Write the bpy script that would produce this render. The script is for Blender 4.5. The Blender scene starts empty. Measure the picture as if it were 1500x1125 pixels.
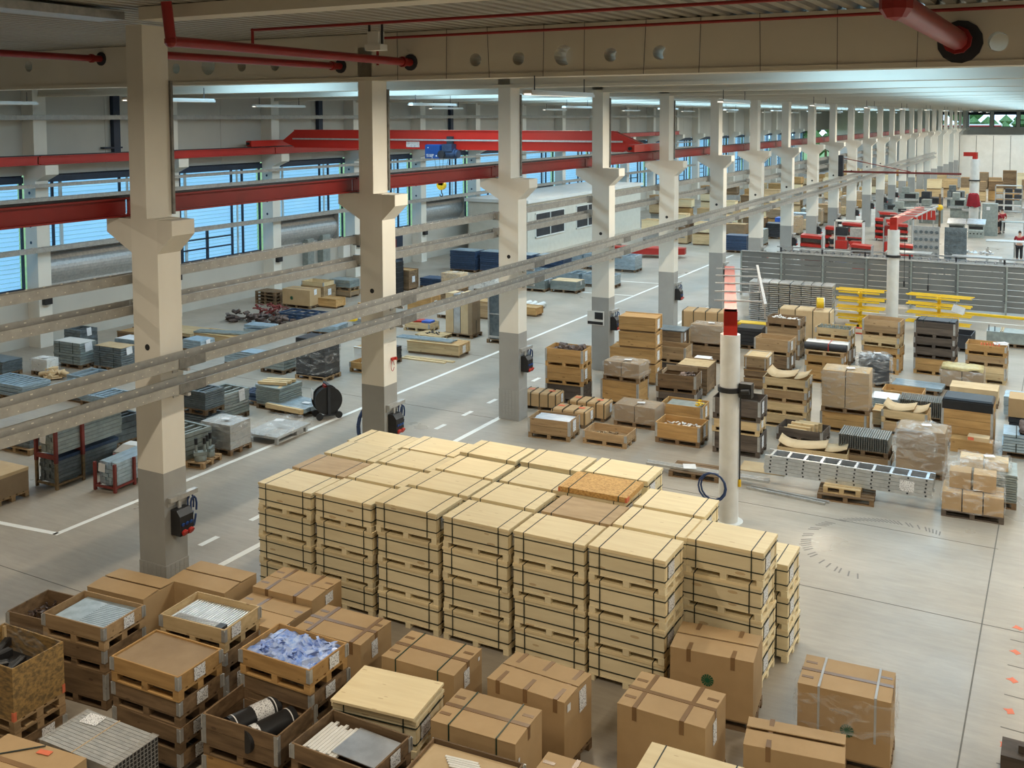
import bpy, math, random
from mathutils import Matrix, Vector

random.seed(7)
SC = bpy.context.scene
COL = SC.collection

# ------------------------------------------------------------------ camera, sky, lights, exposure
CAM_H = 8.55
cd = bpy.data.cameras.new('camera')
cam = bpy.data.objects.new('camera', cd)
COL.objects.link(cam)
cd.sensor_fit = 'HORIZONTAL'
cd.sensor_width = 36.0
cd.lens = 36.0 * 1498.1 / 1500.0
cd.shift_x = 0.0
cd.shift_y = -(562.5 - 272.6) / 1500.0
cd.clip_end = 600
_R = ((0.8782, 0.0293, -0.4774), (0.4782, -0.0602, 0.8762), (-0.0031, -0.9978, -0.0668))
_f = Vector((_R[0][2], _R[1][2], _R[2][2])).normalized()
_r = Vector((_R[0][0], _R[1][0], _R[2][0]))
_r = (_r - _f * _r.dot(_f)).normalized()
_u = _r.cross(_f)
cam.matrix_world = Matrix(((_r.x, _u.x, -_f.x, 0), (_r.y, _u.y, -_f.y, 0), (_r.z, _u.z, -_f.z, CAM_H), (0, 0, 0, 1)))
SC.camera = cam

SC.view_settings.view_transform = 'Standard'
SC.view_settings.look = 'None'
SC.view_settings.gamma = 1.0
SC.view_settings.use_curve_mapping = False
SC.view_settings.exposure = 0.0
SC.cycles.use_denoising = True
SC.cycles.max_bounces = 6
SC.cycles.diffuse_bounces = 3
SC.cycles.glossy_bounces = 3
SC.cycles.transparent_max_bounces = 10
SC.cycles.sample_clamp_indirect = 6.0

world = bpy.data.worlds.new('world')
SC.world = world
world.use_nodes = True
wn = world.node_tree.nodes
wl = world.node_tree.links
wn.clear()
w_out = wn.new('ShaderNodeOutputWorld')
w_bg = wn.new('ShaderNodeBackground')
w_bg.inputs['Color'].default_value = (0.60, 0.81, 1.0, 1)
w_bg.inputs['Strength'].default_value = 2.9
wl.new(w_bg.outputs[0], w_out.inputs[0])

LAMP_W = 400.0
SKY_E = 6.5
BAY = 6.407
CX0, CX1 = -14.03, -13.41
CY1 = 12.147
GB = 9.375          # underside of the girders
DECK = 10.42
XL, XR = -34.2, 27.0
YB, YE = -10.0, 154.0
LAMPS = []          # (x, y) centre of each hanging strip light
def area(name, x, y, z, sx, sy, power, col):
    ld = bpy.data.lights.new(name, 'AREA')
    ld.shape = 'RECTANGLE'
    ld.size, ld.size_y = sx, sy
    ld.energy = power
    ld.color = col
    lo = bpy.data.objects.new(name, ld)
    lo.location = (x, y, z)
    COL.objects.link(lo)
    return lo
for lx in (-28.5, -21.0, -9.5, 0.5, 10.5, 20.5):
    for j in range(13):
        ly = -6.0 + 12.8 * j
        LAMPS.append((lx, ly))
        area('lamp_light', lx, ly, 8.98, 0.3, 3.0, LAMP_W * {-28.5: .4, -21.0: .7}.get(lx, 1.12) * (0.4 if j == 0 else .85 if j == 1 else 1.0), (1.0, 0.88, 0.70))

# ------------------------------------------------------------------ mesh building
class MB:
    def __init__(s):
        s.v, s.f, s.m, s.s = [], [], [], []
    def add(s, vs, fs, mi=0, smooth=False, M=None):
        b = len(s.v)
        for p in vs:
            s.v.append(tuple(M @ Vector(p)) if M is not None else tuple(p))
        for f in fs:
            s.f.append([b + i for i in f]); s.m.append(mi); s.s.append(smooth)
        return s
    def box(s, x0, y0, z0, x1, y1, z1, mi=0, M=None):
        return s.add([(x0, y0, z0), (x1, y0, z0), (x1, y1, z0), (x0, y1, z0), (x0, y0, z1), (x1, y0, z1), (x1, y1, z1), (x0, y1, z1)],
                     [(0, 3, 2, 1), (4, 5, 6, 7), (0, 1, 5, 4), (1, 2, 6, 5), (2, 3, 7, 6), (3, 0, 4, 7)], mi, False, M)
    def bev(s, x0, y0, z0, x1, y1, z1, b=.01, mi=0, M=None):
        # box with chamfered top edges
        return s.add([(x0, y0, z0), (x1, y0, z0), (x1, y1, z0), (x0, y1, z0),
                      (x0, y0, z1 - b), (x1, y0, z1 - b), (x1, y1, z1 - b), (x0, y1, z1 - b),
                      (x0 + b, y0 + b, z1), (x1 - b, y0 + b, z1), (x1 - b, y1 - b, z1), (x0 + b, y1 - b, z1)],
                     [(0, 3, 2, 1), (8, 9, 10, 11), (0, 1, 5, 4), (1, 2, 6, 5), (2, 3, 7, 6), (3, 0, 4, 7),
                      (4, 5, 9, 8), (5, 6, 10, 9), (6, 7, 11, 10), (7, 4, 8, 11)], mi, False, M)
    def cyl(s, p, q, r, n=10, mi=0, r2=None, caps=True, smooth=True, M=None):
        p, q = Vector(p), Vector(q)
        d = (q - p).normalized()
        a = d.orthogonal().normalized(); b = d.cross(a)
        r2 = r if r2 is None else r2
        vs = []
        for c, rr in ((p, r), (q, r2)):
            for i in range(n):
                t = 2 * math.pi * i / n
                vs.append(c + (a * math.cos(t) + b * math.sin(t)) * rr)
        s.add(vs, [(i, (i + 1) % n, n + (i + 1) % n, n + i) for i in range(n)], mi, smooth, M)
        if caps:
            s.add(vs, [tuple(range(n))[::-1], tuple(range(n, 2 * n))], mi, False, M)
        return s
    def tube(s, pts, r, n=6, mi=0, closed=False, M=None):
        k = len(pts)
        for i in range(k if closed else k - 1):
            s.cyl(pts[i], pts[(i + 1) % k], r, n, mi, None, True, True, M)
        return s
    def prism(s, prof, axis, a0, a1, mi=0, caps=True, closed=True, M=None):
        # prof: 2D points; axis 'x': prof=(y,z); 'y': prof=(x,z); 'z': prof=(x,y)
        n = len(prof)
        def P(u, a):
            return {'x': (a, u[0], u[1]), 'y': (u[0], a, u[1]), 'z': (u[0], u[1], a)}[axis]
        vs = [P(u, a0) for u in prof] + [P(u, a1) for u in prof]
        s.add(vs, [(i, (i + 1) % n, n + (i + 1) % n, n + i) for i in range(n if closed else n - 1)], mi, False, M)
        if caps and closed:
            s.add(vs, [tuple(range(n))[::-1], tuple(range(n, 2 * n))], mi, False, M)
        return s
    def mesh(s, name, mats):
        me = bpy.data.meshes.new(name)
        me.from_pydata(s.v, [], s.f)
        for m in (mats if isinstance(mats, (list, tuple)) else [mats]):
            me.materials.append(m)
        me.polygons.foreach_set('material_index', s.m)
        me.polygons.foreach_set('use_smooth', s.s)
        me.update()
        return me

_cache = {}
def CM(key, fn, mats):
    """cached mesh: built once per key"""
    k = (key, tuple(m.name for m in mats) if isinstance(mats, (list, tuple)) else mats.name)
    if k not in _cache:
        _cache[k] = fn().mesh(str(key if isinstance(key, str) else key[0]), mats)
    return _cache[k]

def obj(name, me, parent=None, loc=(0, 0, 0), rz=0.0, rot=None):
    o = bpy.data.objects.new(name, me)
    COL.objects.link(o)
    if parent is not None:
        o.parent = parent
    o.location = loc
    o.rotation_euler = rot if rot else (0, 0, rz)
    return o
def tag(o, label, cat, group=None, kind=None):
    o['label'] = label
    o['category'] = cat
    if group: o['group'] = group
    if kind: o['kind'] = kind
    return o
def thing(name, label, cat, loc=(0, 0, 0), rz=0.0, group=None, kind=None):
    o = bpy.data.objects.new(name, None)
    o.empty_display_size = .1
    COL.objects.link(o)
    o.location = loc
    o.rotation_euler = (0, 0, rz)
    return tag(o, label, cat, group, kind)
def solo(name, mb, mats, label, cat, loc=(0, 0, 0), rz=0.0, group=None, kind=None):
    return tag(obj(name, mb.mesh(name, mats), None, loc, rz), label, cat, group, kind)
KIDS = {}
def dup(root, loc, rz, label, group=None, name=None):
    def cp(o, par):
        c = o.copy(); COL.objects.link(c)
        if par is not None: c.parent = par
        for ch in o.children: cp(ch, c)
        return c
    r = cp(root, None)
    r.location = loc; r.rotation_euler = (0, 0, rz)
    r['label'] = label
    if group: r['group'] = group
    return r
D = math.radians
ORD = ['zeroth', 'first', 'second', 'third', 'fourth', 'fifth', 'sixth', 'seventh', 'eighth', 'ninth', 'tenth', 'eleventh', 'twelfth', 'thirteenth',
       'fourteenth', 'fifteenth', 'sixteenth', 'seventeenth', 'eighteenth', 'nineteenth', 'twentieth', 'twenty-first', 'twenty-second', 'twenty-third',
       'twenty-fourth', 'twenty-fifth', 'twenty-sixth', 'twenty-seventh']

# ------------------------------------------------------------------ materials
def mat(name, c1, c2=None, rough=.6, metal=0.0, scale=(3, 3, 3), detail=4.0, lo=.35, hi=.65, rnd=.12, bump=0.0, spec=.4,
        fine=None, coat=0.0, trans=0.0, emis=None, estr=1.0, alpha=1.0, knots=None, bands=None):
    m = bpy.data.materials.new(name)
    m.use_nodes = True
    N, L = m.node_tree.nodes, m.node_tree.links
    bs = N['Principled BSDF']
    bs.inputs['Roughness'].default_value = rough
    bs.inputs['Metallic'].default_value = metal
    bs.inputs['Specular IOR Level'].default_value = spec
    if coat: bs.inputs['Coat Weight'].default_value = coat; bs.inputs['Coat Roughness'].default_value = .15
    c2 = c2 or tuple(v * .8 for v in c1)
    tc = N.new('ShaderNodeTexCoord'); oi = N.new('ShaderNodeObjectInfo')
    va = N.new('ShaderNodeVectorMath'); va.operation = 'SCALE'; va.inputs[0].default_value = (17.3, 31.1, 23.7)
    L.new(oi.outputs['Random'], va.inputs['Scale'])
    vb = N.new('ShaderNodeVectorMath'); vb.operation = 'ADD'
    L.new(tc.outputs['Object'], vb.inputs[0]); L.new(va.outputs[0], vb.inputs[1])
    mp = N.new('ShaderNodeMapping'); mp.inputs['Scale'].default_value = scale
    L.new(vb.outputs[0], mp.inputs['Vector'])
    nz = N.new('ShaderNodeTexNoise'); nz.inputs['Scale'].default_value = 1.0; nz.inputs['Detail'].default_value = detail
    nz.inputs['Roughness'].default_value = .6
    L.new(mp.outputs[0], nz.inputs['Vector'])
    cr = N.new('ShaderNodeValToRGB')
    cr.color_ramp.elements[0].position = lo; cr.color_ramp.elements[1].position = hi
    cr.color_ramp.elements[0].color = (*c2, 1); cr.color_ramp.elements[1].color = (*c1, 1)
    L.new(nz.outputs['Fac'], cr.inputs['Fac'])
    colr = cr.outputs['Color']
    if bands:  # printed / strapped bands across one axis: (axis, scale, width, colour)
        ax, bsca, bw, bc = bands
        sp = N.new('ShaderNodeSeparateXYZ'); L.new(tc.outputs['Object'], sp.inputs[0])
        mm = N.new('ShaderNodeMath'); mm.operation = 'MULTIPLY'; mm.inputs[1].default_value = bsca; L.new(sp.outputs[ax], mm.inputs[0])
        fr = N.new('ShaderNodeMath'); fr.operation = 'FRACT'; L.new(mm.outputs[0], fr.inputs[0])
        lt = N.new('ShaderNodeMath'); lt.operation = 'LESS_THAN'; lt.inputs[1].default_value = bw; L.new(fr.outputs[0], lt.inputs[0])
        mx = N.new('ShaderNodeMix'); mx.data_type = 'RGBA'
        L.new(lt.outputs[0], mx.inputs['Factor']); L.new(colr, mx.inputs[6]); mx.inputs[7].default_value = (*bc, 1)
        colr = mx.outputs[2]
    if knots:
        vo = N.new('ShaderNodeTexVoronoi'); vo.inputs['Scale'].default_value = 1.0
        mk = N.new('ShaderNodeMapping'); mk.inputs['Scale'].default_value = knots[0]; L.new(vb.outputs[0], mk.inputs['Vector']); L.new(mk.outputs[0], vo.inputs['Vector'])
        lt = N.new('ShaderNodeMath'); lt.operation = 'LESS_THAN'; lt.inputs[1].default_value = knots[1]; L.new(vo.outputs['Distance'], lt.inputs[0])
        mx = N.new('ShaderNodeMix'); mx.data_type = 'RGBA'
        mf = N.new('ShaderNodeMath'); mf.operation = 'MULTIPLY'; mf.inputs[1].default_value = .6; L.new(lt.outputs[0], mf.inputs[0])
        L.new(mf.outputs[0], mx.inputs['Factor']); L.new(colr, mx.inputs[6]); mx.inputs[7].default_value = (*knots[2], 1)
        colr = mx.outputs[2]
    if rnd:
        hs = N.new('ShaderNodeHueSaturation')
        mr = N.new('ShaderNodeMapRange'); mr.inputs['To Min'].default_value = 1 - rnd; mr.inputs['To Max'].default_value = 1 + rnd
        L.new(oi.outputs['Random'], mr.inputs['Value']); L.new(mr.outputs[0], hs.inputs['Value']); L.new(colr, hs.inputs['Color'])
        colr = hs.outputs['Color']
    L.new(colr, bs.inputs['Base Color'])
    if bump:
        bp = N.new('ShaderNodeBump'); bp.inputs['Strength'].default_value = bump; bp.inputs['Distance'].default_value = .02
        L.new(nz.outputs['Fac'], bp.inputs['Height']); L.new(bp.outputs[0], bs.inputs['Normal'])
    if emis:
        bs.inputs['Emission Color'].default_value = (*emis, 1); bs.inputs['Emission Strength'].default_value = estr
    if trans:
        bs.inputs['Transmission Weight'].default_value = trans
    if alpha < 1:
        bs.inputs['Alpha'].default_value = alpha
    return m

def film_mat(name, tint, a0, a1):
    """crumpled clear stretch film: mostly see-through, with glossy white creases"""
    m = bpy.data.materials.new(name); m.use_nodes = True
    N, L = m.node_tree.nodes, m.node_tree.links
    N.clear()
    out = N.new('ShaderNodeOutputMaterial'); mix = N.new('ShaderNodeMixShader'); tr = N.new('ShaderNodeBsdfTransparent')
    bs = N.new('ShaderNodeBsdfPrincipled'); bs.inputs['Base Color'].default_value = (*tint, 1); bs.inputs['Roughness'].default_value = .22
    tc = N.new('ShaderNodeTexCoord'); mp = N.new('ShaderNodeMapping'); mp.inputs['Scale'].default_value = (2.2, 2.2, 5); L.new(tc.outputs['Object'], mp.inputs['Vector'])
    nz = N.new('ShaderNodeTexNoise'); nz.inputs['Scale'].default_value = 1.0; nz.inputs['Detail'].default_value = 6; nz.inputs['Distortion'].default_value = 1.6; L.new(mp.outputs[0], nz.inputs['Vector'])
    mr = N.new('ShaderNodeMapRange'); mr.inputs['From Min'].default_value = .48; mr.inputs['From Max'].default_value = .78
    mr.inputs['To Min'].default_value = a0; mr.inputs['To Max'].default_value = a1
    L.new(nz.outputs['Fac'], mr.inputs['Value']); L.new(mr.outputs[0], mix.inputs['Fac'])
    bp = N.new('ShaderNodeBump'); bp.inputs['Strength'].default_value = .5; bp.inputs['Distance'].default_value = .05; L.new(nz.outputs['Fac'], bp.inputs['Height']); L.new(bp.outputs[0], bs.inputs['Normal'])
    L.new(tr.outputs[0], mix.inputs[1]); L.new(bs.outputs[0], mix.inputs[2]); L.new(mix.outputs[0], out.inputs[0])
    return m

def glass_mat(name):
    m = bpy.data.materials.new(name); m.use_nodes = True
    N, L = m.node_tree.nodes, m.node_tree.links
    N.clear()
    out = N.new('ShaderNodeOutputMaterial'); mix = N.new('ShaderNodeMixShader'); tr = N.new('ShaderNodeBsdfTransparent'); gl = N.new('ShaderNodeBsdfGlossy')
    tr.inputs['Color'].default_value = (.92, .97, 1, 1); gl.inputs['Roughness'].default_value = .03
    lw = N.new('ShaderNodeLayerWeight'); lw.inputs['Blend'].default_value = .5
    pw = N.new('ShaderNodeMath'); pw.operation = 'POWER'; pw.inputs[1].default_value = 5; L.new(lw.outputs['Facing'], pw.inputs[0])
    fr = N.new('ShaderNodeMath'); fr.operation = 'MULTIPLY_ADD'; fr.inputs[1].default_value = .4; fr.inputs[2].default_value = .03; L.new(pw.outputs[0], fr.inputs[0])
    L.new(fr.outputs[0], mix.inputs['Fac']); L.new(tr.outputs[0], mix.inputs[1]); L.new(gl.outputs[0], mix.inputs[2]); L.new(mix.outputs[0], out.inputs[0])
    return m

def translucent_mat(name, c):
    m = bpy.data.materials.new(name); m.use_nodes = True
    N, L = m.node_tree.nodes, m.node_tree.links
    N.clear()
    out = N.new('ShaderNodeOutputMaterial'); mix = N.new('ShaderNodeMixShader'); mix.inputs['Fac'].default_value = .75
    df = N.new('ShaderNodeBsdfDiffuse'); df.inputs['Color'].default_value = (*c, 1); tl = N.new('ShaderNodeBsdfTranslucent'); tl.inputs['Color'].default_value = (*c, 1)
    L.new(df.outputs[0], mix.inputs[1]); L.new(tl.outputs[0], mix.inputs[2]); L.new(mix.outputs[0], out.inputs[0])
    return m

def concrete_floor():
    m = mat('floor_concrete', (.40, .352, .285), (.30, .265, .215), rough=.42, scale=(.55, .55, .55), detail=8, lo=.3, hi=.7, rnd=0, spec=.45)
    N, L = m.node_tree.nodes, m.node_tree.links
    bs = N['Principled BSDF']
    tc = N.new('ShaderNodeTexCoord')
    nz = N.new('ShaderNodeTexNoise'); nz.inputs['Scale'].default_value = .35; nz.inputs['Detail'].default_value = 5; L.new(tc.outputs['Object'], nz.inputs['Vector'])
    mr = N.new('ShaderNodeMapRange'); mr.inputs['From Min'].default_value = .3; mr.inputs['From Max'].default_value = .7
    mr.inputs['To Min'].default_value = .26; mr.inputs['To Max'].default_value = .5
    L.new(nz.outputs['Fac'], mr.inputs['Value']); L.new(mr.outputs[0], bs.inputs['Roughness'])
    # scratches and scuffs stretched along the traffic directions
    src = bs.inputs['Base Color'].links[0].from_socket
    mp = N.new('ShaderNodeMapping'); mp.inputs['Scale'].default_value = (.9, 6, 1); mp.inputs['Rotation'].default_value = (0, 0, .35); L.new(tc.outputs['Object'], mp.inputs['Vector'])
    n2 = N.new('ShaderNodeTexNoise'); n2.inputs['Scale'].default_value = 1.4; n2.inputs['Detail'].default_value = 9; n2.inputs['Roughness'].default_value = .75; L.new(mp.outputs[0], n2.inputs['Vector'])
    m2 = N.new('ShaderNodeMapRange'); m2.inputs['From Min'].default_value = .35; m2.inputs['From Max'].default_value = .7; m2.inputs['To Min'].default_value = .88; m2.inputs['To Max'].default_value = 1.08
    L.new(n2.outputs['Fac'], m2.inputs['Value'])
    mu = N.new('ShaderNodeMix'); mu.data_type = 'RGBA'; mu.blend_type = 'MULTIPLY'; mu.inputs['Factor'].default_value = 1
    L.new(src, mu.inputs[6]); L.new(m2.outputs[0], mu.inputs[7]); L.new(mu.outputs[2], bs.inputs['Base Color'])
    return m

def paper_mat(name, ink=(.12, .12, .14), sx=34.0, sz=26.0):
    """printed sheet: rows of small dark print on white"""
    m = bpy.data.materials.new(name); m.use_nodes = True
    N, L = m.node_tree.nodes, m.node_tree.links
    bs = N['Principled BSDF']; bs.inputs['Roughness'].default_value = .5
    tc = N.new('ShaderNodeTexCoord'); mp = N.new('ShaderNodeMapping'); mp.inputs['Scale'].default_value = (sx * 2, sx * 2, sz * 2.2); L.new(tc.outputs['Object'], mp.inputs['Vector'])
    nz = N.new('ShaderNodeTexNoise'); nz.inputs['Scale'].default_value = 1; nz.inputs['Detail'].default_value = 1; L.new(mp.outputs[0], nz.inputs['Vector'])
    cr = N.new('ShaderNodeValToRGB'); cr.color_ramp.elements[0].position = .36; cr.color_ramp.elements[1].position = .44
    cr.color_ramp.elements[0].color = (*ink, 1); cr.color_ramp.elements[1].color = (.78, .79, .80, 1)
    L.new(nz.outputs['Fac'], cr.inputs['Fac']); L.new(cr.outputs[0], bs.inputs['Base Color'])
    return m

M = {}
M['floor'] = concrete_floor()
M['paint'] = mat('line_paint', (.78, .77, .72), (.62, .61, .56), rough=.5, scale=(2, 2, 2), detail=8, lo=.25, hi=.5, rnd=0)
M['joint'] = mat('joint_sealant', (.16, .15, .13), rough=.8, rnd=0)
M['skid'] = mat('rubber_skid', (.21, .19, .165), (.17, .155, .135), rough=.5, rnd=.1)
M['orange'] = mat('orange_spray_paint', (.75, .17, .08), (.6, .16, .08), rough=.6, scale=(9, 9, 9), rnd=0)
M['green_p'] = mat('green_spray_paint', (.04, .28, .17), rough=.6, rnd=0)
M['cream'] = mat('cream_concrete_paint', (.74, .71, .63), (.69, .66, .58), rough=.6, scale=(.8, .8, .5), detail=5, rnd=.02)
M['grey_base'] = mat('grey_base_paint', (.34, .34, .32), (.30, .30, .285), rough=.5, scale=(.9, .9, .9), rnd=.02)
M['girder'] = mat('girder_concrete', (.68, .635, .53), (.63, .585, .485), rough=.7, scale=(.4, .4, .4), detail=5, rnd=.02)
M['deck'] = mat('roof_deck_sheet', (.36, .335, .28), (.31, .29, .24), rough=.55, scale=(.5, .2, 1), rnd=0)
M['wall'] = mat('wall_panel_white', (.50, .48, .42), (.46, .44, .385), rough=.6, scale=(.5, .5, .3), rnd=.02)
M['white'] = mat('white_paint', (.74, .73, .68), (.68, .67, .62), rough=.45, scale=(1, 1, 1), rnd=.02)
M['office'] = mat('office_wall_paint', (.66, .63, .54), (.62, .59, .5), rough=.6, rnd=0)
M['galv'] = mat('galvanised_steel', (.50, .50, .48), (.38, .385, .38), rough=.45, metal=.45, scale=(9, 9, 9), detail=5, rnd=.05)
M['tray'] = mat('tray_galvanised', (.40, .39, .36), (.32, .315, .29), rough=.5, metal=.55, scale=(5, 5, 5), rnd=.03)
M['tray_in'] = mat('tray_inner_steel', (.22, .215, .20), (.15, .15, .14), rough=.55, metal=.5, scale=(5, 9, 9), rnd=.03)
M['alu'] = mat('bright_aluminium', (.66, .68, .70), (.52, .54, .56), rough=.32, metal=.8, scale=(4, 4, 4), rnd=.06)
M['steel_b'] = mat('bluish_zinc_steel', (.46, .56, .62), (.33, .42, .48), rough=.35, metal=.55, scale=(6, 6, 6), rnd=.12)
M['steel_d'] = mat('dark_zinc_steel', (.20, .235, .25), (.13, .155, .17), rough=.4, metal=.55, scale=(6, 6, 6), rnd=.15)
M['steel_g'] = mat('grey_green_steel', (.33, .37, .35), (.25, .285, .275), rough=.45, metal=.4, scale=(6, 6, 6), rnd=.1)
M['mesh_g'] = mat('grating_steel', (.30, .295, .265), (.2, .195, .175), rough=.5, metal=.4, scale=(14, 14, 14), rnd=.08)
M['red'] = mat('red_enamel', (.46, .026, .018), (.40, .022, .015), rough=.35, scale=(1, 1, 1), rnd=0, spec=.5)
M['crane'] = mat('crane_red_enamel', (.50, .022, .013), (.45, .02, .012), rough=.32, scale=(1, 1, 1), rnd=0, spec=.5)
M['red_dk'] = mat('dark_red_enamel', (.26, .018, .016), (.21, .016, .014), rough=.4, scale=(1, 1, 1), rnd=0)
M['pipe'] = mat('sprinkler_red', (.30, .02, .018), (.26, .018, .016), rough=.35, rnd=.05)
M['oxide'] = mat('oxide_red_steel', (.20, .035, .028), (.15, .03, .025), rough=.6, rnd=.1)
M['yellow'] = mat('yellow_enamel', (.80, .52, .02), (.7, .45, .02), rough=.4, rnd=.04)
M['blue'] = mat('hoist_blue', (.015, .075, .28), (.012, .06, .23), rough=.35, rnd=0)
M['bluep'] = mat('blue_plastic', (.05, .14, .55), rough=.3, rnd=.05)
M['navy'] = mat('window_frame_navy', (.018, .032, .06), rough=.45, rnd=0)
M['black'] = mat('black_plastic', (.014, .014, .015), (.022, .022, .024), rough=.45, rnd=.1)
M['dark'] = mat('dark_steel', (.045, .048, .055), (.03, .032, .038), rough=.5, metal=.3, rnd=.15)
M['darkblue'] = mat('dark_blue_steel', (.05, .085, .16), (.035, .06, .11), rough=.4, metal=.3, scale=(7, 7, 7), rnd=.2)
M['rubber'] = mat('cable_rubber', (.03, .06, .16), rough=.5, rnd=.1)
M['crate'] = mat('pale_plywood', (.82, .72, .48), (.73, .62, .40), rough=.6, scale=(1.3, 9, 9), detail=7, lo=.3, hi=.7, rnd=.07, knots=((1.5, 5, 5), .12, (.46, .29, .13)))
M['cratelid'] = mat('pale_plywood_lid', (.83, .70, .44), (.74, .595, .35), rough=.6, scale=(1.1, 13, 9), detail=8, lo=.3, hi=.72, rnd=.09, knots=((2.0, 8, 5), .09, (.5, .34, .16)))
M['cratebrown'] = mat('brown_board_lid', (.52, .37, .21), (.43, .30, .165), rough=.65, scale=(2, 8, 8), detail=8, rnd=.03)
M['osb'] = mat('oriented_strand_board', (.66, .40, .14), (.42, .22, .065), rough=.6, scale=(26, 38, 30), detail=3, lo=.35, hi=.6, rnd=.03)
M['osb2'] = mat('weathered_strand_board', (.36, .22, .075), (.15, .10, .045), rough=.65, scale=(7, 17, 22), detail=5, lo=.38, hi=.6, rnd=.03)
M['wood'] = mat('pallet_wood', (.42, .285, .15), (.27, .17, .085), rough=.7, scale=(1.4, 7, 12), detail=7, lo=.3, hi=.7, rnd=.22, knots=((2.4, 6, 6), .11, (.12, .065, .03)))
M['woodl'] = mat('light_pine', (.60, .45, .25), (.46, .33, .17), rough=.65, scale=(1.4, 7, 12), detail=7, rnd=.12, knots=((2.4, 6, 6), .1, (.24, .13, .05)))
M['woodo'] = mat('orange_pine', (.50, .30, .115), (.37, .21, .075), rough=.65, scale=(1.4, 7, 12), detail=7, rnd=.12, knots=((2.4, 6, 6), .12, (.15, .07, .025)))
M['woodd'] = mat('dark_weathered_wood', (.115, .09, .07), (.065, .05, .04), rough=.75, scale=(1.4, 7, 12), detail=7, rnd=.25)
M['woodb'] = mat('brown_weathered_wood', (.235, .15, .078), (.13, .08, .042), rough=.75, scale=(1.4, 7, 12), detail=7, rnd=.22, knots=((2.4, 6, 6), .11, (.06, .035, .02)))
M['card'] = mat('corrugated_cardboard', (.46, .31, .16), (.40, .265, .13), rough=.75, scale=(2, 2, 2), detail=6, lo=.3, hi=.7, rnd=.08)
M['cardl'] = mat('light_cardboard', (.58, .43, .25), (.5, .36, .2), rough=.75, scale=(2, 2, 2), detail=6, rnd=.08)
M['cardg'] = mat('grey_brown_cardboard', (.315, .225, .135), (.26, .18, .105), rough=.75, scale=(2, 2, 2), detail=6, rnd=.1)
M['tape'] = mat('brown_packing_tape', (.235, .135, .062), (.2, .115, .052), rough=.28, rnd=.1)
M['strap'] = mat('black_strapping', (.012, .022, .016), rough=.4, rnd=0)
M['strapg'] = mat('dark_green_strapping', (.012, .05, .032), rough=.35, rnd=0)
M['strapw'] = mat('grey_strapping', (.45, .46, .46), rough=.4, rnd=0)
M['paper'] = paper_mat('printed_label_sheet')
M['paperw'] = mat('white_paper', (.80, .80, .80), rough=.5, rnd=.03)
M['emblem'] = mat('green_print', (.012, .10, .045), rough=.6, rnd=0)
M['film'] = film_mat('stretch_film', (.80, .80, .78), .05, .62)
M['film2'] = film_mat('tight_stretch_film', (.62, .59, .54), .10, .55)
M['bluefilm'] = mat('blue_film_bag', (.16, .30, .78), (.50, .62, .92), rough=.22, scale=(9, 9, 9), detail=5, lo=.42, hi=.66, rnd=.05, bump=.6, spec=.6)
M['glass'] = glass_mat('window_glass')
M['louvre'] = translucent_mat('louvre_blind_slat', (.66, .82, .93))
M['lamp'] = mat('lamp_diffuser', (.9, .9, .85), rough=.4, rnd=0, emis=(1.0, .93, .80), estr=1.6)
M['sky'] = mat('skylight_dome', (.9, .95, 1), rough=.4, rnd=0, emis=(.42, .74, 1.0), estr=SKY_E)
M['skin'] = mat('skin', (.55, .33, .24), rough=.5, rnd=.05)
M['shirt'] = mat('red_work_shirt', (.33, .018, .028), rough=.8, rnd=.05)
M['pants'] = mat('dark_work_trousers', (.022, .022, .026), rough=.8, rnd=.1)
M['hair'] = mat('brown_hair', (.035, .022, .014), rough=.6, rnd=.2)
M['leaf'] = mat('hedge_leaf', (.09, .19, .05), (.05, .11, .03), rough=.7, scale=(2, 2, 2), rnd=.2)
M['lawn'] = mat('outside_lawn', (.12, .22, .06), (.09, .17, .05), rough=.9, scale=(.5, .5, .5), rnd=0)
M['fence'] = mat('grey_panel_paint', (.155, .162, .155), (.135, .14, .135), rough=.5, scale=(1, 1, 1), rnd=.03)
M['scrap'] = mat('rusty_metal_parts', (.17, .12, .10), (.07, .055, .05), rough=.5, metal=.4, scale=(12, 12, 12), rnd=.15)
M['bronze'] = mat('bronze_parts', (.33, .23, .12), (.2, .14, .08), rough=.4, metal=.5, scale=(12, 12, 12), rnd=.15)
M['whitep'] = mat('white_plastic', (.74, .73, .69), (.66, .65, .61), rough=.35, rnd=.05)
M['jute'] = mat('yellowed_film', (.56, .47, .23), (.42, .34, .17), rough=.4, scale=(6, 6, 6), rnd=0, bump=.5)
# ------------------------------------------------------------------ the setting: floor, roof, walls
def struct(name, mb, m, label, cat, loc=(0, 0, 0)):
    return solo(name, mb, m, label, cat, loc, 0, None, 'structure')
struct('floor', MB().box(XL, YB, -.3, XR, YE, 0), M['floor'], 'smooth grey concrete hall floor with scuffs and faint gloss', 'floor')
def strip(name, x0, y0, x1, y1, w, m, label, cat, z=.004):
    a, b = Vector((x0, y0, 0)), Vector((x1, y1, 0)); d = (b - a).normalized(); n = Vector((-d.y, d.x, 0)) * w / 2
    mb = MB().prism([((a + n).x, (a + n).y), ((a - n).x, (a - n).y), ((b - n).x, (b - n).y), ((b + n).x, (b + n).y)], 'z', .0005, z)
    return struct(name, mb, m, label, cat)
strip('floor_marking', -18.13, 13.52, -18.13, 62, .13, M['paint'], 'long white line on the floor along the stored metal racks', 'floor line')
strip('floor_marking', -18.13, 13.58, -26.5, 12.6, .13, M['paint'], 'white line crossing to the wall, meeting the long aisle line', 'floor line')
strip('floor_marking', -14.06, 13.6, -14.06, 62, .15, M['paint'], 'solid white line on the floor along the concrete columns', 'floor line')
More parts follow.
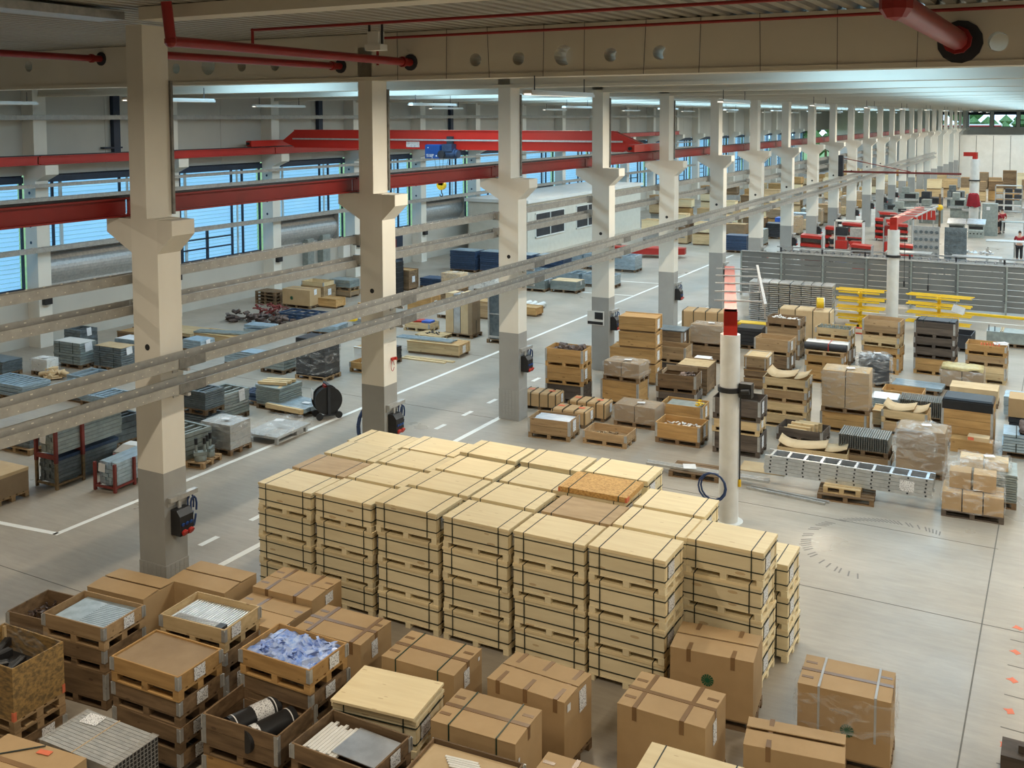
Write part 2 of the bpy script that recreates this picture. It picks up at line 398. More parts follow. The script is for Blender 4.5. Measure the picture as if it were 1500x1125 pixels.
strip('floor_marking', -18.1, 45.5, -23.5, 45.0, .12, M['paint'], 'near white cross line on the aisle floor beyond the grey bundles', 'floor line')
strip('floor_marking', -18.1, 49.5, -23.5, 49.0, .12, M['paint'], 'farther white cross line on the aisle floor beyond the grey bundles', 'floor line')
strip('floor_marking', -12.2, 46.4, 3.0, 46.2, .10, M['paint'], 'thin white line on the floor before the grey panel fence', 'floor line')
for i in range(16):
    strip('floor_marking', -15.09, 13.1 + 1.45 * i, -15.09, 13.6 + 1.45 * i, .13, M['paint'],
          'white dash in the broken line beside the columns, %s from the camera' % ORD[i + 1], 'floor line')
strip('floor_joint', -1.05, 8, -1.08, 44, .022, M['joint'], 'dark floor joint running lengthwise through the open floor', 'floor joint', .003)
for j, (x0, x1, yy) in enumerate(((-34, -13.5, 12.15), (-5, 8, 18.5), (-9, -1, 22.0), (-27, -14, 25.0), (-27, -14, 31.4))):
    strip('floor_joint', x0, yy, x1, yy - .1, .016, M['joint'], 'thin crosswise floor joint, %s from the camera' % ORD[j + 1], 'floor joint', .003)
mb = MB()
for k in range(62):                        # curved rubber track left by a turning truck
    t = k / 61
    ang = D(252 - 190 * t)
    cx, cy, r = -2.75, 20.9, 1.55 + .18 * math.sin(5 * t)
    px, py = cx + r * math.cos(ang), cy + r * 1.05 * math.sin(ang)
    if random.random() < .2: continue
    R_ = Matrix.Translation((px, py, 0)) @ Matrix.Rotation(ang + .5, 4, 'Z')
    mb.box(-.11, -.014, .0006, .11, .014, .0022, 0, R_)
struct('tyre_mark', mb, M['skid'], 'curved dark tyre mark on the open floor', 'tyre mark')['kind'] = 'stuff'
for i, yy in enumerate((18.6, 17.72, 16.79, 15.87, 14.95, 14.1)):
    mb = MB().prism([(-.09, 0), (-.02, .03), (.02, .09), (.06, .02), (.1, -.01), (.03, -.05), (-.03, -.08)], 'z', .0005, .003)
    solo('spray_mark', mb, M['orange'], 'orange sprayed dot on the floor, %s from the camera' % ORD[6 - i], 'floor mark', (-.52, yy, 0), random.random() * 3, None, 'structure')
    solo('pencil_mark', MB().box(-.17, -.01, .0005, .17, .01, .002), M['joint'], 'short black dash on the floor near the orange dots, %s from the camera' % ORD[6 - i], 'floor mark', (-.44, yy - .48, 0), D(-3), None, 'structure')
for i, yy in enumerate((20.3, 21.3)):
    solo('spray_mark', MB().prism([(-.05, -.03), (.05, -.04), (.06, .03), (-.03, .05)], 'z', .0005, .003), M['green_p'], 'green paint dot on the floor, %s' % ('nearer one', 'farther one')[i], 'floor mark', (-.45, yy, 0), 0, None, 'structure')

# roof deck of ribbed sheet on top of the girders
mb = MB()
x = XL
prof = []
while x < XR:
    prof += [(x, DECK), (x + .16, DECK), (x + .19, DECK + .085), (x + .29, DECK + .085)]; x += .32
prof += [(XR, DECK)]
mb.prism(prof, 'y', YB, YE, 0, False, False)
mb.box(XL, YB, DECK + .12, XR, YE, DECK + .3)
struct('ceiling', mb, M['deck'], 'ribbed metal roof deck over the hall', 'ceiling')
# girders with round service holes
def girder(y, holes, label, z0=GB, z1=DECK - .01, x0=XL, x1=XR, th=.55):
    mb = MB()
    hs = sorted(holes)
    cur = x0
    n = 16
    zc_all = []
    for (hx, hz, r) in hs:                  # square ring of quads round every hole
        a0, a1 = hx - r - .06, hx + r + .06
        mb.box(cur, 0, z0, a0, th, z1)
        for yy, flip in ((0, 0), (th, 1)):
            ring = [(hx + r * math.cos(2 * math.pi * i / n), hz + r * math.sin(2 * math.pi * i / n)) for i in range(n)]
            def sq(i):
                c, s_ = math.cos(2 * math.pi * i / n), math.sin(2 * math.pi * i / n)
                k = (r + .06) / max(abs(c), abs(s_))
                return (hx + c * k, yy, hz + s_ * k)
            vs = [(p[0], yy, p[1]) for p in ring] + [sq(i) for i in range(n)]
            mb.add(vs, [((i, n + i, n + (i + 1) % n, (i + 1) % n)) for i in range(n)])
        # simple fill above and below the ring square
        mb.box(a0, 0, z0, a1, th, hz - r - .06); mb.box(a0, 0, hz + r + .06, a1, th, z1)
        ring2 = [(hx + r * math.cos(2 * math.pi * i / n), hz + r * math.sin(2 * math.pi * i / n)) for i in range(n)]
        mb.prism(ring2, 'y', 0, th, 0, False)
        cur = a1
    mb.box(cur, 0, z0, x1, th, z1)
    mb.box(x0, -.03, z0, x1, 0, z0 + .09)   # bottom flange lip
    return struct('girder', mb, M['girder'], label, 'girder', (0, y, 0))
HOLES = [(-19.66, 9.80, .13), (-18.57, 9.83, .22), (-17.48, 9.80, .13), (-16.44, 9.79, .13), (-10.97, 9.76, .14), (-9.95, 9.76, .14), (-8.93, 9.79, .21),
         (-7.91, 9.77, .14), (-6.90, 9.78, .14), (-1.07, 9.77, .16), (-25.29, 10.0, .15)]
for k in range(2, 25):
    y = CY1 + (k - 1) * BAY
    girder(y, HOLES if k == 2 else [], 'beige concrete roof girder with round holes above the second column' if k == 2 else
           'beige concrete roof girder resting on the %s column' % ORD[k])
struct('girder', MB().box(CX1 - .3, 0, 10.2, XR, .5, DECK - .01), M['girder'], 'shallow concrete roof beam meeting the nearest column top', 'girder', (0, CY1, 0))
for i, xx in enumerate((-12.9, -11.65, -10.6, -9.35, -8.45, -7.2, -6.1, -4.95, -3.6, -2.3, .4)):
    solo('hanging_wire', MB().cyl((0, 0, GB), (random.uniform(-.05, .05), 0, DECK), .006, 4), M['dark'], 'thin wire hanging in front of the holed girder, %s along it' % ORD[i + 1], 'wire', (xx, CY1 + BAY - .07, 0))

# skylight strips between the girders
for si, (x0, x1) in enumerate(((-5.6, -2.2), (-24.5, -19.5), (8.0, 12.0))):
    for k in range(2, 23):
        y = CY1 + (k - 1) * BAY + .8
        w = thing('window_%d' % (si * 30 + k), 'long roof skylight in the %s bay, %s' % (ORD[k], ('over the store floor', 'over the metal aisle', 'over the far side of the hall')[si]), 'skylight', (0, y, 0), 0, None, 'structure')
        obj('dome', CM(('skydome', si), lambda: MB().box(x0 + .08, .08, DECK - .05, x1 - .08, 5.0, DECK - .03), M['sky']), w)
        obj('frame', CM(('skyframe', si), lambda: MB().box(x0, 0, DECK - .16, x0 + .08, 5.1, DECK).box(x1 - .08, 0, DECK - .16, x1, 5.1, DECK).box(x0, 0, DECK - .16, x1, .08, DECK).box(x0, 5.02, DECK - .16, x1, 5.1, DECK), M['white']), w)

# hanging strip lights
lp_body = MB().box(-.09, -1.5, .03, .09, 1.5, .10).box(-.11, -1.52, .0, -.09, 1.52, .06).box(.09, -1.52, .0, .11, 1.52, .06)
for i, (lx, ly) in enumerate(LAMPS):
    if ly < 14: continue
    t = thing('strip_light', 'white strip light hanging crosswise below the girders, %s of lamp row %s' % (ORD[max(1, int(ly / 12.8) + 1)], ORD[1 + (-28.5, -21.0, -9.5, .5, 10.5, 20.5).index(lx)]), 'lamp', (lx, ly, 9.0), 0, 'strip lights below the roof')
    obj('housing', CM('lamp_housing', lambda: lp_body, M['white']), t)
    obj('diffuser', CM('lamp_diffuser', lambda: MB().box(-.085, -1.48, .005, .085, 1.48, .03), M['lamp']), t)
    obj('suspension', CM('lamp_wire', lambda: MB().cyl((0, -1.2, .1), (0, -1.2, GB - 9.0 + .02), .012, 5).cyl((0, 1.2, .1), (0, 1.2, GB - 9.0 + .02), .012, 5), M['dark']), t)

# concrete columns
def col_lower(): return MB().box(CX0, 0, 2.5, CX1, .5, 6.86)
def col_grey(): return MB().box(CX0 - .002, -.002, 0, CX1 + .002, .502, 2.5)
def col_upper(): return MB().box(CX0, 0, 6.86, CX1 - .235, .55, DECK - .3)
def corb(s):
    a = CX1 if s > 0 else CX0
    e = CX1 + .35 if s > 0 else CX0 - .60
    return MB().prism([(a, 6.27), (e, 6.60), (e, 6.85), (a, 6.85)] if s > 0 else [(a, 6.27), (a, 6.85), (e, 6.85), (e, 6.60)], 'y', 0, .5)
def kick():
    mb = MB().box(CX0 - .012, -.012, 0, CX1 + .012, .512, .88)
    for iz in range(8):
        for ix in range(6): mb.box(CX0 + ix * .104, -.017, .02 + iz * .107, CX0 + .094 + ix * .104, -.012, .118 + iz * .107)
        for iy in range(5): mb.box(CX1 + .012, .0 + iy * .1, .02 + iz * .107, CX1 + .017, .09 + iy * .1, .118 + iz * .107)
    return mb
for k in range(1, 27):
    y = CY1 + (k - 1) * BAY
    t = thing('concrete_column', 'cream concrete column with grey foot and side brackets, %s in the row from the camera' % ORD[k], 'column', (0, y, 0), 0, None, 'structure')
    obj('shaft', CM('column_shaft', col_lower, M['cream']), t)
    obj('painted_foot', CM('column_foot', col_grey, M['grey_base']), t)
    obj('upper_shaft', CM('column_upper', col_upper, M['cream']), t)
    obj('bracket', CM('column_bracket_a', lambda: corb(1), M['cream']), t)
    obj('bracket', CM('column_bracket_b', lambda: corb(-1), M['cream']), t)
    if k in (1, 3): obj('kick_plate', CM('kick_plate', kick, M['grey_base']), t)
    if k < 6:
        obj('cable_duct', CM('cable_duct', lambda: MB().box(CX1 - .235, .55, 6.9, CX1 - .19, .60, 9.2), M['tray_in']), t)
    if k < 14:
        obj('sleeve', CM('sleeve', lambda: MB().cyl((CX1 - .30, -.006, 4.66), (CX1 - .30, .03, 4.66), .055, 12), M['black']), t)
# label plate on the fourth column
solo('column_sign', MB().box(0, -.02, 0, .62, 0, .48), M['whitep'], 'white square sign with a black angle on the fourth column', 'sign', (CX0 - .16, CY1 + 3 * BAY - .005, 1.55))
solo('column_sign_print', MB().box(.28, -.024, .2, .58, -.021, .44).box(.02, -.024, .02, .58, -.021, .12), M['black'], 'black angled print on the white sign of the fourth column', 'print', (CX0 - .16, CY1 + 3 * BAY - .007, 1.55))

# socket boxes and hoses on the column sides
def socket_unit(y, label, hose=True):
    t = thing('socket_box', label, 'socket box', (CX1, y + .06, 0))
    obj('support_rail', CM('support_rail', lambda: MB().box(0, 0, 1.98, .10, .62, 2.06).box(0, .0, 1.9, .03, .5, 1.98), M['galv']), t)
    obj('housing', CM('socket_housing', lambda: MB().box(.02, .06, 1.40, .24, .36, 1.74).prism([(.02, 1.74), (.24, 1.74), (.16, 1.84), (.02, 1.84)], 'y', .06, .36), M['black']), t)
    for q in (0, 1): obj('socket', CM('red_socket', lambda: MB().cyl((.24, 0, 0), (.275, 0, -.02), .05, 10).cyl((.262, 0, -.01), (.285, 0, -.024), .06, 10), M['red']), t, (0, .14 + .14 * q, 1.47))
    for q in (0, 1, 2): obj('socket', CM('blue_socket', lambda: MB().cyl((.24, 0, 0), (.262, 0, -.01), .032, 8), M['blue']), t, (0, .12 + .09 * q, 1.6))
    obj('hanger', CM('socket_hanger', lambda: MB().box(.06, .18, 1.84, .09, .24, 1.98), M['galv']), t)
    if hose:
        pts = [(.07 + .02 * math.sin(i), .47 + .06 * math.cos(i * .5), 1.74 + .26 * math.sin(i * .5)) for i in range(13)]
        obj('hose', CM('socket_hose', lambda: MB().tube(pts, .016, 6).tube([(p[0] + .04, p[1] + .03, p[2] - .05) for p in pts], .018, 6), M['rubber']), t)
    return t
for k in range(1, 15):
    socket_unit(CY1 + (k - 1) * BAY, 'black socket box with red outlets on the side of the %s column' % ORD[k], k < 6)
solo('hose_coil', MB().tube([(0, .3 * math.cos(i * .5), .38 * math.sin(i * .5)) for i in range(13)], .045, 6), M['rubber'], 'blue hose coil hanging behind the second column', 'hose', (CX0 - .12, CY1 + BAY + .3, 1.45))
t = thing('valve_box', 'small red alarm handle with hanging loop on the second column', 'alarm', (CX1, CY1 + BAY + .3, 3.05))
obj('handle', MB().box(0, -.04, 0, .05, .06, .06).cyl((.03, .09, .03), (.08, .09, .03), .035, 10).mesh('alarm', M['red']), t)
obj('loop', MB().tube([(.05, -.03 + .06 * math.cos(i * .6), -.12 + .12 * math.sin(i * .6)) for i in range(11)], .007, 5).mesh('loop', M['red']), t)

# cable channels running along the columns: U profile with hole rows
def channel(name, label, x, z, y0, y1, w=.16, h=.15, lip=.1, cat='cable tray', mm='tray', side=1):
    t = thing(name, label, cat, (x, y0, z))
    n = max(1, int((y1 - y0) / BAY + .5)); L_ = (y1 - y0) / n
    key = (name, round(L_, 3), w, h, lip, side)
    def seg():
        mb = MB().box(-w / 2, 0, 0, w / 2, L_ - .01, .006)
        f, b = (w / 2, -w / 2) if side > 0 else (-w / 2, w / 2)
        mb.box(min(f, f - .006 * side), 0, .006, max(f, f - .006 * side), L_ - .01, h)
        mb.box(min(b, b + .006 * side), 0, .006, max(b, b + .006 * side), L_ - .01, h + lip)
        mb.box(min(f, f - .03 * side), 0, h, max(f, f - .03 * side), L_ - .01, h + .006)
        return mb
    def holes():
        mb = MB(); s_ = w / 2 * side
        for q in range(int(L_ / .32)):
            mb.box(s_ - .001, .05 + q * .32, h * .25, s_ + .002, .07 + q * .32, h * .25 + .014)
            mb.box(s_ - .001, .2 + q * .32, h * .7, s_ + .002, .215 + q * .32, h * .7 + .014)
            mb.box(-s_ + .006 * side, .05 + q * .32, h + lip * .3, -s_ + .009 * side, .09 + q * .32, h + lip * .3 + .02)
        return mb
    def splice(): return MB().box(w / 2 * side - .004, -.3, -.01, w / 2 * side + .008, .3, h + .01)
    for i in range(n):
        obj('channel', CM(key, seg, M[mm]), t, (0, i * L_, 0))
        if i < 8:
            o = obj('hole_row', CM(key + ('h',), holes, M['office']), t, (0, i * L_, 0)); o['kind'] = 'stuff'
            if name == 'cable_channel': obj('splice_plate', CM(key + ('s',), splice, M['tray_in']), t, (0, i * L_ + .02, 0))
    return t
channel('cable_channel', 'upper galvanised cable channel hung along the open side of the columns', CX1 + .22, 4.33, 6.0, 124.0)
channel('cable_channel', 'lower galvanised cable channel hung along the open side of the columns', CX1 + .22, 3.90, 6.0, 124.0)
for k in range(1, 19):
    y = CY1 + (k - 1) * BAY
    for q, z in enumerate((4.31, 3.88)):
        t = solo('channel_support', MB().box(0, .28, -.05, .34, .34, .0).box(0, .25, -.12, .02, .37, .02), M['galv'], 'galvanised arm carrying the %s cable channel on the %s column' % (('upper', 'lower')[q], ORD[k]), 'bracket', (CX1, y, z))
channel('cable_duct_run', 'cream upper cable duct along the wall side of the columns', CX0 - .12, 5.72, 6.0, 100.0, .10, .16, .02, 'cable duct', 'tray')
channel('cable_duct_run', 'dark lower cable channel along the wall side of the columns', CX0 - .14, 5.18, 6.0, 100.0, .16, .16, .08, 'cable duct', 'tray')
for k in range(2, 15):
    y = CY1 + (k - 1) * BAY
    solo('end_bracket', MB().box(-.16, -.06, 0, .02, .0, .24).box(-.16, -.06, -.42, .02, 0, -.22), M['tray'], 'flat end bracket of the cable ducts on the %s column' % ORD[k], 'bracket', (CX0, y, 5.68))

# crane rails and the travelling crane
def ibeam(y0, y1, x, z0, z1, w):
    return MB().box(x - w / 2, y0, z0, x + w / 2, y1, z0 + .03).box(x - w / 2, y0, z1 - .03, x + w / 2, y1, z1).box(x - .02, y0, z0 + .03, x + .02, y1, z1 - .03)
def runway(x, label, y0, n, m):
    t = thing('crane_runway', label, 'crane rail', (x, 0, 0))
    for i in range(n):
        obj('beam', CM(('runway_beam', m), lambda: ibeam(.03, BAY - .03, 0, 6.86, 7.19, .26), M[m]), t, (0, y0 + i * BAY, 0))
    obj('rail_bar', MB().box(-.03, y0, 7.19, .03, y0 + n * BAY, 7.23).mesh('rail_bar', M['dark']), t)
runway(-14.42, 'dark red crane runway beam on the column brackets', CY1 - BAY + .25, 19, 'red_dk')
runway(-33.35, 'red crane runway beam on the wall brackets', 11.9, 13, 'red')
t = thing('bridge_crane', 'red bridge crane spanning from the wall rail to the column rail', 'crane', (0, 37.9, 0))
mb = MB()
zb, zt = 7.20, 7.98
xa, xb = -33.3, -14.5
prof = [(xa + .3, 7.45), (xa + 1.0, zb), (xb - 1.0, zb), (xb - .3, 7.45), (xb - .3, 7.52), (xb - 1.4, zt), (xa + 1.0, zt), (xa + .3, 7.52)]
mb.prism(prof, 'y', -.17, .17)
mb.box(xa + 1, -.22, zb - .03, xb - 1, .22, zb).box(xa + 1, -.22, zt, xb - 1.4, .22, zt + .03)
obj('main_girder', mb.mesh('main_girder', M['crane']), t)
obj('festoon_rail', MB().box(xa + 1.0, -.33, 7.55, xb - 1.0, -.27, 7.62).box(xa + 1.2, -.27, 7.57, xa + 1.3, -.17, 7.6).box(-22, -.27, 7.57, -21.9, -.17, 7.6).mesh('festoon_rail', M['galv']), t)
for nm, xx in (('end_truck', -33.35), ('end_truck', -14.42)):
    e = obj(nm, CM('end_truck', lambda: MB().box(-.14, -2.1, 7.24, .14, 1.7, 7.52).box(-.16, -2.15, 7.28, .16, -2.1, 7.5), M['crane']), t, (xx, 0, 0))
    for yy in (-1.8, 1.4): obj('wheel', CM('truck_wheel', lambda: MB().cyl((-.06, 0, 0), (.06, 0, 0), .11, 12), M['dark']), e, (0, yy, 7.34))
    obj('buffer', CM('buffer', lambda: MB().cyl((0, -2.25, 7.38), (0, -2.15, 7.38), .07, 10), M['black']), e)
obj('notice_plate', MB().box(-25.9, -.185, 7.26, -25.2, -.175, 7.5).mesh('plate', M['paper']), t)
obj('warning_sign', MB().prism([(-16.85, 7.64), (-16.55, 7.64), (-16.7, 7.9)], 'y', -.185, -.175).mesh('warn', M['yellow']), t)
h = thing('hoist', 'blue electric hoist trolley hanging under the red bridge crane', 'hoist', (-24.0, 37.9, 0))
obj('housing', MB().bev(-.62, -.62, 6.79, .12, .05, 7.40, .04).mesh('hoist_housing', M['blue']), h)
obj('motor', MB().cyl((.12, -.3, 7.0), (.78, -.3, 7.0), .22, 14).cyl((.78, -.3, 7.0), (.9, -.3, 7.0), .18, 14).box(.2, -.55, 7.1, .7, -.1, 7.42).mesh('hoist_motor', M['darkblue']), h)
obj('gear_wheel', MB().cyl((.2, -.64, 6.98), (.2, -.5, 6.98), .17, 14).mesh('hoist_gear', M['dark']), h)
obj('trolley', MB().box(-.6, -.3, 7.08, .8, -.19, 7.2).box(.3, -.32, 7.2, .6, -.2, 7.75).box(-.5, .19, 7.08, .7, .3, 7.2).mesh('trolley', M['dark']), h)
mb = MB()                                  # white lettering on the housing: blocky strokes
for i, strokes in enumerate((((0, .0, .10, .02), (0, .05, .10, .02), (0, .1, .10, .02), (0, .05, .02, .07), (.08, 0, .02, .07)),
                             ((0, 0, .02, .12), (.05, 0, .02, .12), (.1, 0, .02, .12), (0, 0, .12, .02)),
                             ((0, -.06, .02, .18), (0, .10, .1, .02), (0, .05, .08, .02)))):
    for (sx, sz, w_, h_) in strokes: mb.box(-.54 + i * .14 + sx, -.626, 6.86 + sz, -.54 + i * .14 + sx + w_, -.621, 6.86 + sz + h_)
mb.box(-.06, -.626, 6.88, -.01, -.621, 6.94).box(-.48, -.626, 7.24, -.44, -.621, 7.28)
obj('lettering', mb.mesh('hoist_letters', M['whitep']), h)
mb = MB()
for xx in (-.35, -.1, .1, .35): mb.cyl((xx, -.28, 6.8), (xx * .45, -.28, 5.8), .008, 5)
obj('hoist_rope', mb.mesh('hoist_rope', M['dark']), h)
hk = obj('hook_block', MB().cyl((0, -.36, 5.62), (0, -.2, 5.62), .21, 16).box(-.12, -.36, 5.62, .12, -.2, 5.82).mesh('hook_block', M['yellow']), h)
obj('hook', MB().tube([(0, -.28, 5.42), (0, -.28, 5.30), (.06, -.28, 5.2), (.02, -.28, 5.12), (-.07, -.28, 5.15), (-.08, -.28, 5.22)], .025, 6).mesh('hook', M['dark']), hk)

# ------------------------------------------------------------------ left wall with windows, piers and services
WX = XL
NB = 22
Y0W = 11.9
mb = MB()
mb.box(WX - .35, YB, 0, WX, 172, 2.1)
struct('wall_left', mb, M['wall'], 'lower cream panel wall below the window band', 'wall')
mb = MB()
yy = YB
while yy < 172:
    mb.box(WX - .35, yy + .008, 6.45, WX, min(yy + BAY / 2 - .008, 172), DECK); yy += BAY / 2
mb.box(WX - .36, YB, 6.45, WX - .03, 172, DECK)
struct('wall_left', mb, M['wall'], 'upper white panel wall with upright joints below the roof', 'wall')
struct('wall_left', MB().box(WX - .35, YB, 2.1, WX, Y0W + .3, 6.45), M['wall'], 'plain wall stretch before the first window', 'wall')
def pier():
    return MB().box(WX, 0, 0, -33.55, .55, DECK - .3).prism([(-33.55, 6.25), (-32.95, 6.5), (-32.95, 6.85), (-33.55, 6.85)], 'y', 0, .55)
LOUV = None
def louvre():
    mb = MB(); z = 2.12
    while z < 6.4:
        mb.prism([(WX - .36, z), (WX - .335, z + .165), (WX - .33, z + .165), (WX - .355, z)], 'y', .02, BAY - .58); z += .17
    return mb
for i in range(NB):
    y = Y0W + i * BAY                       # pier starts at y, window between y+.55 and y+BAY
    t = thing('wall_pier', 'cream wall pier with crane bracket between windows, %s along the wall' % ORD[i + 1], 'pier', (0, y, 0), 0, None, 'structure')
    obj('shaft', CM('pier', pier, M['cream']), t)
    if i < 9:
        for q in range(4): obj('bolt_hole', CM('bolthole', lambda: MB().cyl((-33.9, -.004, 0), (-33.9, .01, 0), .06, 10), M['navy']), t, (0, 0, 3.95 + q * .62))
    if i >= 22: continue
    w = thing('window_%d' % (i + 1), 'tall wall window with navy frame and pale louvre blinds, %s along the wall' % ORD[i + 1], 'window', (0, y + .55, 0), 0, None, 'structure')
    Lw = BAY - .55
    shut = (i % 2 == 0) and 1 < i < 11
    def fr(shut=shut):
        mb = MB(); x0, x1 = WX - .2, WX - .12
        for yy in (0, .72, 3.9, Lw - 1.25, Lw - .08): mb.box(x0, yy, 2.1, x1, yy + .09, 6.45)
        mb.box(x0, 0, 2.1, x1, Lw, 2.2).box(x0, 0, 6.2, x1, Lw, 6.45).box(x0, 0, 3.5, x1, Lw, 3.6)
        mb.box(x0, .72, 2.2, x1, .9, 3.5).box(x0, 2.3, 2.1, x1, 2.42, 3.6)
        return mb
    fo = obj('window_frame', CM(('wframe', shut), fr, M['navy']), w)
    obj('transom', CM('transom', lambda: MB().box(WX - .2, .8, 2.64, WX - .12, 3.9, 2.7).box(WX - .2, .8, 3.08, WX - .12, 3.9, 3.14), M['navy']), fo)
    obj('pane', CM('pane', lambda: MB().box(WX - .165, 0, 2.1, WX - .155, Lw, 6.45), M['glass']), w)
    if i < 22:
        o = obj('louvre_blind', CM('louvre', louvre, M['louvre']), w); o['kind'] = 'stuff'
        obj('blind_guide', CM('guide', lambda: MB().box(WX - .31, 1.15, 2.1, WX - .27, 1.3, 6.45).box(WX - .31, 4.4, 2.1, WX - .27, 4.5, 6.45), M['white']), w)
    obj('blind_box', CM('blindbox', lambda: MB().box(WX - .02, .15, 6.16, WX + .12, Lw - .1, 6.4), M['navy']), w)
    obj('sill', CM('sill', lambda: MB().box(WX - .1, 0, 2.03, WX + .14, Lw, 2.1), M['white']), w)
    if shut:
        s_ = thing('roller_shutter', 'silver bulged roller shutter box below the %s wall window' % ORD[i + 1], 'shutter box', (WX, y + .6, 0))
        def bulge():
            pr = [(.02, 2.12)] + [(.02 + .33 * math.sin(math.pi * a / 10), 2.25 + 1.2 * a / 10) for a in range(0, 11)] + [(.02, 3.5)]
            return MB().prism(pr, 'y', 0, 4.7)
        obj('casing', CM('bulge', bulge, M['galv']), s_)
        obj('top_profile', CM('shut_top', lambda: MB().box(.0, -.02, 3.5, .28, 4.75, 3.62), M['dark']), s_)
        obj('end_plate', CM('shut_end', lambda: MB().box(.0, 4.7, 2.1, .4, 4.76, 3.55), M['galv']), s_)
for z, x, h_, lab in ((8.52, -33.2, .16, 'high galvanised cable tray near the roof along the wall'), (6.03, -33.3, .10, 'grey cable tray over the windows along the wall'),
                      (5.50, -33.25, .14, 'pale ladder tray across the upper windows'), (3.63, -33.3, .16, 'perforated cable tray at mid height along the windows')):
    channel('wall_tray', lab, x, z, 11.0, 100.0, .22, h_, .02)
for i in range(9):
    y = Y0W + i * BAY + .12
    solo('socket_box', MB().box(0, 0, 0, .18, .32, .34).box(.02, .06, .34, .1, .12, .48).box(.02, .2, .34, .1, .26, .48), M['black'], 'small black socket box on the %s wall pier' % ORD[i + 1], 'socket box', (-33.55, y, 1.62))
for i, (y, z, w_, h_, lab) in enumerate(((40.4, .9, .5, 1.5, 'grey electric cabinet with yellow warning label on the wall'), (41.6, .6, .6, 1.9, 'tall grey door cabinet on the wall'), (43.3, 1.1, .6, .9, 'white control cabinet on the wall near the second column'))):
    t = thing('electric_cabinet', lab, 'cabinet', (WX, y, z))
    obj('body', MB().box(0, 0, 0, .35, w_, h_).mesh('cab', M['steel_g'] if i < 2 else M['white']), t)
    if i == 0: obj('warning_label', MB().box(.35, .15, 1.0, .354, .4, 1.2).mesh('wl', M['yellow']), t)
    obj('door', MB().box(.35, .03, .05, .36, w_ - .03, h_ - .05).mesh('cd', M['steel_g'] if i < 2 else M['white']), t)
for y in (28.7, 41.6, 54.4):
    solo('down_pipe', MB().box(0, 0, 6.9, .2, .32, DECK - .4).box(-.02, -.5, 7.35, .22, .4, 7.42), M['navy'], 'dark upright roof drain duct on the upper wall at %s bay' % ORD[int(y / BAY)], 'duct', (WX + .02, y, 0))

# far end: panel partition, end wall with windows, outside greenery
t = thing('wall_end', 'pale panel partition closing the far end of the hall', 'wall', (0, YE, 0), 0, None, 'structure')
for i in range(20):
    obj('panel', CM('endpanel', lambda: MB().box(.02, 0, 0, 2.08, .15, 5.9), M['white']), t, (-15.45 + i * 2.12, 0, 0))
    obj('seam', CM('endseam', lambda: MB().box(-.02, .02, 0, .02, .14, 5.9), M['dark']), t, (-15.45 + i * 2.12, 0, 0))
obj('cap', MB().box(-15.5, -.05, 5.9, XR, .2, 6.0).mesh('cap', M['white']), t)
YW = 172.0
mb = MB().box(XL, YW, 0, XR, YW + .3, 6.9).box(XL, YW, 9.2, XR, YW + .3, DECK + .3)
for i in range(12): mb.box(-17.9 + i * 3.6, YW, 6.9, -17.4 + i * 3.6, YW + .3, 9.2)
mb.box(XL, YW, 6.9, -17.4, YW + .3, 9.2)
struct('wall_back', mb, M['white'], 'end wall of the hall with a high window band', 'wall')
for i in range(10):
    w = thing('window_%d' % (120 + i), 'high end wall window showing greenery, %s from the column row' % ORD[i + 1], 'window', (-17.4 + i * 3.6, YW, 0), 0, None, 'structure')
    obj('pane', CM('endpane', lambda: MB().box(0, .1, 6.9, 3.1, .12, 9.2), M['glass']), w)
    obj('window_frame', CM('endframe', lambda: MB().box(0, .05, 6.9, .08, .15, 9.2).box(3.02, .05, 6.9, 3.1, .15, 9.2).box(0, .05, 8.75, 3.1, .15, 9.2).box(0, .05, 6.9, 3.1, .15, 6.98), M['navy']), w)
struct('floor', MB().box(XL, YE, -.3, XR, YW, 0), M['floor'], 'concrete floor strip behind the end partition', 'floor')
struct('ceiling', MB().box(XL, YE, DECK, XR, YW + .3, DECK + .3), M['deck'], 'roof strip behind the end partition', 'ceiling')
struct('wall_right', MB().box(XR, YB, 0, XR + .3, YW, DECK + .3), M['wall'], 'plain pale side wall on the far side of the hall', 'wall')
struct('wall_front', MB().box(XL, YB - .3, 0, XR, YB, DECK + .3), M['wall'], 'plain pale end wall behind the camera', 'wall')
struct('lawn', MB().box(-160, 175, -.6, 160, 420, -.4).box(-160, -60, -.6, XL - .4, 175, -.4), M['lawn'], 'grass ground outside the hall', 'lawn')
for i in range(22):
    mb = MB(); random.seed(50 + i)
    for q in range(26):
        c = (random.uniform(-3.2, 3.2), random.uniform(-2, 2), random.uniform(2, 9.5)); r = random.uniform(.9, 1.7)
        mb.add([(c[0] + r, c[1], c[2]), (c[0] - r, c[1], c[2]), (c[0], c[1] + r, c[2]), (c[0], c[1] - r, c[2]), (c[0], c[1], c[2] + r), (c[0], c[1], c[2] - r)],
               [(0, 2, 4), (2, 1, 4), (1, 3, 4), (3, 0, 4), (2, 0, 5), (1, 2, 5), (3, 1, 5), (0, 3, 5)])
    t = thing('tree', 'green tree outside the end windows, %s of the tree line' % ORD[i + 1], 'tree', (-72 + i * 7.4, 208 + 6 * (i % 2), -.4), 0, 'trees outside the end windows')
    obj('foliage', mb.mesh('foliage', M['leaf']), t); obj('trunk', CM('trunk', lambda: MB().cyl((0, 0, 0), (0, 0, 3.2), .25, 8), M['woodb']), t)
t = thing('trailer', 'white trailer with red stripes parked outside the end window', 'trailer', (-18, 190, -.4))
obj('body', MB().box(-8, -1.2, 4.6, 8, 1.2, 7.6).mesh('trailer', M['whitep']), t)
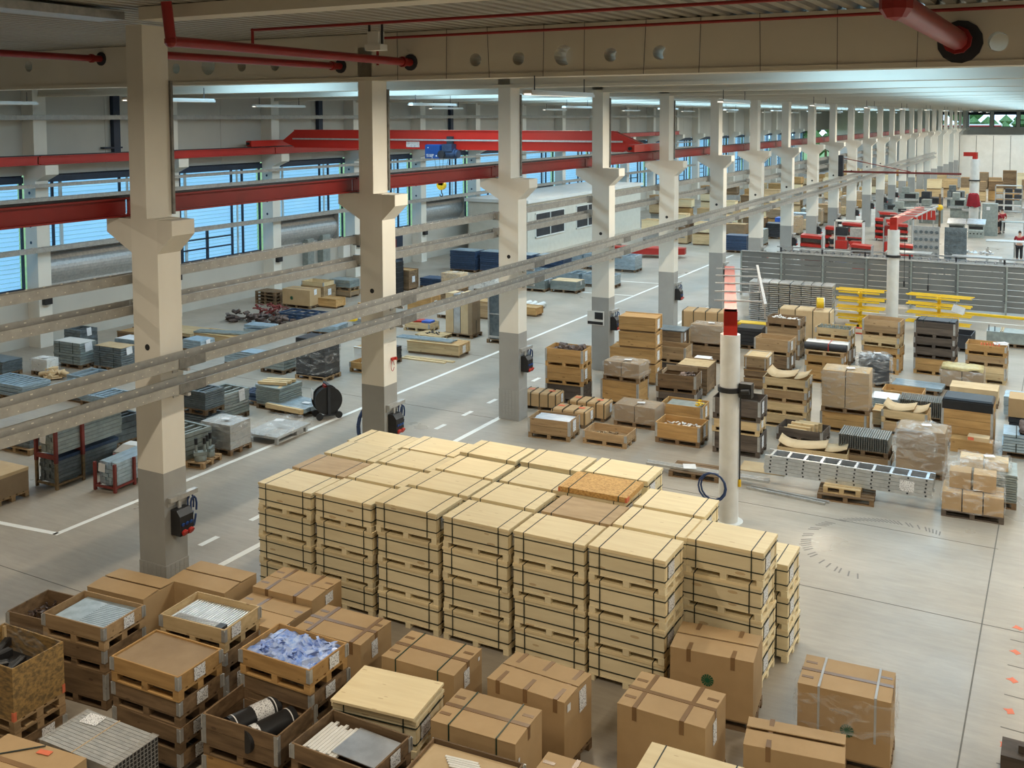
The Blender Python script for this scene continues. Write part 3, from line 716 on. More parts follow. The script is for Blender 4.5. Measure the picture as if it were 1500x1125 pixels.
obj('stripe', MB().box(-8, -1.23, 6.6, 8, -1.2, 7.4).mesh('stripe', M['red']), t)
obj('chassis', MB().box(-8, -1.1, 0, 8, 1.1, 4.6).mesh('chassis', M['steel_g']), t)

# office box by the wall
t = thing('office_cabin', 'cream office cabin with white roof standing at the wall', 'cabin', (0, 0, 0))
obj('wall', MB().box(-33.2, 55.2, 0, -29.0, 74.0, 3.3).mesh('cabin', M['office']), t)
obj('roof', MB().box(-33.4, 55.0, 3.3, -28.85, 74.2, 3.5).mesh('cabinroof', M['white']), t)
for (y0, y1) in ((56.2, 60.4), (62.2, 66.0)):
    f = obj('cabin_window', MB().box(-29.0, y0, 1.05, -28.95, y1, 1.13).box(-29.0, y0, 2.55, -28.95, y1, 2.62).box(-29.0, y0, 1.05, -28.95, y0 + .08, 2.6).box(-29.0, y1 - .08, 1.05, -28.95, y1, 2.6).box(-29.0, (y0 + y1) / 2 - .04, 1.05, -28.95, (y0 + y1) / 2 + .04, 2.6).mesh('cabwin', M['white']), t)
    obj('pane', MB().box(-28.998, y0 + .08, 1.13, -28.985, y1 - .08, 2.55).mesh('cabpane', M['dark']), f)

# sprinkler pipes
def pipe(label, pts, r, extra=None, m='pipe', n=10):
    t = thing('sprinkler_pipe', label, 'pipe', pts[0])
    rel = [tuple(Vector(p) - Vector(pts[0])) for p in pts]
    mb = MB()
    for a, b in zip(rel, rel[1:]): mb.cyl(a, b, r, n)
    obj('run', mb.mesh('pipe', M[m]), t)
    mj = MB()
    for q in rel[1:-1]: mj.add(*ball(q, r * 1.25))
    e = Vector(rel[-1]); d = (Vector(rel[-1]) - Vector(rel[-2])).normalized()
    mj.cyl(e - d * .35, e - d * .27, r * 1.35, n)
    obj('coupling', mj.mesh('coupling', M[m]), t)
    if extra: obj('flange', MB().cyl(e - d * .03, e + d * .01, r * 2.1, 14).mesh('flange', M['dark']), t)
    return t
def ball(c, r, n=8, k=5):
    vs, fs = [], []
    for j in range(k + 1):
        ph = math.pi * j / k
        for i in range(n): vs.append((c[0] + r * math.sin(ph) * math.cos(2 * math.pi * i / n), c[1] + r * math.sin(ph) * math.sin(2 * math.pi * i / n), c[2] + r * math.cos(ph)))
    for j in range(k):
        for i in range(n): fs.append((j * n + i, (j + 1) * n + i, (j + 1) * n + (i + 1) % n, j * n + (i + 1) % n))
    return vs, fs
YG = CY1 + BAY
pipe('red sprinkler main on the wall side entering the holed girder', [(-22.36, 9.0, 10.12), (-22.36, YG, 10.12)], .085, 1)
pipe('dropping red sprinkler main beside the first column running to the holed girder', [(-12.6, 11.72, 10.4), (-12.6, 11.8, 9.78), (-12.6, YG, 9.75)], .085, 1)
pipe('second red sprinkler main entering the holed girder lower', [(-14.5, 13.2, 9.70), (-14.5, YG, 9.72)], .075, 1)
pipe('thick red sprinkler main over the open floor entering the girder', [(-1.95, 13.4, 10.41), (-1.95, 13.6, 9.95), (-1.64, YG, 9.78)], .17, 1)
pipe('thin red sprinkler branch crossing below the roof deck', [(-14.3, 15.5, 9.9), (-14.3, 15.5, 10.3), (4.0, 15.5, 10.3)], .03)
pipe('thin red sprinkler branch along the top of the holed girder', [(-13.3, YG - .25, 9.7), (-13.3, YG - .25, 10.28), (6.0, YG - .25, 10.3)], .03)
pipe('thin red sprinkler branch on the wall side rising from the main', [(-23.4, 15.3, 10.12), (-23.4, 15.3, 10.38), (-30.0, 15.3, 10.38)], .035)
solo('roof_cable_tray', MB().box(-.3, 0, 0, .3, 6.8, .02).box(-.3, 0, .02, -.29, 6.8, .14).box(.29, 0, .02, .3, 6.8, .14), M['galv'], 'galvanised cable tray below the roof ending at the nearest column', 'cable tray', (-14.4, 5.4, 10.22))
t = thing('access_box', 'white junction box hanging on two rods below the roof', 'junction box', (-12.1, 16.6, 9.9))
obj('box', MB().box(-.13, -.1, 0, .13, .1, .35).box(-.19, -.12, -.02, .19, .12, .1).mesh('jb', M['white']), t)
obj('rod', MB().box(-.17, -.02, .1, -.14, .02, .5).box(.14, -.02, .1, .17, .02, .5).mesh('jr', M['dark']), t)

# grey panel fence
t = thing('panel_fence', 'grey sheet panel fence between the store and the workshop', 'fence', (0, 48.2, 0))
for i in range(13):
    x0 = -13.7 + i * 1.92
    for q in range(8):
        obj('panel', CM('fencepanel', lambda: MB().box(.03, 0, .012, 1.87, .04, .238), M['fence']), t, (x0, 0, .12 + q * .25))
    obj('post', CM('fencepost', lambda: MB().box(-.035, -.05, 0, .035, .06, 2.13), M['steel_g']), t, (x0, 0, 0))
obj('top_rail', MB().box(-13.7, -.03, 2.12, 11.2, .05, 2.16).mesh('toprail', M['galv']), t)

# white pillar jib cranes
def jib(x, y, h, r, label, arm_dir, arm_len, arm_z0, head_h, hang=0):
    t = thing('jib_crane', label, 'jib crane', (x, y, 0))
    obj('post', MB().cyl((0, 0, 0), (0, 0, h), r, 28).cyl((0, 0, 0), (0, 0, .03), r * 1.5, 20).mesh('jibpost', M['whitep']), t)
    obj('collar', MB().cyl((0, 0, h * .7), (0, 0, h * .7 + .1), r * 1.22, 24).mesh('jibcollar', M['black']), t)
    a = math.atan2(arm_dir[1], arm_dir[0])
    arm = obj('arm', MB().box(-.14, -.14, h, .14, .14, h + head_h).box(-.14, -.13, h + head_h - .3, arm_len, .13, h + head_h).mesh('jibarm', M['crane']), t, (0, 0, 0), a)
    if hang:
        for q in range(hang):
            obj('cable_hanger', CM('cable_hanger', lambda: MB().box(-.015, -.75, 0, .015, .35, .03).box(-.015, -.75, -.35, .015, -.72, 0), M['galv']), arm, (1.0 + q * arm_len / (hang + .4), 0, h + head_h + .01))
        obj('feed_rail', MB().box(.6, -.76, h + head_h + .0, arm_len, -.70, h + head_h + .05).mesh('feed', M['galv']), arm)
    return t
jib(-6.11, 20.74, 4.02, .205, 'tall white jib crane post with red arm, the nearest one', (-1.9, 6.3), 6.5, 4.0, .5, 5)
jib(-6.32, 44.86, 3.84, .24, 'white jib crane post with red arm by the panel fence', (.3, 6.4), 6.4, 4.2, .5, 5)
jib(-6.06, 82.4, 5.4, .33, 'farthest white jib crane post in the workshop with short red head', (-1, .3), .8, 5.0, .5)
solo('hose_coil', MB().tube([(.3 * math.cos(i * .45), 0, .3 * math.sin(i * .45)) for i in range(15)], .02, 6).tube([(.26 * math.cos(i * .45), .05, .28 * math.sin(i * .45)) for i in range(15)], .02, 6), M['rubber'], 'blue air hose coiled beside the nearest white post', 'hose', (-6.33, 20.3, .85))
t = thing('power_cable', 'black cable running down the nearest white jib post', 'cable', (-6.11 + .23, 20.74, 0))
obj('cable', MB().cyl((0, 0, .95), (0, 0, 2.9), .018, 6).mesh('pc', M['black']), t)
obj('plug', MB().cyl((0, 0, .8), (0, 0, .95), .035, 8).mesh('plug', M['yellow']), t)
solo('control_pendant', MB().box(-.12, -.1, -.14, .14, .1, .16).cyl((-.05, -.14, .0), (.12, -.14, .02), .06, 8), M['black'], 'black hose reel on the ring of the nearest white post', 'reel', (-6.11 + .34, 20.74, 2.86))
for i, (px_, py_, z0, z1) in enumerate(((-6.1, 46.6, 1.2, 3.6), (-5.2, 47.2, 1.0, 1.7))):
    solo('hanging_control', MB().cyl((0, 0, z0 + .2), (0, 0, z1), .012, 5).cyl((0, 0, z0), (0, 0, z0 + .25), .04, 8), M['black'], ('long black pendant control hanging by the fence post crane', 'short black pendant cable hanging before the panel fence')[i], 'pendant control', (px_, py_, 0))
t = thing('swing_jib', 'thin dark red swing jib on a far column', 'jib crane', (CX1, CY1 + 9 * BAY, 0))
obj('mount', MB().box(0, 0, 4.6, .3, .4, 6.0).mesh('sm', M['dark']), t)
obj('beam', MB().box(.2, .15, 4.85, 7.5, .25, 4.98).cyl((.3, .2, 5.8), (4.5, .2, 4.98), .03, 6).mesh('sb', M['oxide']), t)
# ------------------------------------------------------------------ pallets, pallet boxes, crates, cartons
def pallet(par, z=0.0, w=1.2, d=.8, m='wood', fine=False, h=.144):
    """EUR pallet as a part of its thing; fine: blocks and boards are single sub-parts"""
    xs = (-w / 2 + .05, 0, w / 2 - .05); ys = (-d / 2 + .05, 0, d / 2 - .05)
    def stringers():
        mb = MB()
        for x in xs: mb.box(x - .05, -d / 2, .1, x + .05, d / 2, .122)
        return mb
    def boards(mb=None, which=None):
        mb = mb or MB()
        for i in range(5):
            c = -d / 2 + .06 + i * (d - .12) / 4
            mb.box(-w / 2, c - .062, .122, w / 2, c + .062, h)
        return mb
    def blocks(mb=None):
        mb = mb or MB()
        for x in xs:
            for y in ys: mb.box(x - .05, y - .05, .022, x + .05, y + .05, .1)
        return mb
    def base(mb=None):
        mb = mb or MB()
        for y in ys: mb.box(-w / 2, y - .05, 0, w / 2, y + .05, .022)
        return mb
    if not fine:
        def allp():
            mb = stringers(); boards(mb); blocks(mb); base(mb); return mb
        return obj('pallet', CM(('pallet', w, d, h), allp, M[m]), par, (0, 0, z))
    p = obj('pallet', CM(('pallet_stringers', w, d), stringers, M[m]), par, (0, 0, z))
    for i in range(5):
        obj('deck_board', CM(('deck_board', w), lambda: MB().box(-w / 2, -.062, .122, w / 2, .062, h), M[m]), p, (0, -d / 2 + .065 + i * (d - .13) / 4, 0))
    for x in xs:
        for y in ys: obj('block', CM('pallet_block', lambda: MB().box(-.05, -.05, .022, .05, .05, .1), M[m]), p, (x, y, 0))
    for y in ys: obj('base_board', CM(('base_board', w), lambda: MB().box(-w / 2, -.05, 0, w / 2, .05, .022), M[m]), p, (0, y, 0))
    return p

def sheet(par, w, h, loc, face='+x', tilt=0.0, m='paper', name='label_sheet'):
    if face == '+x': return obj(name, CM((name, 'x', w, h), lambda: MB().box(0, -w / 2, -h / 2, .003, w / 2, h / 2), M[m]), par, loc, 0, (tilt, 0, 0))
    if face == '-y': return obj(name, CM((name, 'y', w, h), lambda: MB().box(-w / 2, -.003, -h / 2, w / 2, 0, h / 2), M[m]), par, loc, 0, (0, tilt, 0))
    return obj(name, CM((name, 'z', w, h), lambda: MB().box(-w / 2, -h / 2, 0, w / 2, h / 2, .003), M[m]), par, loc, tilt)

def F2C(F, w, d, rz):
    return (F[0] - w / 2 * math.cos(rz) - d / 2 * math.sin(rz), F[1] - w / 2 * math.sin(rz) + d / 2 * math.cos(rz))

def collars(par, z, n, w, d, m, fine, hm='galv'):
    for i in range(n):
        zz = z + i * .2
        if fine:
            for s in (-1, 1):
                obj('side_board', CM(('side_board_x', w), lambda: MB().box(-w / 2 + .004, -.011, .003, w / 2 - .004, .011, .197), M[m]), par, (0, s * (d / 2 - .011), zz))
                obj('side_board', CM(('side_board_y', d), lambda: MB().box(-.011, -d / 2 + .024, .003, .011, d / 2 - .024, .197), M[m]), par, (s * (w / 2 - .011), 0, zz))
        else:
            def ring():
                return (MB().box(-w / 2, -d / 2, .004, w / 2, -d / 2 + .022, .196).box(-w / 2, d / 2 - .022, .004, w / 2, d / 2, .196)
                        .box(-w / 2, -d / 2 + .022, .004, -w / 2 + .022, d / 2 - .022, .196).box(w / 2 - .022, -d / 2 + .022, .004, w / 2, d / 2 - .022, .196))
            obj('collar', CM(('collar', w, d), ring, M[m]), par, (0, 0, zz))
    if not n: return
    H = n * .2
    for sx in (-1, 1):
        for sy in (-1, 1):
            def hinge(sx=sx, sy=sy):
                mb = MB(); x, y = sx * w / 2, sy * d / 2
                mb.box(min(x + sx * .006, x - sx * .055), min(y, y + sy * .006), .012, max(x + sx * .006, x - sx * .055), max(y, y + sy * .006), H - .01)
                mb.box(min(x, x + sx * .006), min(y + sy * .006, y - sy * .055), .012, max(x, x + sx * .006), max(y + sy * .006, y - sy * .055), H - .01)
                if fine:
                    for q in range(n):
                        mb.cyl((x + sx * .008, y + sy * .008, .02 + q * .2), (x + sx * .008, y + sy * .008, .18 + q * .2), .012, 6)
                        for e in (.05, .15):
                            mb.box(min(x - sx * .03, x - sx * .018), y + sy * .006 - .002, e - .006 + q * .2, max(x - sx * .03, x - sx * .018), y + sy * .006 + .003, e + .006 + q * .2)
                return mb
            obj('corner_hinge', CM(('hinge', w, d, n, sx, sy, fine), hinge, M[hm]), par, (0, 0, z))

def pbox(F, z, n, label, rz=0., w=1.2, d=.8, m='wood', fine=False, pm=None, group=None, floor=True, sheets=(), name='pallet_box', pal=True):
    """pallet with n collar rings; F = front right bottom corner. Returns (thing, top z)"""
    c = F2C(F, w, d, rz)
    t = thing(name, label, 'pallet box', (c[0], c[1], z), rz, group)
    z0 = .144 if pal else 0
    if pal: pallet(t, 0, w, d, pm or m, fine)
    collars(t, z0, n, w, d, m, fine)
    if floor and n: obj('bottom_panel', CM(('botpan', w, d), lambda: MB().box(-w / 2 + .022, -d / 2 + .022, 0, w / 2 - .022, d / 2 - .022, .01), M[m]), t, (0, 0, z0 + .002))
    for (kw) in sheets:
        sheet(t, kw[0], kw[1], (w / 2 + .012, kw[2], z0 + kw[3]), '+x', kw[4] if len(kw) > 4 else 0)
    return t, z + z0 + n * .2

def tiers(F, rz, spec, where, w=1.2, d=.8, fine=False, jit=.02, z=0.):
    """stack of pallet boxes from the floor up: spec = [(rings, material, words)]; returns top z and last corner"""
    k = len(spec)
    for i, s in enumerate(spec):
        n, m, words = s[0], s[1], s[2]
        pos = {1: ''}.get(k) if k == 1 else (('bottom', 'top') if k == 2 else ('bottom', 'middle', 'top') if k == 3 else ('bottom', 'second', 'third', 'top'))[i]
        lab = (words + ' ' + where) if k == 1 else '%s, %s of stack %s' % (words, pos, where)
        Fj = (F[0] + random.uniform(-jit, jit), F[1] + random.uniform(-jit, jit))
        t, z = pbox(Fj, z, n, lab, rz + random.uniform(-.012, .012), w, d, m, fine, s[3] if len(s) > 3 else None, None, i == k - 1,
                    [(.2, min(.3, n * .2 - .03), random.uniform(-.2, .15), n * .1)] if (len(s) > 4 and s[4]) else ())
    return z

def plank_box(mb, x0, y0, z0, x1, y1, z1, t=.02):
    return mb.box(x0, y0, z0, x1, y0 + t, z1).box(x0, y1 - t, z0, x1, y1, z1).box(x0, y0 + t, z0, x0 + t, y1 - t, z1).box(x1 - t, y0 + t, z0, x1, y1 - t, z1)

# strapped pale plywood crates: pallet feet, box, lid, straps
CW, CDp, CH = 1.22, .815, .518
def make_crate(name, label, lid='cratelid', group='strapped pale plywood crates', detail=True):
    t = thing(name, label, 'crate', (0, 0, 0), 0, group)
    w, d = CW, CDp
    p = obj('pallet_base', CM('crate_runner', lambda: MB().box(-w / 2, -d / 2, .085, w / 2, d / 2, .105), M['crate']), t)
    for x in (-w / 2 + .05, 0, w / 2 - .05):
        for y in (-d / 2 + .05, 0, d / 2 - .05): obj('block', CM('crate_block', lambda: MB().box(-.05, -.05, .0, .05, .05, .085), M['crate']), p, (x, y, 0))
    obj('front_panel', CM('crate_front', lambda: MB().box(-w / 2 + .01, -d / 2 + .008, .105, w / 2 - .01, -d / 2 + .03, .47), M['crate']), t)
    obj('back_panel', CM('crate_back', lambda: MB().box(-w / 2 + .01, d / 2 - .03, .105, w / 2 - .01, d / 2 - .008, .47), M['crate']), t)
    for s in (-1, 1):
        e = obj('end_panel', CM('crate_end', lambda: MB().box(-.011, -d / 2 + .03, .105, .011, d / 2 - .03, .47), M['crate']), t, (s * (w / 2 - .025), 0, 0))
        if s > 0: obj('frame_batten', CM('crate_batten', lambda: MB().box(.011, -d / 2 + .03, .11, .022, -d / 2 + .1, .46).box(.011, d / 2 - .1, .11, .022, d / 2 - .03, .46).box(.011, -.03, .11, .022, .03, .46), M['cratelid']), e)
    lo = obj('lid', CM('crate_lid', lambda: MB().bev(-w / 2 - .004, -d / 2 - .004, .47, w / 2 + .004, d / 2 + .004, CH, .004), M[lid]), t)
    def st():
        mb = MB()
        for x in (-.43, .43):
            mb.box(x - .008, -d / 2 - .007, .09, x + .008, -d / 2 - .004, CH + .003).box(x - .008, -d / 2 - .007, CH, x + .008, d / 2 + .007, CH + .003).box(x - .008, d / 2 + .004, .09, x + .008, d / 2 + .007, CH + .003)
        return mb
    obj('strap', CM('crate_strap', st, M['strap']), t)
    def st2():
        mb = MB()
        for zz in (.19, .41): mb.box(-w / 2 - .004, -d / 2 - .004, zz, w / 2 + .004, -d / 2 + .008, zz + .012).box(w / 2 - .012, -d / 2, zz, w / 2 + .004, d / 2, zz + .012)
        return mb
    obj('strap', CM('crate_band', st2, M['strap']), t)
    return t
crA = make_crate('plywood_crate', 'x')
sheet(crA, .26, .22, (CW / 2 + .0, -.14, .29), '+x', 0, 'paper')
crB = make_crate('plywood_crate', 'x', 'cratebrown')
cols_x = [-12.19, -10.86, -9.53, -8.21, -6.885, -5.605]      # centre of every stack in the front row
heights = [.487, .495, .516, .516, .517, .525, .525]
rowname = ['front', 'second', 'third', 'rear']
tname = ['floor', 'second', 'third', 'top']
used = {id(crA): False, id(crB): False}
def put_crate(src, x, y, z, rz, label):
    if not used[id(src)]:
        used[id(src)] = True
        src.location = (x, y, z); src.rotation_euler = (0, 0, rz); src['label'] = label
        return src
    return dup(src, (x, y, z), rz, label)
for r in range(4):
    for ci in range(7):
        if ci == 6 and r not in (1, 2): continue
        if ci == 5 and r == 3: continue
        y = 13.78 + CDp / 2 + r * .935 + (.0 if r < 3 else .40 * (ci / 5) - .1)
        x = cols_x[ci] if ci < 6 else -4.42
        if r == 3: x -= .05
        if r == 2 and ci == 4: x -= .14
        if r == 3: x -= .03 * ci
        if ci == 6: y = 14.72 + CDp / 2 + (.93 if r == 2 else 0)
        if ci == 6 and r == 2: x += .16
        n = 3 if (ci == 6 and r == 2) else 4
        sc = heights[ci] / CH
        for q in range(n):
            top = q == n - 1
            src = crB if (top and ((r == 1 and ci in (0, 4)))) else crA
            lab = 'pale strapped plywood crate, %s tier, %s row, %s stack counted from the aisle' % ('third and uppermost' if (n == 3 and q == 2) else tname[q], rowname[r], ORD[ci + 1])
            if src is crB: lab = 'plywood crate with brown board lid, top tier, %s row, %s stack counted from the aisle' % (rowname[r], ORD[ci + 1])
            o = put_crate(src, x + random.uniform(-.018, .018), y + random.uniform(-.012, .012), q * CH * sc, random.uniform(-.014, .014) * (1 if q else .4), lab)
            o.scale = (1, 1, sc)
t = thing('strand_board_sheet', 'orange strand board lid with red edges lying on the crate block', 'lid', (-7.0, 16.07, 2.075), D(1.5))
obj('board', MB().bev(-.63, -.42, .0, .63, .42, .09, .004).mesh('osb_lid', M['osb']), t)
obj('painted_edge', MB().box(.60, -.424, .0, .634, -.30, .085).box(-.634, -.424, 0, -.60, -.38, .07).mesh('osb_edge', M['orange']), t)
obj('strap', MB().box(-.44, -.425, .0, -.424, .425, .094).box(.47, -.425, .0, .486, .425, .094).mesh('osb_strap', M['strapg']), t)

# cartons on pallets
def carton(F, rz, label, w=1.17, d=.79, h=.886, z=0., m='card', gap=0., tapes=(), straps=(), lab=None, emblem=None, pal=True, cross=True, lab2=None, name='cardboard_carton', patches=True, fine=True):
    c = F2C(F, w, d, rz)
    t = thing(name, label, 'carton', (c[0], c[1], z), rz)
    z0 = .144 if pal else 0.
    if pal: pallet(t, 0, w + .02, d + .0, 'woodb', fine)
    H = z0 + h
    obj('body', CM(('carton_body', w, d, h), lambda: MB().box(-w / 2, -d / 2, 0, w / 2, d / 2, h - .012), M[m]), t, (0, 0, z0))
    for s in (-1, 1):                       # two top flaps meeting along the middle, slightly sprung
        def flap(s=s):
            y0, y1 = s * (d / 2 + .002), s * (.004 + gap / 2)
            lift = .006 + gap * .5
            vs = [(-w / 2 - .002, y0, 0), (w / 2 + .002, y0, 0), (w / 2 - .004, y1, lift), (-w / 2 + .004, y1, lift),
                  (-w / 2 - .002, y0, -.012), (w / 2 + .002, y0, -.012), (w / 2 - .004, y1, lift - .012), (-w / 2 + .004, y1, lift - .012)]
            return MB().add(vs, [(0, 1, 2, 3) if s < 0 else (3, 2, 1, 0), (4, 7, 6, 5), (0, 4, 5, 1), (1, 5, 6, 2), (2, 6, 7, 3), (3, 7, 4, 0)])
        obj('top_flap', CM(('flap', w, d, gap, s), flap, M[m]), t, (0, 0, H))
    if cross and not gap:
        obj('tape', CM(('tape_mid', w), lambda: MB().box(-w / 2 - .003, -.035, .0, w / 2 + .003, .035, .011).box(w / 2, -.035, -.16, w / 2 + .004, .035, .01), M['tape']), t, (0, 0, H))
    for x in tapes:
        obj('tape', CM(('tape_x', d), lambda: MB().box(-.03, -d / 2 - .004, .002, .03, d / 2 + .004, .009 + gap * .2).box(-.03, -d / 2 - .005, -.17, .03, -d / 2 - .001, .009), M['tape']), t, (x, 0, H))
    if patches:
        for (x, y) in ((-w / 2 + .1, -d / 4), (-w / 2 + .1, d / 4), (w / 2 - .1, d / 4)):
            obj('tape', CM('tape_patch', lambda: MB().box(-.075, -.028, .003, .075, .028, .007), M['tape']), t, (x, y, H))
    for x in straps:
        obj('strap', CM(('strap_x', d, h), lambda: MB().box(-.008, -d / 2 - .006, .01 - h, .008, -d / 2 - .001, .012).box(-.008, -d / 2 - .006, .008, .008, d / 2 + .006, .013), M['strapg']), t, (x, 0, H))
    if lab: sheet(t, lab[0], lab[1], (w / 2 + .006, lab[2], H - lab[3]), '+x', .05)
    if lab2: sheet(t, lab2[0], lab2[1], (w / 2 + .006, lab2[2], H - lab2[3]), '+x', -.03, 'paperw', 'small_sticker')
    if emblem:                              # round green printed emblem: ring of wedges round a centre disc
        def em():
            mb = MB(); r0, r1 = .03, .088
            for i in range(14):
                a0, a1 = 2 * math.pi * i / 14, 2 * math.pi * (i + .72) / 14
                mb.prism([(r0 * math.cos(a0), r0 * math.sin(a0)), (r1 * math.cos(a0), r1 * math.sin(a0)), (r1 * math.cos(a1), r1 * math.sin(a1)), (r0 * math.cos(a1), r0 * math.sin(a1))], 'y', -.003, 0)
            mb.prism([(.035 * math.cos(i * .628), .035 * math.sin(i * .628)) for i in range(10)], 'y', -.004, 0)
            return mb
        obj('round_emblem', CM('emblem', em, M['emblem']), t, (emblem[0], -d / 2 - .002, z0 + emblem[1]))
    return t
LB = (.15, .24, -.05, .2)
carton((-12.54, 10.89), D(5), 'brown cardboard carton with split tape beside the nearest column', d=.72, gap=.035, patches=False)
carton((-11.57, 11.65), D(4), 'brown cardboard carton with torn white tape before the crate block corner', gap=.03)
carton((-10.18, 12.11), D(3), 'wide cardboard carton with label touching the front crates', tapes=(-.3, .25), lab=(.2, .16, .05, .14), gap=.012)
carton((-10.12, 11.27), D(2), 'low cardboard carton between tube box and wide carton', h=.80, tapes=(-.2,), lab=(.12, .22, -.2, .12), gap=.012)
carton((-8.69, 11.38), D(2), 'cardboard carton with long label behind the blue film box', tapes=(-.35, .42), lab=LB)
carton((-7.09, 11.33), D(2), 'taped cardboard carton with two green straps and hanging label before the crates', straps=(-.35, .33), lab=LB, lab2=(.05, .05, .3, .1))
carton((-5.64, 10.39), D(3), 'cardboard carton with two green straps and emblem near the plywood lid', straps=(-.33, .33), emblem=(.02, .22), lab2=(.04, .05, -.3, .25))
carton((-5.50, 11.46), D(-2), 'tall cardboard carton with long seam tape and taped print side', tapes=(-.42, 0.0, .45), lab=(.2, .3, .12, .2), lab2=(.09, .1, -.28, .12), gap=.02)
carton((-3.73, 11.78), D(0), 'cross taped cardboard carton standing alone on the open floor side', d=.86, tapes=(-.35, .28), emblem=(-.02, .3), lab=(.14, .3, -.05, .25))
carton((-3.62, 13.57), D(6), 'cardboard carton with green emblem standing against the last crate stack', tapes=(-.32, .3), emblem=(-.05, .5), gap=.03)
carton((-2.16, 12.30), D(9), 'low cardboard carton with gaping top flaps by the film wrapped one', w=1.2, d=.62, h=.62, gap=.06, tapes=(-.3,))
tT = carton((-1.80, 13.44), D(4), 'cardboard carton wrapped in torn film with grey straps on the open floor', straps=(), emblem=(.05, .38), tapes=())
carton((-4.40, 9.70), D(2), 'cardboard carton cut off by the lower picture edge beside the lone carton', w=.8, d=.78, tapes=(0,))
carton((-9.80, 6.90), D(6), 'cardboard carton with red sticker before the grey profile bundle', w=1.25, d=.8, h=.95, tapes=(), patches=False)
obj('red_sticker', MB().box(-.09, -.04, 0, .09, .04, .003).mesh('rs', M['orange']), bpy.data.objects[[o.name for o in COL.objects if o.get('label', '').startswith('cardboard carton with red sticker')][0]], (.1, .28, 1.106), .1)
obj('strap', MB().box(-.28, -.012, 0, .28, .012, .004).mesh('cs', M['strap']), bpy.data.objects[[o.name for o in COL.objects if o.get('label', '').startswith('cardboard carton with red sticker')][0]], (-.2, .2, 1.106), .7)

def crumple(w, d, h, seed, amp=.03, n=10, open_top=False):
    """crumpled film bag around a box load"""
    rr = random.Random(seed)
    mb = MB()
    rows = []
    zs = [0, h * .3, h * .62, h * .95]
    per = []
    for i in range(n): per.append((-w / 2 + w * i / n, -d / 2))
    for i in range(n): per.append((w / 2, -d / 2 + d * i / n))
    for i in range(n): per.append((w / 2 - w * i / n, d / 2))
    for i in range(n): per.append((-w / 2, d / 2 - d * i / n))
    k = len(per)
    vs = []
    for zi, z in enumerate(zs):
        for (x, y) in per:
            s = 1 + rr.uniform(0, amp) / max(.3, w / 2) * 1.2
            vs.append((x * s, y * s, z + rr.uniform(-amp, amp)))
    fs = []
    for j in range(len(zs) - 1):
        for i in range(k): fs.append((j * k + i, j * k + (i + 1) % k, (j + 1) * k + (i + 1) % k, (j + 1) * k + i))
    base = (len(zs) - 1) * k
    if not open_top:
        for f in (.75, .4):
            b0 = len(vs)
            for (x, y) in per: vs.append((x * f, y * f, h + rr.uniform(0, amp * 1.6)))
            for i in range(k): fs.append((base + i, base + (i + 1) % k, b0 + (i + 1) % k, b0 + i))
            base = b0
        c = len(vs); vs.append((0, 0, h + amp))
        for i in range(k): fs.append((base + i, base + (i + 1) % k, c))
    mb.add(vs, fs, 0, True)
    return mb
def film(par, w, d, h, z, seed, amp=.03, m='film', open_top=False):
    return obj('stretch_film', crumple(w + .02, d + .02, h, seed, amp, 10, open_top).mesh('film', M[m]), par, (0, 0, z))
film(tT, 1.17, .79, .5, .5, 3, .045, 'film', True)
obj('strap', MB().box(-.33, -.40, -.6, -.30, -.396, .012).box(-.33, -.40, .008, -.30, .40, .014).box(.38, -.40, -.6, .41, -.396, .012).box(.38, -.40, .008, .41, .40, .014).mesh('greystrap', M['strapw']), tT, (0, 0, 1.03))

# pallet box stacks next to the cartons
WA = 'of the stack'
def near_stack(F, rz, spec, wh, **k): return tiers(F, rz, spec, wh, fine=True, jit=.012, **k)
zA = near_stack((-12.00, 9.70), D(5), [(2, 'woodb', 'weathered pallet box', None, 1), (1, 'woodb', 'pale sided pallet box'), (1, 'wood', 'open pallet box holding perforated plates', None, 1)], 'beside the strand board box')
zB = near_stack((-9.87, 9.10), D(2), [(1, 'woodb', 'dark pallet box', 'woodd', 1), (1, 'woodb', 'brown pallet box', None, 1), (1, 'woodb', 'labelled pallet box', None, 1), (1, 'woodo', 'pallet box with flat cardboard cover', None, 1)], 'between tube box and roll box')
zC = near_stack((-10.43, 10.49), D(4), [(2, 'woodb', 'brown pallet box', None, 1), (1, 'woodb', 'plain pallet box'), (1, 'woodl', 'open pallet box holding tubes', None, 1)], 'behind the cardboard covered stack')
zD = near_stack((-8.48, 10.04), D(1), [(1, 'woodb', 'dark pallet box', None, 1), (1, 'woodb', 'brown pallet box'), (1, 'woodb', 'plain pallet box', None, 1), (1, 'woodo', 'pallet box filled with blue film', None, 1)], 'behind the roll box')
zE = near_stack((-8.42, 9.33), D(3), [(1, 'woodo', 'orange brown pallet box'), (2, 'woodb', 'deep pallet box holding two black rolls')], 'in front of the blue film stack')
zF = near_stack((-6.84, 9.13), D(0), [(1, 'woodb', 'brown pallet box', None, 1), (1, 'woodb', 'plain pallet box'), (1, 'woodb', 'open pallet box holding white battens and a plate', None, 1)], 'before the plywood lid')
zZ = near_stack((-13.16, 9.95), D(6), [(1, 'woodb', 'weathered pallet box'), (2, 'woodb', 'weathered pallet box with bracket scraps')], 'half behind the plate box')
zW = near_stack((-5.30, 9.25), D(4), [(3, 'woodb', 'plain pallet box'), (1, 'woodb', 'pallet box with white strips on card')], 'at the lower picture edge before the strapped carton')
def at_box(F, rz, w=1.2, d=.8): return F2C(F, w, d, rz)
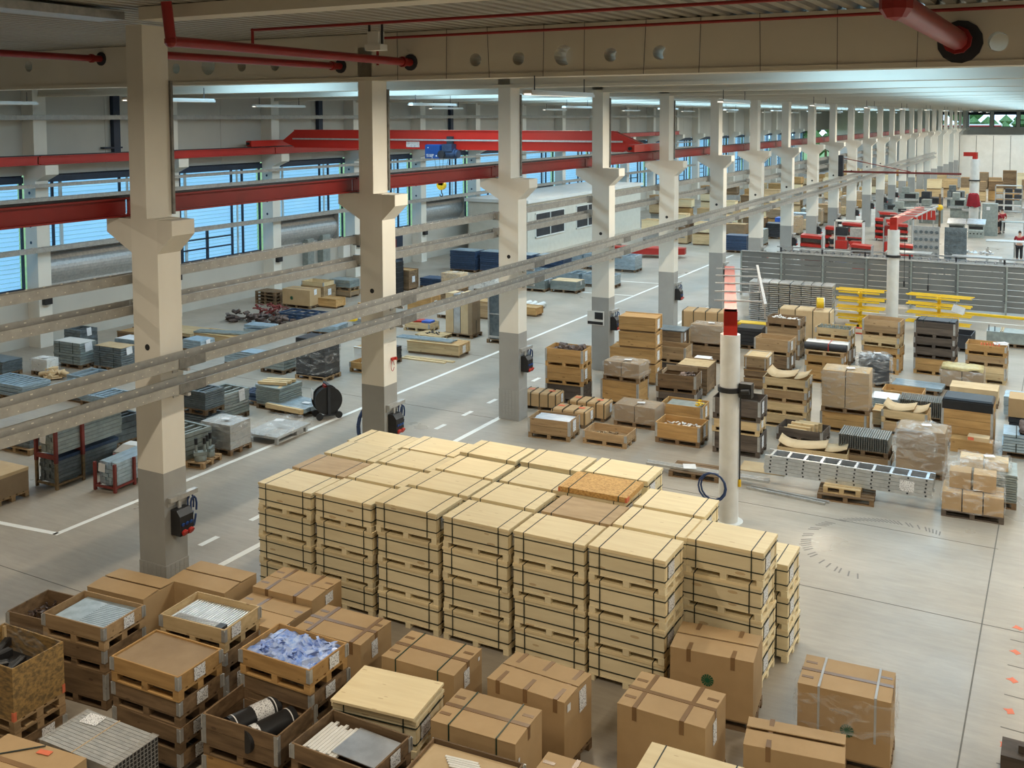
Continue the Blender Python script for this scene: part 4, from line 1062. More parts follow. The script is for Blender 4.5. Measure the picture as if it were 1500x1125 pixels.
# contents, each its own thing
c = at_box((-12.0, 9.70), D(5))
def perf_plate():
    mb = MB().box(-.48, -.32, 0, .50, .36, .012)
    for i in range(22):
        for j in range(13): mb.prism([(-.02 + i * .023, -.26 + j * .045), (-.008 + i * .023, -.26 + j * .045), (-.008 + i * .023, -.245 + j * .045), (-.02 + i * .023, -.245 + j * .045)], 'z', .012, .0128, 1)
    return mb
solo('perforated_plate_stack', perf_plate().box(-.5, -.33, -.02, .48, .34, 0), [M['steel_b'], M['dark']], 'stack of perforated zinc plates lying in the open pallet box', 'metal plate', (c[0], c[1], zA - .075), D(6))
c = at_box((-9.87, 9.10), D(2))
solo('cardboard_cover', MB().box(-.572, -.372, 0, .572, .372, .02), M['cardg'], 'flat brown cardboard sheet lying in the topmost pallet box', 'cardboard sheet', (c[0], c[1], zB - .045), D(2))
c = at_box((-10.43, 10.49), D(4))
t = thing('tube_bundle', 'layer of thin silver tubes lying in the open pallet box', 'tubes', (c[0], c[1], zC - .09), D(4))
for i in range(22):
    obj('tube', CM('thin_tube', lambda: MB().cyl((0, -.30, 0), (0, .34, 0), .014, 8), M['alu']), t, (-.50 + i * .047, 0, 0))
for i in range(5): obj('tube', CM('thin_tube2', lambda: MB().cyl((-.42, 0, 0), (.36, 0, 0), .016, 8), M['alu']), t, (-.02, -.32 + i * .034, .03))
obj('tie', MB().box(.36, -.34, -.02, .48, -.2, .06).mesh('tie', M['black']), t)
solo('tube_bed', MB().box(-.57, -.37, -.03, .57, .37, 0), M['white'], 'white sheet below the thin silver tubes', 'sheet', (c[0], c[1], zC - .11), D(4))
c = at_box((-8.48, 10.04), D(1))
mb = crumple(1.10, .70, .12, 5, .03, 12)
solo('blue_film_heap', mb, M['bluefilm'], 'crumpled blue film bags heaped in the pallet box', 'film bag', (c[0], c[1], zD - .17), D(1))
mb = MB(); rr = random.Random(4)
for i in range(46):
    a, x, y = rr.uniform(0, 3.1), rr.uniform(-.46, .46), rr.uniform(-.29, .29); L_ = rr.uniform(.06, .2)
    R_ = Matrix.Translation((x, y, rr.uniform(-.01, .03))) @ Matrix.Rotation(a, 4, 'Z') @ Matrix.Rotation(rr.uniform(-.5, .5), 4, 'Y') @ Matrix.Rotation(rr.uniform(-1, 1), 4, 'X')
    mb.add([(-L_, -.035, 0), (L_, -.02, 0), (L_ * .7, .04, .02), (-L_ * .8, .03, .025)], [(0, 1, 2, 3)], 0, False, R_)
o = solo('film_crease', mb, M['bluefilm'], 'loose shiny folds on top of the blue film heap', 'film', (c[0], c[1], zD - .03), D(1)); o['kind'] = 'stuff'
c = at_box((-8.42, 9.33), D(3))
for i, (dx, dy) in enumerate(((-.17, .04), (.2, -.06))):
    t = thing('black_roll', ('black sheet roll with white label band, rear one in the box', 'black sheet roll tied with string, front one in the box')[i], 'sheet roll', (c[0] + dx, c[1] + dy, zE - .2), D(74))
    obj('sheet', CM('roll', lambda: MB().cyl((-.36, 0, 0), (.36, 0, 0), .15, 24), M['black']), t)
    obj('label_band', CM(('rollband', i), lambda: MB().cyl((-.02 + .0, 0, 0), (.24, 0, 0), .1515, 24, 0, None, False) if i == 0 else MB().cyl((-.26, 0, 0), (-.18, 0, 0), .1515, 24, 0, None, False), M['paper']), t)
    obj('string', CM('rollstring', lambda: MB().cyl((-.30, 0, 0), (-.285, 0, 0), .153, 20).cyl((.27, 0, 0), (.285, 0, 0), .153, 20), M['paperw']), t)
c = at_box((-6.84, 9.13), D(0))
t = thing('white_batten_stack', 'white painted battens lying side by side in the pallet box', 'battens', (c[0], c[1], zF - .11), D(0))
for i in range(10): obj('batten', CM('batten', lambda: MB().box(-.022, -.28, 0, .022, .30, .03), M['whitep']), t, (-.5 + i * .05, -.02 + .05 * math.sin(i * 2.1), 0))
solo('metal_plate', MB().box(-.32, -.25, 0, .36, .30, .012), M['alu'], 'brushed metal plate beside the white battens', 'metal plate', (c[0] + .2, c[1] + .02, zF - .075), D(-2))
c = at_box((-5.30, 9.25), D(4))
solo('card_layer', MB().box(-.56, -.36, 0, .56, .36, .015), M['cardl'], 'card sheet under the white strips at the picture edge', 'cardboard sheet', (c[0], c[1], zW - .06), D(4))
t = thing('white_strip_stack', 'loose white strips on the card sheet at the picture edge', 'strips', (c[0] - .1, c[1] + .2, zW - .045), D(8))
for i in range(5): obj('strip', CM('wstrip', lambda: MB().box(-.22, -.016, 0, .2, .016, .012), M['whitep']), t, (.03 * i, -.04 * i, .002 * i))
c = at_box((-13.16, 9.95), D(6))
t = thing('bracket_heap', 'heap of small metal bracket scraps in the weathered pallet box', 'metal parts', (c[0], c[1], zZ - .2), D(6))
mb = MB(); rr = random.Random(9)
for i in range(90):
    R_ = Matrix.Translation((rr.uniform(-.5, .5), rr.uniform(-.3, .3), rr.uniform(-.1, .06))) @ Matrix.Rotation(rr.uniform(0, 3), 4, 'Z') @ Matrix.Rotation(rr.uniform(-1, 1), 4, 'X')
    mb.box(-.06, -.02, 0, .06, .02, .01, 0, R_).box(.05, -.02, 0, .06, .02, .05, 0, R_)
o = obj('bracket', mb.mesh('brackets', M['scrap']), t); o['kind'] = 'stuff'
# strand board box with black parts
F = (-11.97, 8.23); rz = D(2)
tiers(F, rz, [(1, 'woodb', 'dark pallet box', 'wood', 1), (0, 'wood', 'empty pallet')], 'under the strand board box', fine=True)
c = F2C(F, 1.2, .8, rz)
t = thing('strand_board_box', 'strand board box with film lining and black parts on its pallet', 'box', (c[0], c[1], .488), rz)
pallet(t, 0, 1.2, .8, 'wood', True)
obj('wall', MB().box(-.6, -.4, 0, .6, -.38, .72).box(-.6, .38, 0, .6, .4, .72).box(-.6, -.38, 0, -.58, .38, .72).box(.58, -.38, 0, .6, .38, .72).mesh('osbbox', M['osb2']), t, (0, 0, .144))
obj('corner_post', MB().box(-.58, -.38, 0, -.54, -.34, .7).box(.54, -.38, 0, .58, -.34, .7).box(.54, .34, 0, .58, .38, .7).box(-.58, .34, 0, -.54, .38, .7).mesh('osbpost', M['woodl']), t, (0, 0, .144))
obj('painted_edge', MB().box(.56, -.405, 0, .606, -.36, .12).box(.56, .36, 0, .606, .405, .12).mesh('osbedge', M['orange']), t, (0, 0, .144))
obj('film_lining', MB().add([(-.57, .372, .3), (.57, .372, .3), (.56, .378, .74), (.2, .39, .80), (-.2, .38, .77), (-.57, .37, .82)], [(0, 1, 2, 3, 4, 5)]).mesh('lining', M['film']), t, (0, 0, .144))
t2 = thing('black_part_heap', 'black plastic parts lying in the strand board box', 'plastic parts', (c[0], c[1], .488 + .144 + .25), rz)
for i in range(9):
    obj('part_bar', CM('blackbar', lambda: MB().bev(-.2, -.05, 0, .2, .05, .12, .02), M['black']), t2, (-.34 + .17 * (i % 4), -.25 + .2 * (i // 4), .05 * (i % 3) + .12), .5 + .2 * i)
obj('part_bed', MB().box(-.57, -.37, -.24, .57, .37, .12).mesh('bed', M['black']), t2)
# bundle of grey steel profiles
F = (-9.60, 7.80); c = F2C(F, 1.25, .72, D(1))
t = thing('profile_bundle', 'bundle of grey square profiles with paper sheet and yellow string', 'profiles', (c[0], c[1], .0), D(1))
pallet(t, 0, 1.2, .7, 'woodd', True)
for i in range(13):
    obj('profile', CM('grey_profile', lambda: MB().box(-.62, -.024, .144, .62, .024, .99), M['galv']), t, (0, -.33 + i * .055, 0))
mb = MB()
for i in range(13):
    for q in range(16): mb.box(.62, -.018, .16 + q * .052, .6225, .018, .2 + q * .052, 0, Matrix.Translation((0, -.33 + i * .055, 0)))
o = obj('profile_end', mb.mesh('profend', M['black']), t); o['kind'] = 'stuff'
obj('string', MB().box(-.05, -.365, .99, -.038, .365, .995).box(-.05, -.367, .5, -.038, -.36, .995).mesh('pstr', M['woodl']), t)
obj('film_edge', MB().box(.52, -.37, .99, .63, .37, .997).box(-.63, -.37, .99, -.56, .37, .996).mesh('pfilm', M['film2']), t)
sheet(t, .26, .2, (-.36, .22, .997), '+z', .1)
# plywood lid crate stack (pale, unstrapped) by the strapped cartons
for i in range(2):
    o = dup(crA, (-7.62, 10.56, i * CH), D(5 + 2 * i), ('pale plywood crate under the tilted plywood lid', 'upper pale plywood crate with loose lid beside the batten box')[i])
solo('plywood_sheet', MB().bev(-.60, -.44, 0, .60, .44, .035, .003), M['cratelid'], 'loose plank pattern plywood lid on the upper crate beside the batten box', 'lid', (-7.62, 10.55, 2 * CH + .004), D(7))
for i in range(2):
    dup(crA, (-3.6, 10.87, i * CH), D(2), ('pale plywood crate under the cut off crate by the lone carton', 'pale plywood crate cut off by the picture edge by the lone carton')[i])
solo('pallet_corner_box', MB().box(-.25, -.2, 0, .35, .25, .32).box(-.05, -.05, .32, .06, .04, .42), M['woodd'], 'dark box corner with white tag at the picture corner', 'box', (-.30, 14.35, 0))
# ------------------------------------------------------------------ the store of pallet boxes beyond the crates
def straps(par, w, d, h, z, xs, m='strap', ys=()):
    mb = MB()
    for x in xs: mb.box(x - .012, -d / 2 - .006, z, x + .012, -d / 2 - .002, z + h + .006).box(x - .012, -d / 2 - .006, z + h + .002, x + .012, d / 2 + .006, z + h + .007).box(x - .012, d / 2 + .002, z, x + .012, d / 2 + .006, z + h + .006)
    for y in ys: mb.box(w / 2 + .002, y - .012, z, w / 2 + .006, y + .012, z + h + .006).box(-w / 2 - .006, y - .012, z + h + .002, w / 2 + .006, y + .012, z + h + .007)
    return obj('strap', mb.mesh('strap', M[m]), par)
def slabs(F, rz, w, d, z, n, th, m, label, pal=True, tagp=None, strap=(), frame=0, gap=.012, name='panel_stack', cat='metal panels', jit=.012, pw=None, piece='panel', pm='woodb', cover=None, ys=()):
    """stack of flat pieces, one object each; frame: open ladder-like frames with bars"""
    c = F2C(F, w, d, rz)
    t = thing(name, label, cat, (c[0], c[1], z), rz)
    z0 = 0
    if pal: pallet(t, 0, pw or w, d, pm); z0 = .144
    def one():
        mb = MB(); h = th - gap
        if frame:
            e = .07
            mb.box(-w / 2, -d / 2, 0, w / 2, -d / 2 + e, h).box(-w / 2, d / 2 - e, 0, w / 2, d / 2, h).box(-w / 2, -d / 2 + e, 0, -w / 2 + e, d / 2 - e, h).box(w / 2 - e, -d / 2 + e, 0, w / 2, d / 2 - e, h)
            for q in range(1, frame): mb.box(-w / 2 + q * w / frame - e / 2, -d / 2 + e, 0, -w / 2 + q * w / frame + e / 2, d / 2 - e, h * .7)
        else: mb.box(-w / 2, -d / 2, 0, w / 2, d / 2, h)
        return mb
    for i in range(n):
        obj(piece, CM((piece, name, w, d, th, frame), one, M[m]), t, (random.uniform(-jit, jit), random.uniform(-jit, jit), z0 + i * th))
    H = z0 + n * th
    if cover: obj('cover_sheet', CM(('cover', w, d, cover), lambda: MB().box(-w / 2 + .03, -d / 2 + .02, 0, w / 2 - .02, d / 2 - .03, .012), M[cover]), t, (0, 0, H))
    if strap or ys: straps(t, w, d, n * th, z0, strap, 'strap', ys)
    if tagp: sheet(t, tagp[0], tagp[1], (w / 2 + .02, tagp[2], H - tagp[3]), '+x', .1, 'paperw', 'hang_tag')
    return t
def tubes(F, rz, w, d, z, nx, nz, m, label, pal=True, r=None, name='tube_bundle', piece='tube', strap=(), axis='x', paper=None, cat='tubes', pm='woodb'):
    c = F2C(F, w, d, rz)
    t = thing(name, label, cat, (c[0], c[1], z), rz)
    z0 = .144 if pal else 0
    if pal: pallet(t, 0, min(w, 1.2) if axis == 'x' else w, d, pm)
    L_, W_ = (w, d) if axis == 'x' else (d, w)
    p = W_ / nx; r = r or p * .46
    for j in range(nz):
        for i in range(nx):
            def tb(): return MB().box(-L_ / 2, -r, -r, L_ / 2, r, r) if axis == 'x' else MB().box(-r, -L_ / 2, -r, r, L_ / 2, r)
            q = -W_ / 2 + p * (i + .5)
            obj(piece, CM((piece, L_, round(r, 4), axis), tb, M[m]), t, (random.uniform(-.02, .02), q, z0 + r + j * p) if axis == 'x' else (q, random.uniform(-.02, .02), z0 + r + j * p))
    if strap: straps(t, w, d, nz * p, z0, strap, 'strap')
    if paper: sheet(t, paper[0], paper[1], (paper[2], 0, z0 + nz * p + .01), '+z', .1, 'paperw', 'paper_sheet')
    return t
def xcrate(F, rz, w, d, z, h, label, m='woodo', lab=True, name='wooden_crate', lid='woodo', group=None, band=False):
    """closed wooden crate on runners with framed ends"""
    c = F2C(F, w, d, rz)
    t = thing(name, label, 'crate', (c[0], c[1], z), rz, group)
    obj('runner', CM(('xrun', w, d), lambda: MB().box(-w / 2 + .02, -d / 2 + .05, 0, w / 2 - .02, -d / 2 + .13, .08).box(-w / 2 + .02, d / 2 - .13, 0, w / 2 - .02, d / 2 - .05, .08), M['woodb']), t)
    nb = max(1, int((h - .1) / .16))
    for q in range(nb):
        hh = (h - .1) / nb
        obj('board', CM(('xboard', w, d, round(hh, 3)), lambda: MB().box(-w / 2, -d / 2, .003, w / 2, d / 2, hh - .003), M[m]), t, (0, 0, .08 + q * hh))
    obj('lid', CM(('xlid', w, d), lambda: MB().box(-w / 2 - .01, -d / 2 - .01, 0, w / 2 + .01, d / 2 + .01, .02), M[lid]), t, (0, 0, h - .02))
    obj('batten', CM(('xbat', w, d, round(h, 3)), lambda: MB().box(w / 2, -d / 2, .08, w / 2 + .02, -d / 2 + .08, h).box(w / 2, d / 2 - .08, .08, w / 2 + .02, d / 2, h).box(-w / 2 - .01, -d / 2 - .012, h, w / 2 + .02, -d / 2 + .06, h + .02).box(-w / 2 - .01, d / 2 - .06, h, w / 2 + .02, d / 2 + .012, h + .02), M[m]), t)
    if lab: sheet(t, min(.24, d * .3), min(.3, h * .6), (w / 2 + .004, 0, h * .55), '+x')
    return t
def wrapped(F, rz, w, d, z, h, label, m='cardg', pal=True, seed=1, name='wrapped_pallet', cat='wrapped load', fm='film2', layers=2, amp=.025, pm='woodb', cols=2):
    c = F2C(F, w, d, rz)
    t = thing(name, label, cat, (c[0], c[1], z), rz)
    z0 = 0
    if pal: pallet(t, 0, w, d, pm); z0 = .144
    for j in range(layers):
        for i in range(cols):
            obj('carton', CM(('wrapcarton', w, d, h, layers, cols), lambda: MB().bev(-w / cols / 2 + .012, -d / 2 + .02, .002, w / cols / 2 - .012, d / 2 - .02, h / layers - .002, .008), M[m]), t, (-w / 2 + w * (i + .5) / cols, 0, z0 + j * h / layers))
    film(t, w, d, h, z0, seed, amp, fm)
    sheet(t, .22, .16, (.1, -.1, z0 + h + amp * 1.2 + .015), '+z', .3, 'paperw', 'paper_sheet')
    return t
def strapped(F, rz, w, d, h, label, n=4, m='card', sticker=True, pal=True):
    c = F2C(F, w, d, rz)
    t = thing('strapped_carton', label, 'carton', (c[0], c[1], 0), rz)
    z0 = .10 if pal else 0
    if pal: obj('runner', CM(('strrun', w, d), lambda: MB().box(-w / 2 + .05, -d / 2, 0, -w / 2 + .15, d / 2, .1).box(-.05, -d / 2, 0, .05, d / 2, .1).box(w / 2 - .15, -d / 2, 0, w / 2 - .05, d / 2, .1), M['woodb']), t)
    for i in range(n): obj('carton', CM(('strc', w / n, d, h), lambda: MB().bev(-w / n / 2 + .006, -d / 2, 0, w / n / 2 - .006, d / 2, h, .035), M[m]), t, (-w / 2 + w * (i + .5) / n, 0, z0))
    straps(t, w, d, h, z0, [-w / 2 + w * i / n for i in range(1, n)] + [-w / 2 + .05, w / 2 - .05])
    if sticker:
        for x in (-w / 3, w / 4): obj('red_sticker', CM('redst', lambda: MB().box(-.09, -.06, 0, .09, .06, .003), M['orange']), t, (x, .05, z0 + h + .008))
    sheet(t, .16, .24, (w / 2 + .008, .1, z0 + h * .55), '+x')
    return t
def heap(F, rz, w, d, z, h, m, label, n=40, seed=1, name='metal_part_heap', cat='metal parts', size=.1):
    c = F2C(F, w, d, rz); rr = random.Random(seed)
    mb = MB()
    for i in range(n):
        R_ = Matrix.Translation((rr.uniform(-w / 2 + size, w / 2 - size), rr.uniform(-d / 2 + size, d / 2 - size), rr.uniform(0, h))) @ Matrix.Rotation(rr.uniform(0, 3), 4, 'Z') @ Matrix.Rotation(rr.uniform(-.6, .6), 4, 'X')
        if i % 3: mb.box(-size, -size * .35, 0, size, size * .35, size * .25, 0, R_)
        else: mb.cyl((0, -size * .6, size * .3), (0, size * .6, size * .3), size * .4, 8, 0, None, True, True, R_)
    t = thing(name, label, cat, (c[0], c[1], z), rz)
    o = obj('part_pile', mb.mesh('heap', M[m] if isinstance(m, str) else m), t); o['kind'] = 'stuff'
    return t
def card_sheets(F, rz, w, d, z, label, seed=0):
    """curled cardboard sheets lying over a box"""
    c = F2C(F, w, d, rz)
    t = thing('cardboard_sheet', label, 'cardboard', (c[0], c[1], z), rz)
    def curl(x0, x1, lift0, lift1):
        mb = MB(); vs = []; n = 8
        for i in range(n + 1):
            u = i / n; x = x0 + (x1 - x0) * u
            zz = lift0 * (1 - u) ** 2 + lift1 * u ** 2
            vs += [(x, -d / 2, zz), (x, d / 2, zz + .02), (x, -d / 2, zz - .012), (x, d / 2, zz + .008)]
        fs = []
        for i in range(n): b = 4 * i; fs += [(b, b + 4, b + 5, b + 1), (b + 2, b + 3, b + 7, b + 6), (b, b + 2, b + 6, b + 4), (b + 1, b + 5, b + 7, b + 3)]
        return mb.add(vs, fs, 0, True)
    for (a, b, l0, l1) in ((-.5, -.28, .15, .02), (-.3, .2, .01, .10), (.18, .5, .02, .13)):
        obj('sheet', curl(a * w, b * w, l0, l1).mesh('curl', M['cardl']), t)
    return t

W_ = 'wood'; O_ = 'woodo'; L_W = 'woodl'; D_ = 'woodd'; B_ = 'woodb'
z = tiers((-12.50, 27.3), D(4), [(2, D_, 'dark pallet box'), (2, O_, 'orange pine pallet box', None, 1), (2, O_, 'orange pine pallet box of metal bars', None, 1)], 'behind the strapped cartons')
heap((-12.5, 27.3), D(4), 1.1, .7, z - .12, .12, 'scrap', 'dark metal bars heaped on the pine stack behind the strapped cartons', 24, 2, size=.2)
strapped((-12.86, 26.3), D(6), 1.1, .62, .40, 'strapped carton bundle with red sticker beside the third column', 4)
strapped((-11.2, 26.0), D(3), 1.15, .6, .42, 'strapped carton bundle with two red stickers before the film wrapped box', 4)
strapped((-11.44, 25.2), D(3), 1.05, .62, .36, 'strapped carton bundle with red caps behind the bar box', 3)
t, z = pbox((-11.34, 23.94), 0, 2, 'pine pallet box holding pale metal bars, nearest the third column', D(5), 1.18, .78, W_, False, None, None, True, [(.22, .3, -.05, .22)])
tubes((-11.42, 24.02), D(5), 1.0, .6, z - .1, 9, 1, 'alu', 'pale metal bars lying in the pine box nearest the third column', False)
t, z = pbox((-9.82, 24.12), 0, 1, 'low pine pallet box with small brown parts inside', D(2), 1.2, .8, W_)
heap((-10.2, 24.3), D(2), .6, .4, .17, .06, 'bronze', 'small ribbed brown parts in the low pine box', 30, 5, size=.06)
wrapped((-9.72, 25.95), D(1), 1.2, .78, 0, .46, 'flat grey film wrapped pallet load between the pine boxes', 'cardg', True, 11, layers=1)
t, z = pbox((-8.17, 25.07), 0, 2, 'pine pallet box with white round parts near the white post', D(1), 1.2, .8, O_, False, B_, None, True, [(.2, .3, 0, .2)])
heap((-8.17, 25.07), D(1), 1.1, .7, z - .16, .08, 'whitep', 'white round plastic parts in the pine box near the white post', 34, 6, 'plastic_part_heap', 'plastic parts', .06)
t, z = pbox((-8.68, 26.85), 0, 2, 'pine pallet box with grey plates behind the white part box', D(3), 1.2, .8, O_, False, B_, None, True, [(.2, .3, 0, .2)])
slabs((-8.8, 26.95), D(3), .95, .6, z - .12, 3, .03, 'steel_g', 'grey plates lying in the pine box behind the white parts', False)
heap((-8.6, 26.9), D(3), .35, .5, z - .05, .14, 'yellow', 'yellow and green scraps in the corner of the grey plate box', 8, 7, 'scrap_heap', 'scraps', .07)
z = tiers((-10.90, 27.7), D(-1), [(3, O_, 'deep pine pallet box')], 'under the film wrapped carton near the third column')
wrapped((-10.88, 27.72), D(-2), 1.16, .78, z, .42, 'film wrapped carton with hanging film on the deep pine box', 'cardg', True, 12, fm='film', layers=1)
for i, (h, w, nm) in enumerate(((.62, 1.5, 'bottom wide'), (.50, 1.5, 'second wide'), (.53, 1.2, 'third'), (.50, 1.2, 'top'))):
    xcrate((-11.4, 30.4), D(5), w, .8, (0, .62, 1.12, 1.65)[i], h, 'orange brown wooden crate, %s one of the tall pile by the fourth column' % nm)
z = tiers((-11.0, 32.2), D(3), [(1, D_, 'dark pallet box'), (2, W_, 'open pallet box')], 'behind the tall wooden crate pile')
z = tiers((-11.6, 33.6), D(3), [(2, D_, 'dark pallet box'), (2, B_, 'pallet box with flat dark lid', None, 1)], 'behind the fourth column crates')
solo('flat_lid', MB().box(-.62, -.42, 0, .62, .42, .035), M['steel_d'], 'flat dark grey lid on the pallet stack behind the crate pile', 'lid', (-12.2, 34.05, z + .002), D(3))
strapped((-10.55, 35.7), D(6), 1.75, .8, 1.4, 'tall brown carton bundle with black straps behind the nearest white post', 4, 'card', False)
t, z = pbox((-10.35, 34.2), 0, 2, 'pallet box under the brown carton behind the nearest white post', D(2), 1.2, .8, B_)
wrapped((-10.35, 34.2), D(2), 1.15, .78, z, .62, 'brown wrapped carton on the pallet box behind the nearest white post', 'cardg', True, 13, layers=3, cols=1)
xcrate((-9.55, 29.95), D(3), .95, 1.1, 0, .88, 'square wooden crate with pale slatted lid in the pallet box store', 'woodb', False, lid='woodl')
z = tiers((-9.5, 28.75), D(6), [(1, D_, 'dark pallet box'), (2, B_, 'brown pallet box with tall card lining')], 'beside the slatted lid crate')
solo('card_lining', MB().box(-.5, .30, 0, .45, .33, .16).box(-.5, -.3, 0, -.47, .3, .1), M['cardg'], 'upright cardboard lining in the brown box beside the slatted crate', 'cardboard', (-10.1, 29.1, z - .05), D(6))
heap((-9.5, 28.75), D(6), .6, .6, z - .1, .1, 'scrap', 'loose pale packing scraps in the brown box beside the slatted crate', 22, 8, 'scrap_heap', 'scraps', .08)
slabs((-10.0, 31.3), D(3), .5, .8, 0, 10, .075, 'paperw', 'pale slats stacked between the wrapped carton and card lined box', False, name='slat_stack', cat='slats', piece='slat')
z = tiers((-8.12, 36.0), D(-2), [(2, B_, 'brown pallet box'), (2, W_, 'pine pallet box'), (1, B_, 'shallow pallet box with white contents')], 'near the yellow stands')
heap((-8.12, 36.0), D(-2), 1.1, .7, z - .1, .07, 'whitep', 'white packed parts in the shallow box near the yellow stands', 30, 9, 'plastic_part_heap', 'plastic parts', .07)
z = tiers((-8.02, 34.0), D(-3), [(2, B_, 'brown pallet box', None, 1), (2, W_, 'empty pine pallet box', None, 1)], 'before the shallow white box')
strapped((-7.45, 37.9), D(2), 1.9, .8, 1.35, 'pale brown carton bundle behind the shallow white box', 3, 'cardl', False)
xcrate((-8.1, 31.5), D(3), .72, .95, 0, .32, 'narrow wooden crate, lowest under the strapped slatted one', 'woodb', True)
xcrate((-8.1, 31.5), D(3), .72, .95, .32, .28, 'narrow wooden crate, middle one with white label', 'woodb', True)
c = xcrate((-8.1, 31.5), D(3), .72, .95, .60, .42, 'narrow wooden crate with pale strapped slat lid, top one', 'wood', True, lid='woodl')
straps(c, .72, .95, .42, 0, (-.3, .3), 'strapw', (-.4, .4))
z = tiers((-6.4, 36.0), D(-2), [(2, B_, 'brown pallet box', None, 1), (1, O_, 'orange pallet box', None, 1), (1, L_W, 'pale pallet box with rings', None, 1)], 'before the red beam')
t = thing('ring_row', 'row of dark metal rings in the pale box before the red beam', 'metal rings', (-7.0, 36.35, z - .1), D(-2))
for i in range(8):
    for j in range(2): obj('ring', CM('ring', lambda: MB().cyl((0, 0, 0), (0, 0, .13), .055, 10, 0, None, False).cyl((0, 0, 0), (0, 0, .12), .03, 8), M['steel_g']), t, (-.48 + i * .135, -.15 + j * .3, 0))
z = tiers((-6.1, 33.2), D(1), [(2, O_, 'pine pallet box'), (1, O_, 'shallow pine pallet box', None, 1), (0, W_, 'empty pallet')], 'under the foil rolls')
t = thing('foil_roll', 'grey and white foil rolls tied with a pink band on the pallet stack', 'foil rolls', (-6.7, 33.6, z), D(1))
for i, (y, m_) in enumerate(((-.22, 'dark'), (.05, 'whitep'), (.28, 'galv'))): obj('roll', CM(('foil', m_), lambda: MB().cyl((-.66, 0, 0), (.66, 0, 0), .12, 14), M[m_]), t, (0, y, .12))
straps(t, 1.3, .7, .24, 0, (.1,), 'red')
z = tiers((-6.08, 27.9), D(2), [(1, L_W, 'pine pallet box'), (1, L_W, 'pine pallet box', None, 1), (1, W_, 'pine pallet box', None, 1), (1, L_W, 'pine pallet box with curled card', None, 1)], 'to the side of the nearest white post')
card_sheets((-6.08, 27.9), D(2), 1.1, .76, z + .01, 'curled cardboard sheets spilling from the four tier pine stack')
z = tiers((-4.55, 28.2), D(3), [(2, O_, 'knotty orange pallet box')], 'under the tall wrapped cartons')
wrapped((-4.5, 28.18), D(3), 1.24, .82, z, 1.0, 'tall film wrapped cartons on the knotty orange box', 'card', True, 14, layers=3)
t, z = pbox((-5.42, 26.75), 0, 1, 'dark shallow pallet box with stacked pale battens', D(-3), 1.2, .8, D_)
t = thing('batten_stack', 'pale wooden battens stacked in the dark shallow box', 'battens', (-6.0, 27.15, .17), D(-3))
for i in range(6):
    for j in range(2 + (i > 1) + (i > 2)): obj('batten', CM('pbatten', lambda: MB().box(-.30, -.05, 0, .30, .05, .055), M['woodl']), t, (-.24 + .08 * i * (.9) , -.26 + i * .11, .0 + j * .057))
t = thing('long_pallet_box', 'long pine box with curled card before the ladder bundle', 'pallet box', (-5.4, 25.65, 0), D(5))
obj('pallet', MB().box(-.84, -.33, 0, .84, -.25, .1).box(-.84, .25, 0, .84, .33, .1).mesh('lpp', M['woodb']), t)
for k, (a, b) in enumerate(((-.84, -.42), (-.42, 0), (0, .42), (.42, .84))):
    obj('board', CM('lboard', lambda: MB().box(.003, -.012, 0, .417, .012, .21), M['woodl']), t, (a, -.32, .1)); obj('board', CM('lboard', lambda: MB().box(.003, -.012, 0, .417, .012, .21), M['woodl']), t, (a, .32, .1))
obj('end_board', MB().box(-.84, -.31, .1, -.82, .31, .31).box(.82, -.31, .1, .84, .31, .31).mesh('lend', M['woodl']), t)
card_sheets((-4.55, 25.4), D(5), 1.64, .6, .32, 'curled brown cardboard sheets over the long pine box')
def grating(F, rz, w, d, z, h, label, pal=True):
    c = F2C(F, w, d, rz)
    t = thing('grating_stack', label, 'gratings', (c[0], c[1], z), rz)
    z0 = .144 if pal else 0
    if pal: pallet(t, 0, w, d, 'woodb')
    n = 22
    for i in range(n): obj('grating', CM(('grate', d, h), lambda: MB().box(-.014, -d / 2, 0, .014, d / 2, h).box(-.019, -d / 2, h - .03, .019, d / 2, h), M['mesh_g']), t, (-w / 2 + w * (i + .5) / n, 0, z0))
    mb = MB()
    for i in range(n):
        for q in range(int(h / .05)): mb.box(-w / 2 + w * (i + .5) / n - .008, -d / 2 - .003, .012 + q * .05, -w / 2 + w * (i + .5) / n + .008, -d / 2 + .001, .045 + q * .05)
    o = obj('grating_hole', mb.mesh('gholes', M['black']), t, (0, 0, z0)); o['kind'] = 'stuff'
    return t
t, z = pbox((-3.60, 25.8), 0, 1, 'low pine pallet box under the nearer grating stack', D(1), 1.2, .8, W_, pal=False)
grating((-3.66, 25.83), D(1), 1.18, .8, .2, .34, 'nearer grey grating stack on a pallet behind the ladder bundle')
grating((-2.82, 30.28), D(2), 1.2, .75, 0, .44, 'farther grey grating stack beside the black covered pine box')
t, z = pbox((-3.05, 28.54), 0, 1, 'shallow pine pallet box under the card topped one', D(0), 1.18, .8, W_)
t, z = pbox((-3.09, 28.54), z, 1, 'pine pallet box topped with torn white card', D(-1), 1.15, .78, L_W)
card_sheets((-3.09, 28.54), D(-1), 1.1, .7, z, 'torn pale card on the pine pallet box beside the gratings')
t = wrapped((-2.34, 25.48), D(1), 1.1, .82, 0, .98, 'tall brown carton load in torn clear film by the ladder bundle end', 'cardg', True, 15, fm='film', layers=4, amp=.05, cols=1)
obj('loose_film', crumple(.8, .2, .45, 31, .07, 6).mesh('film', M['film']), t, (-.1, -.47, .62))
t, z = pbox((-1.50, 28.3), 0, 5, 'deep five ring pine box covered with black film', D(-1), 1.22, .85, O_, False, B_, None, True, [(.12, .16, 0, .7)])
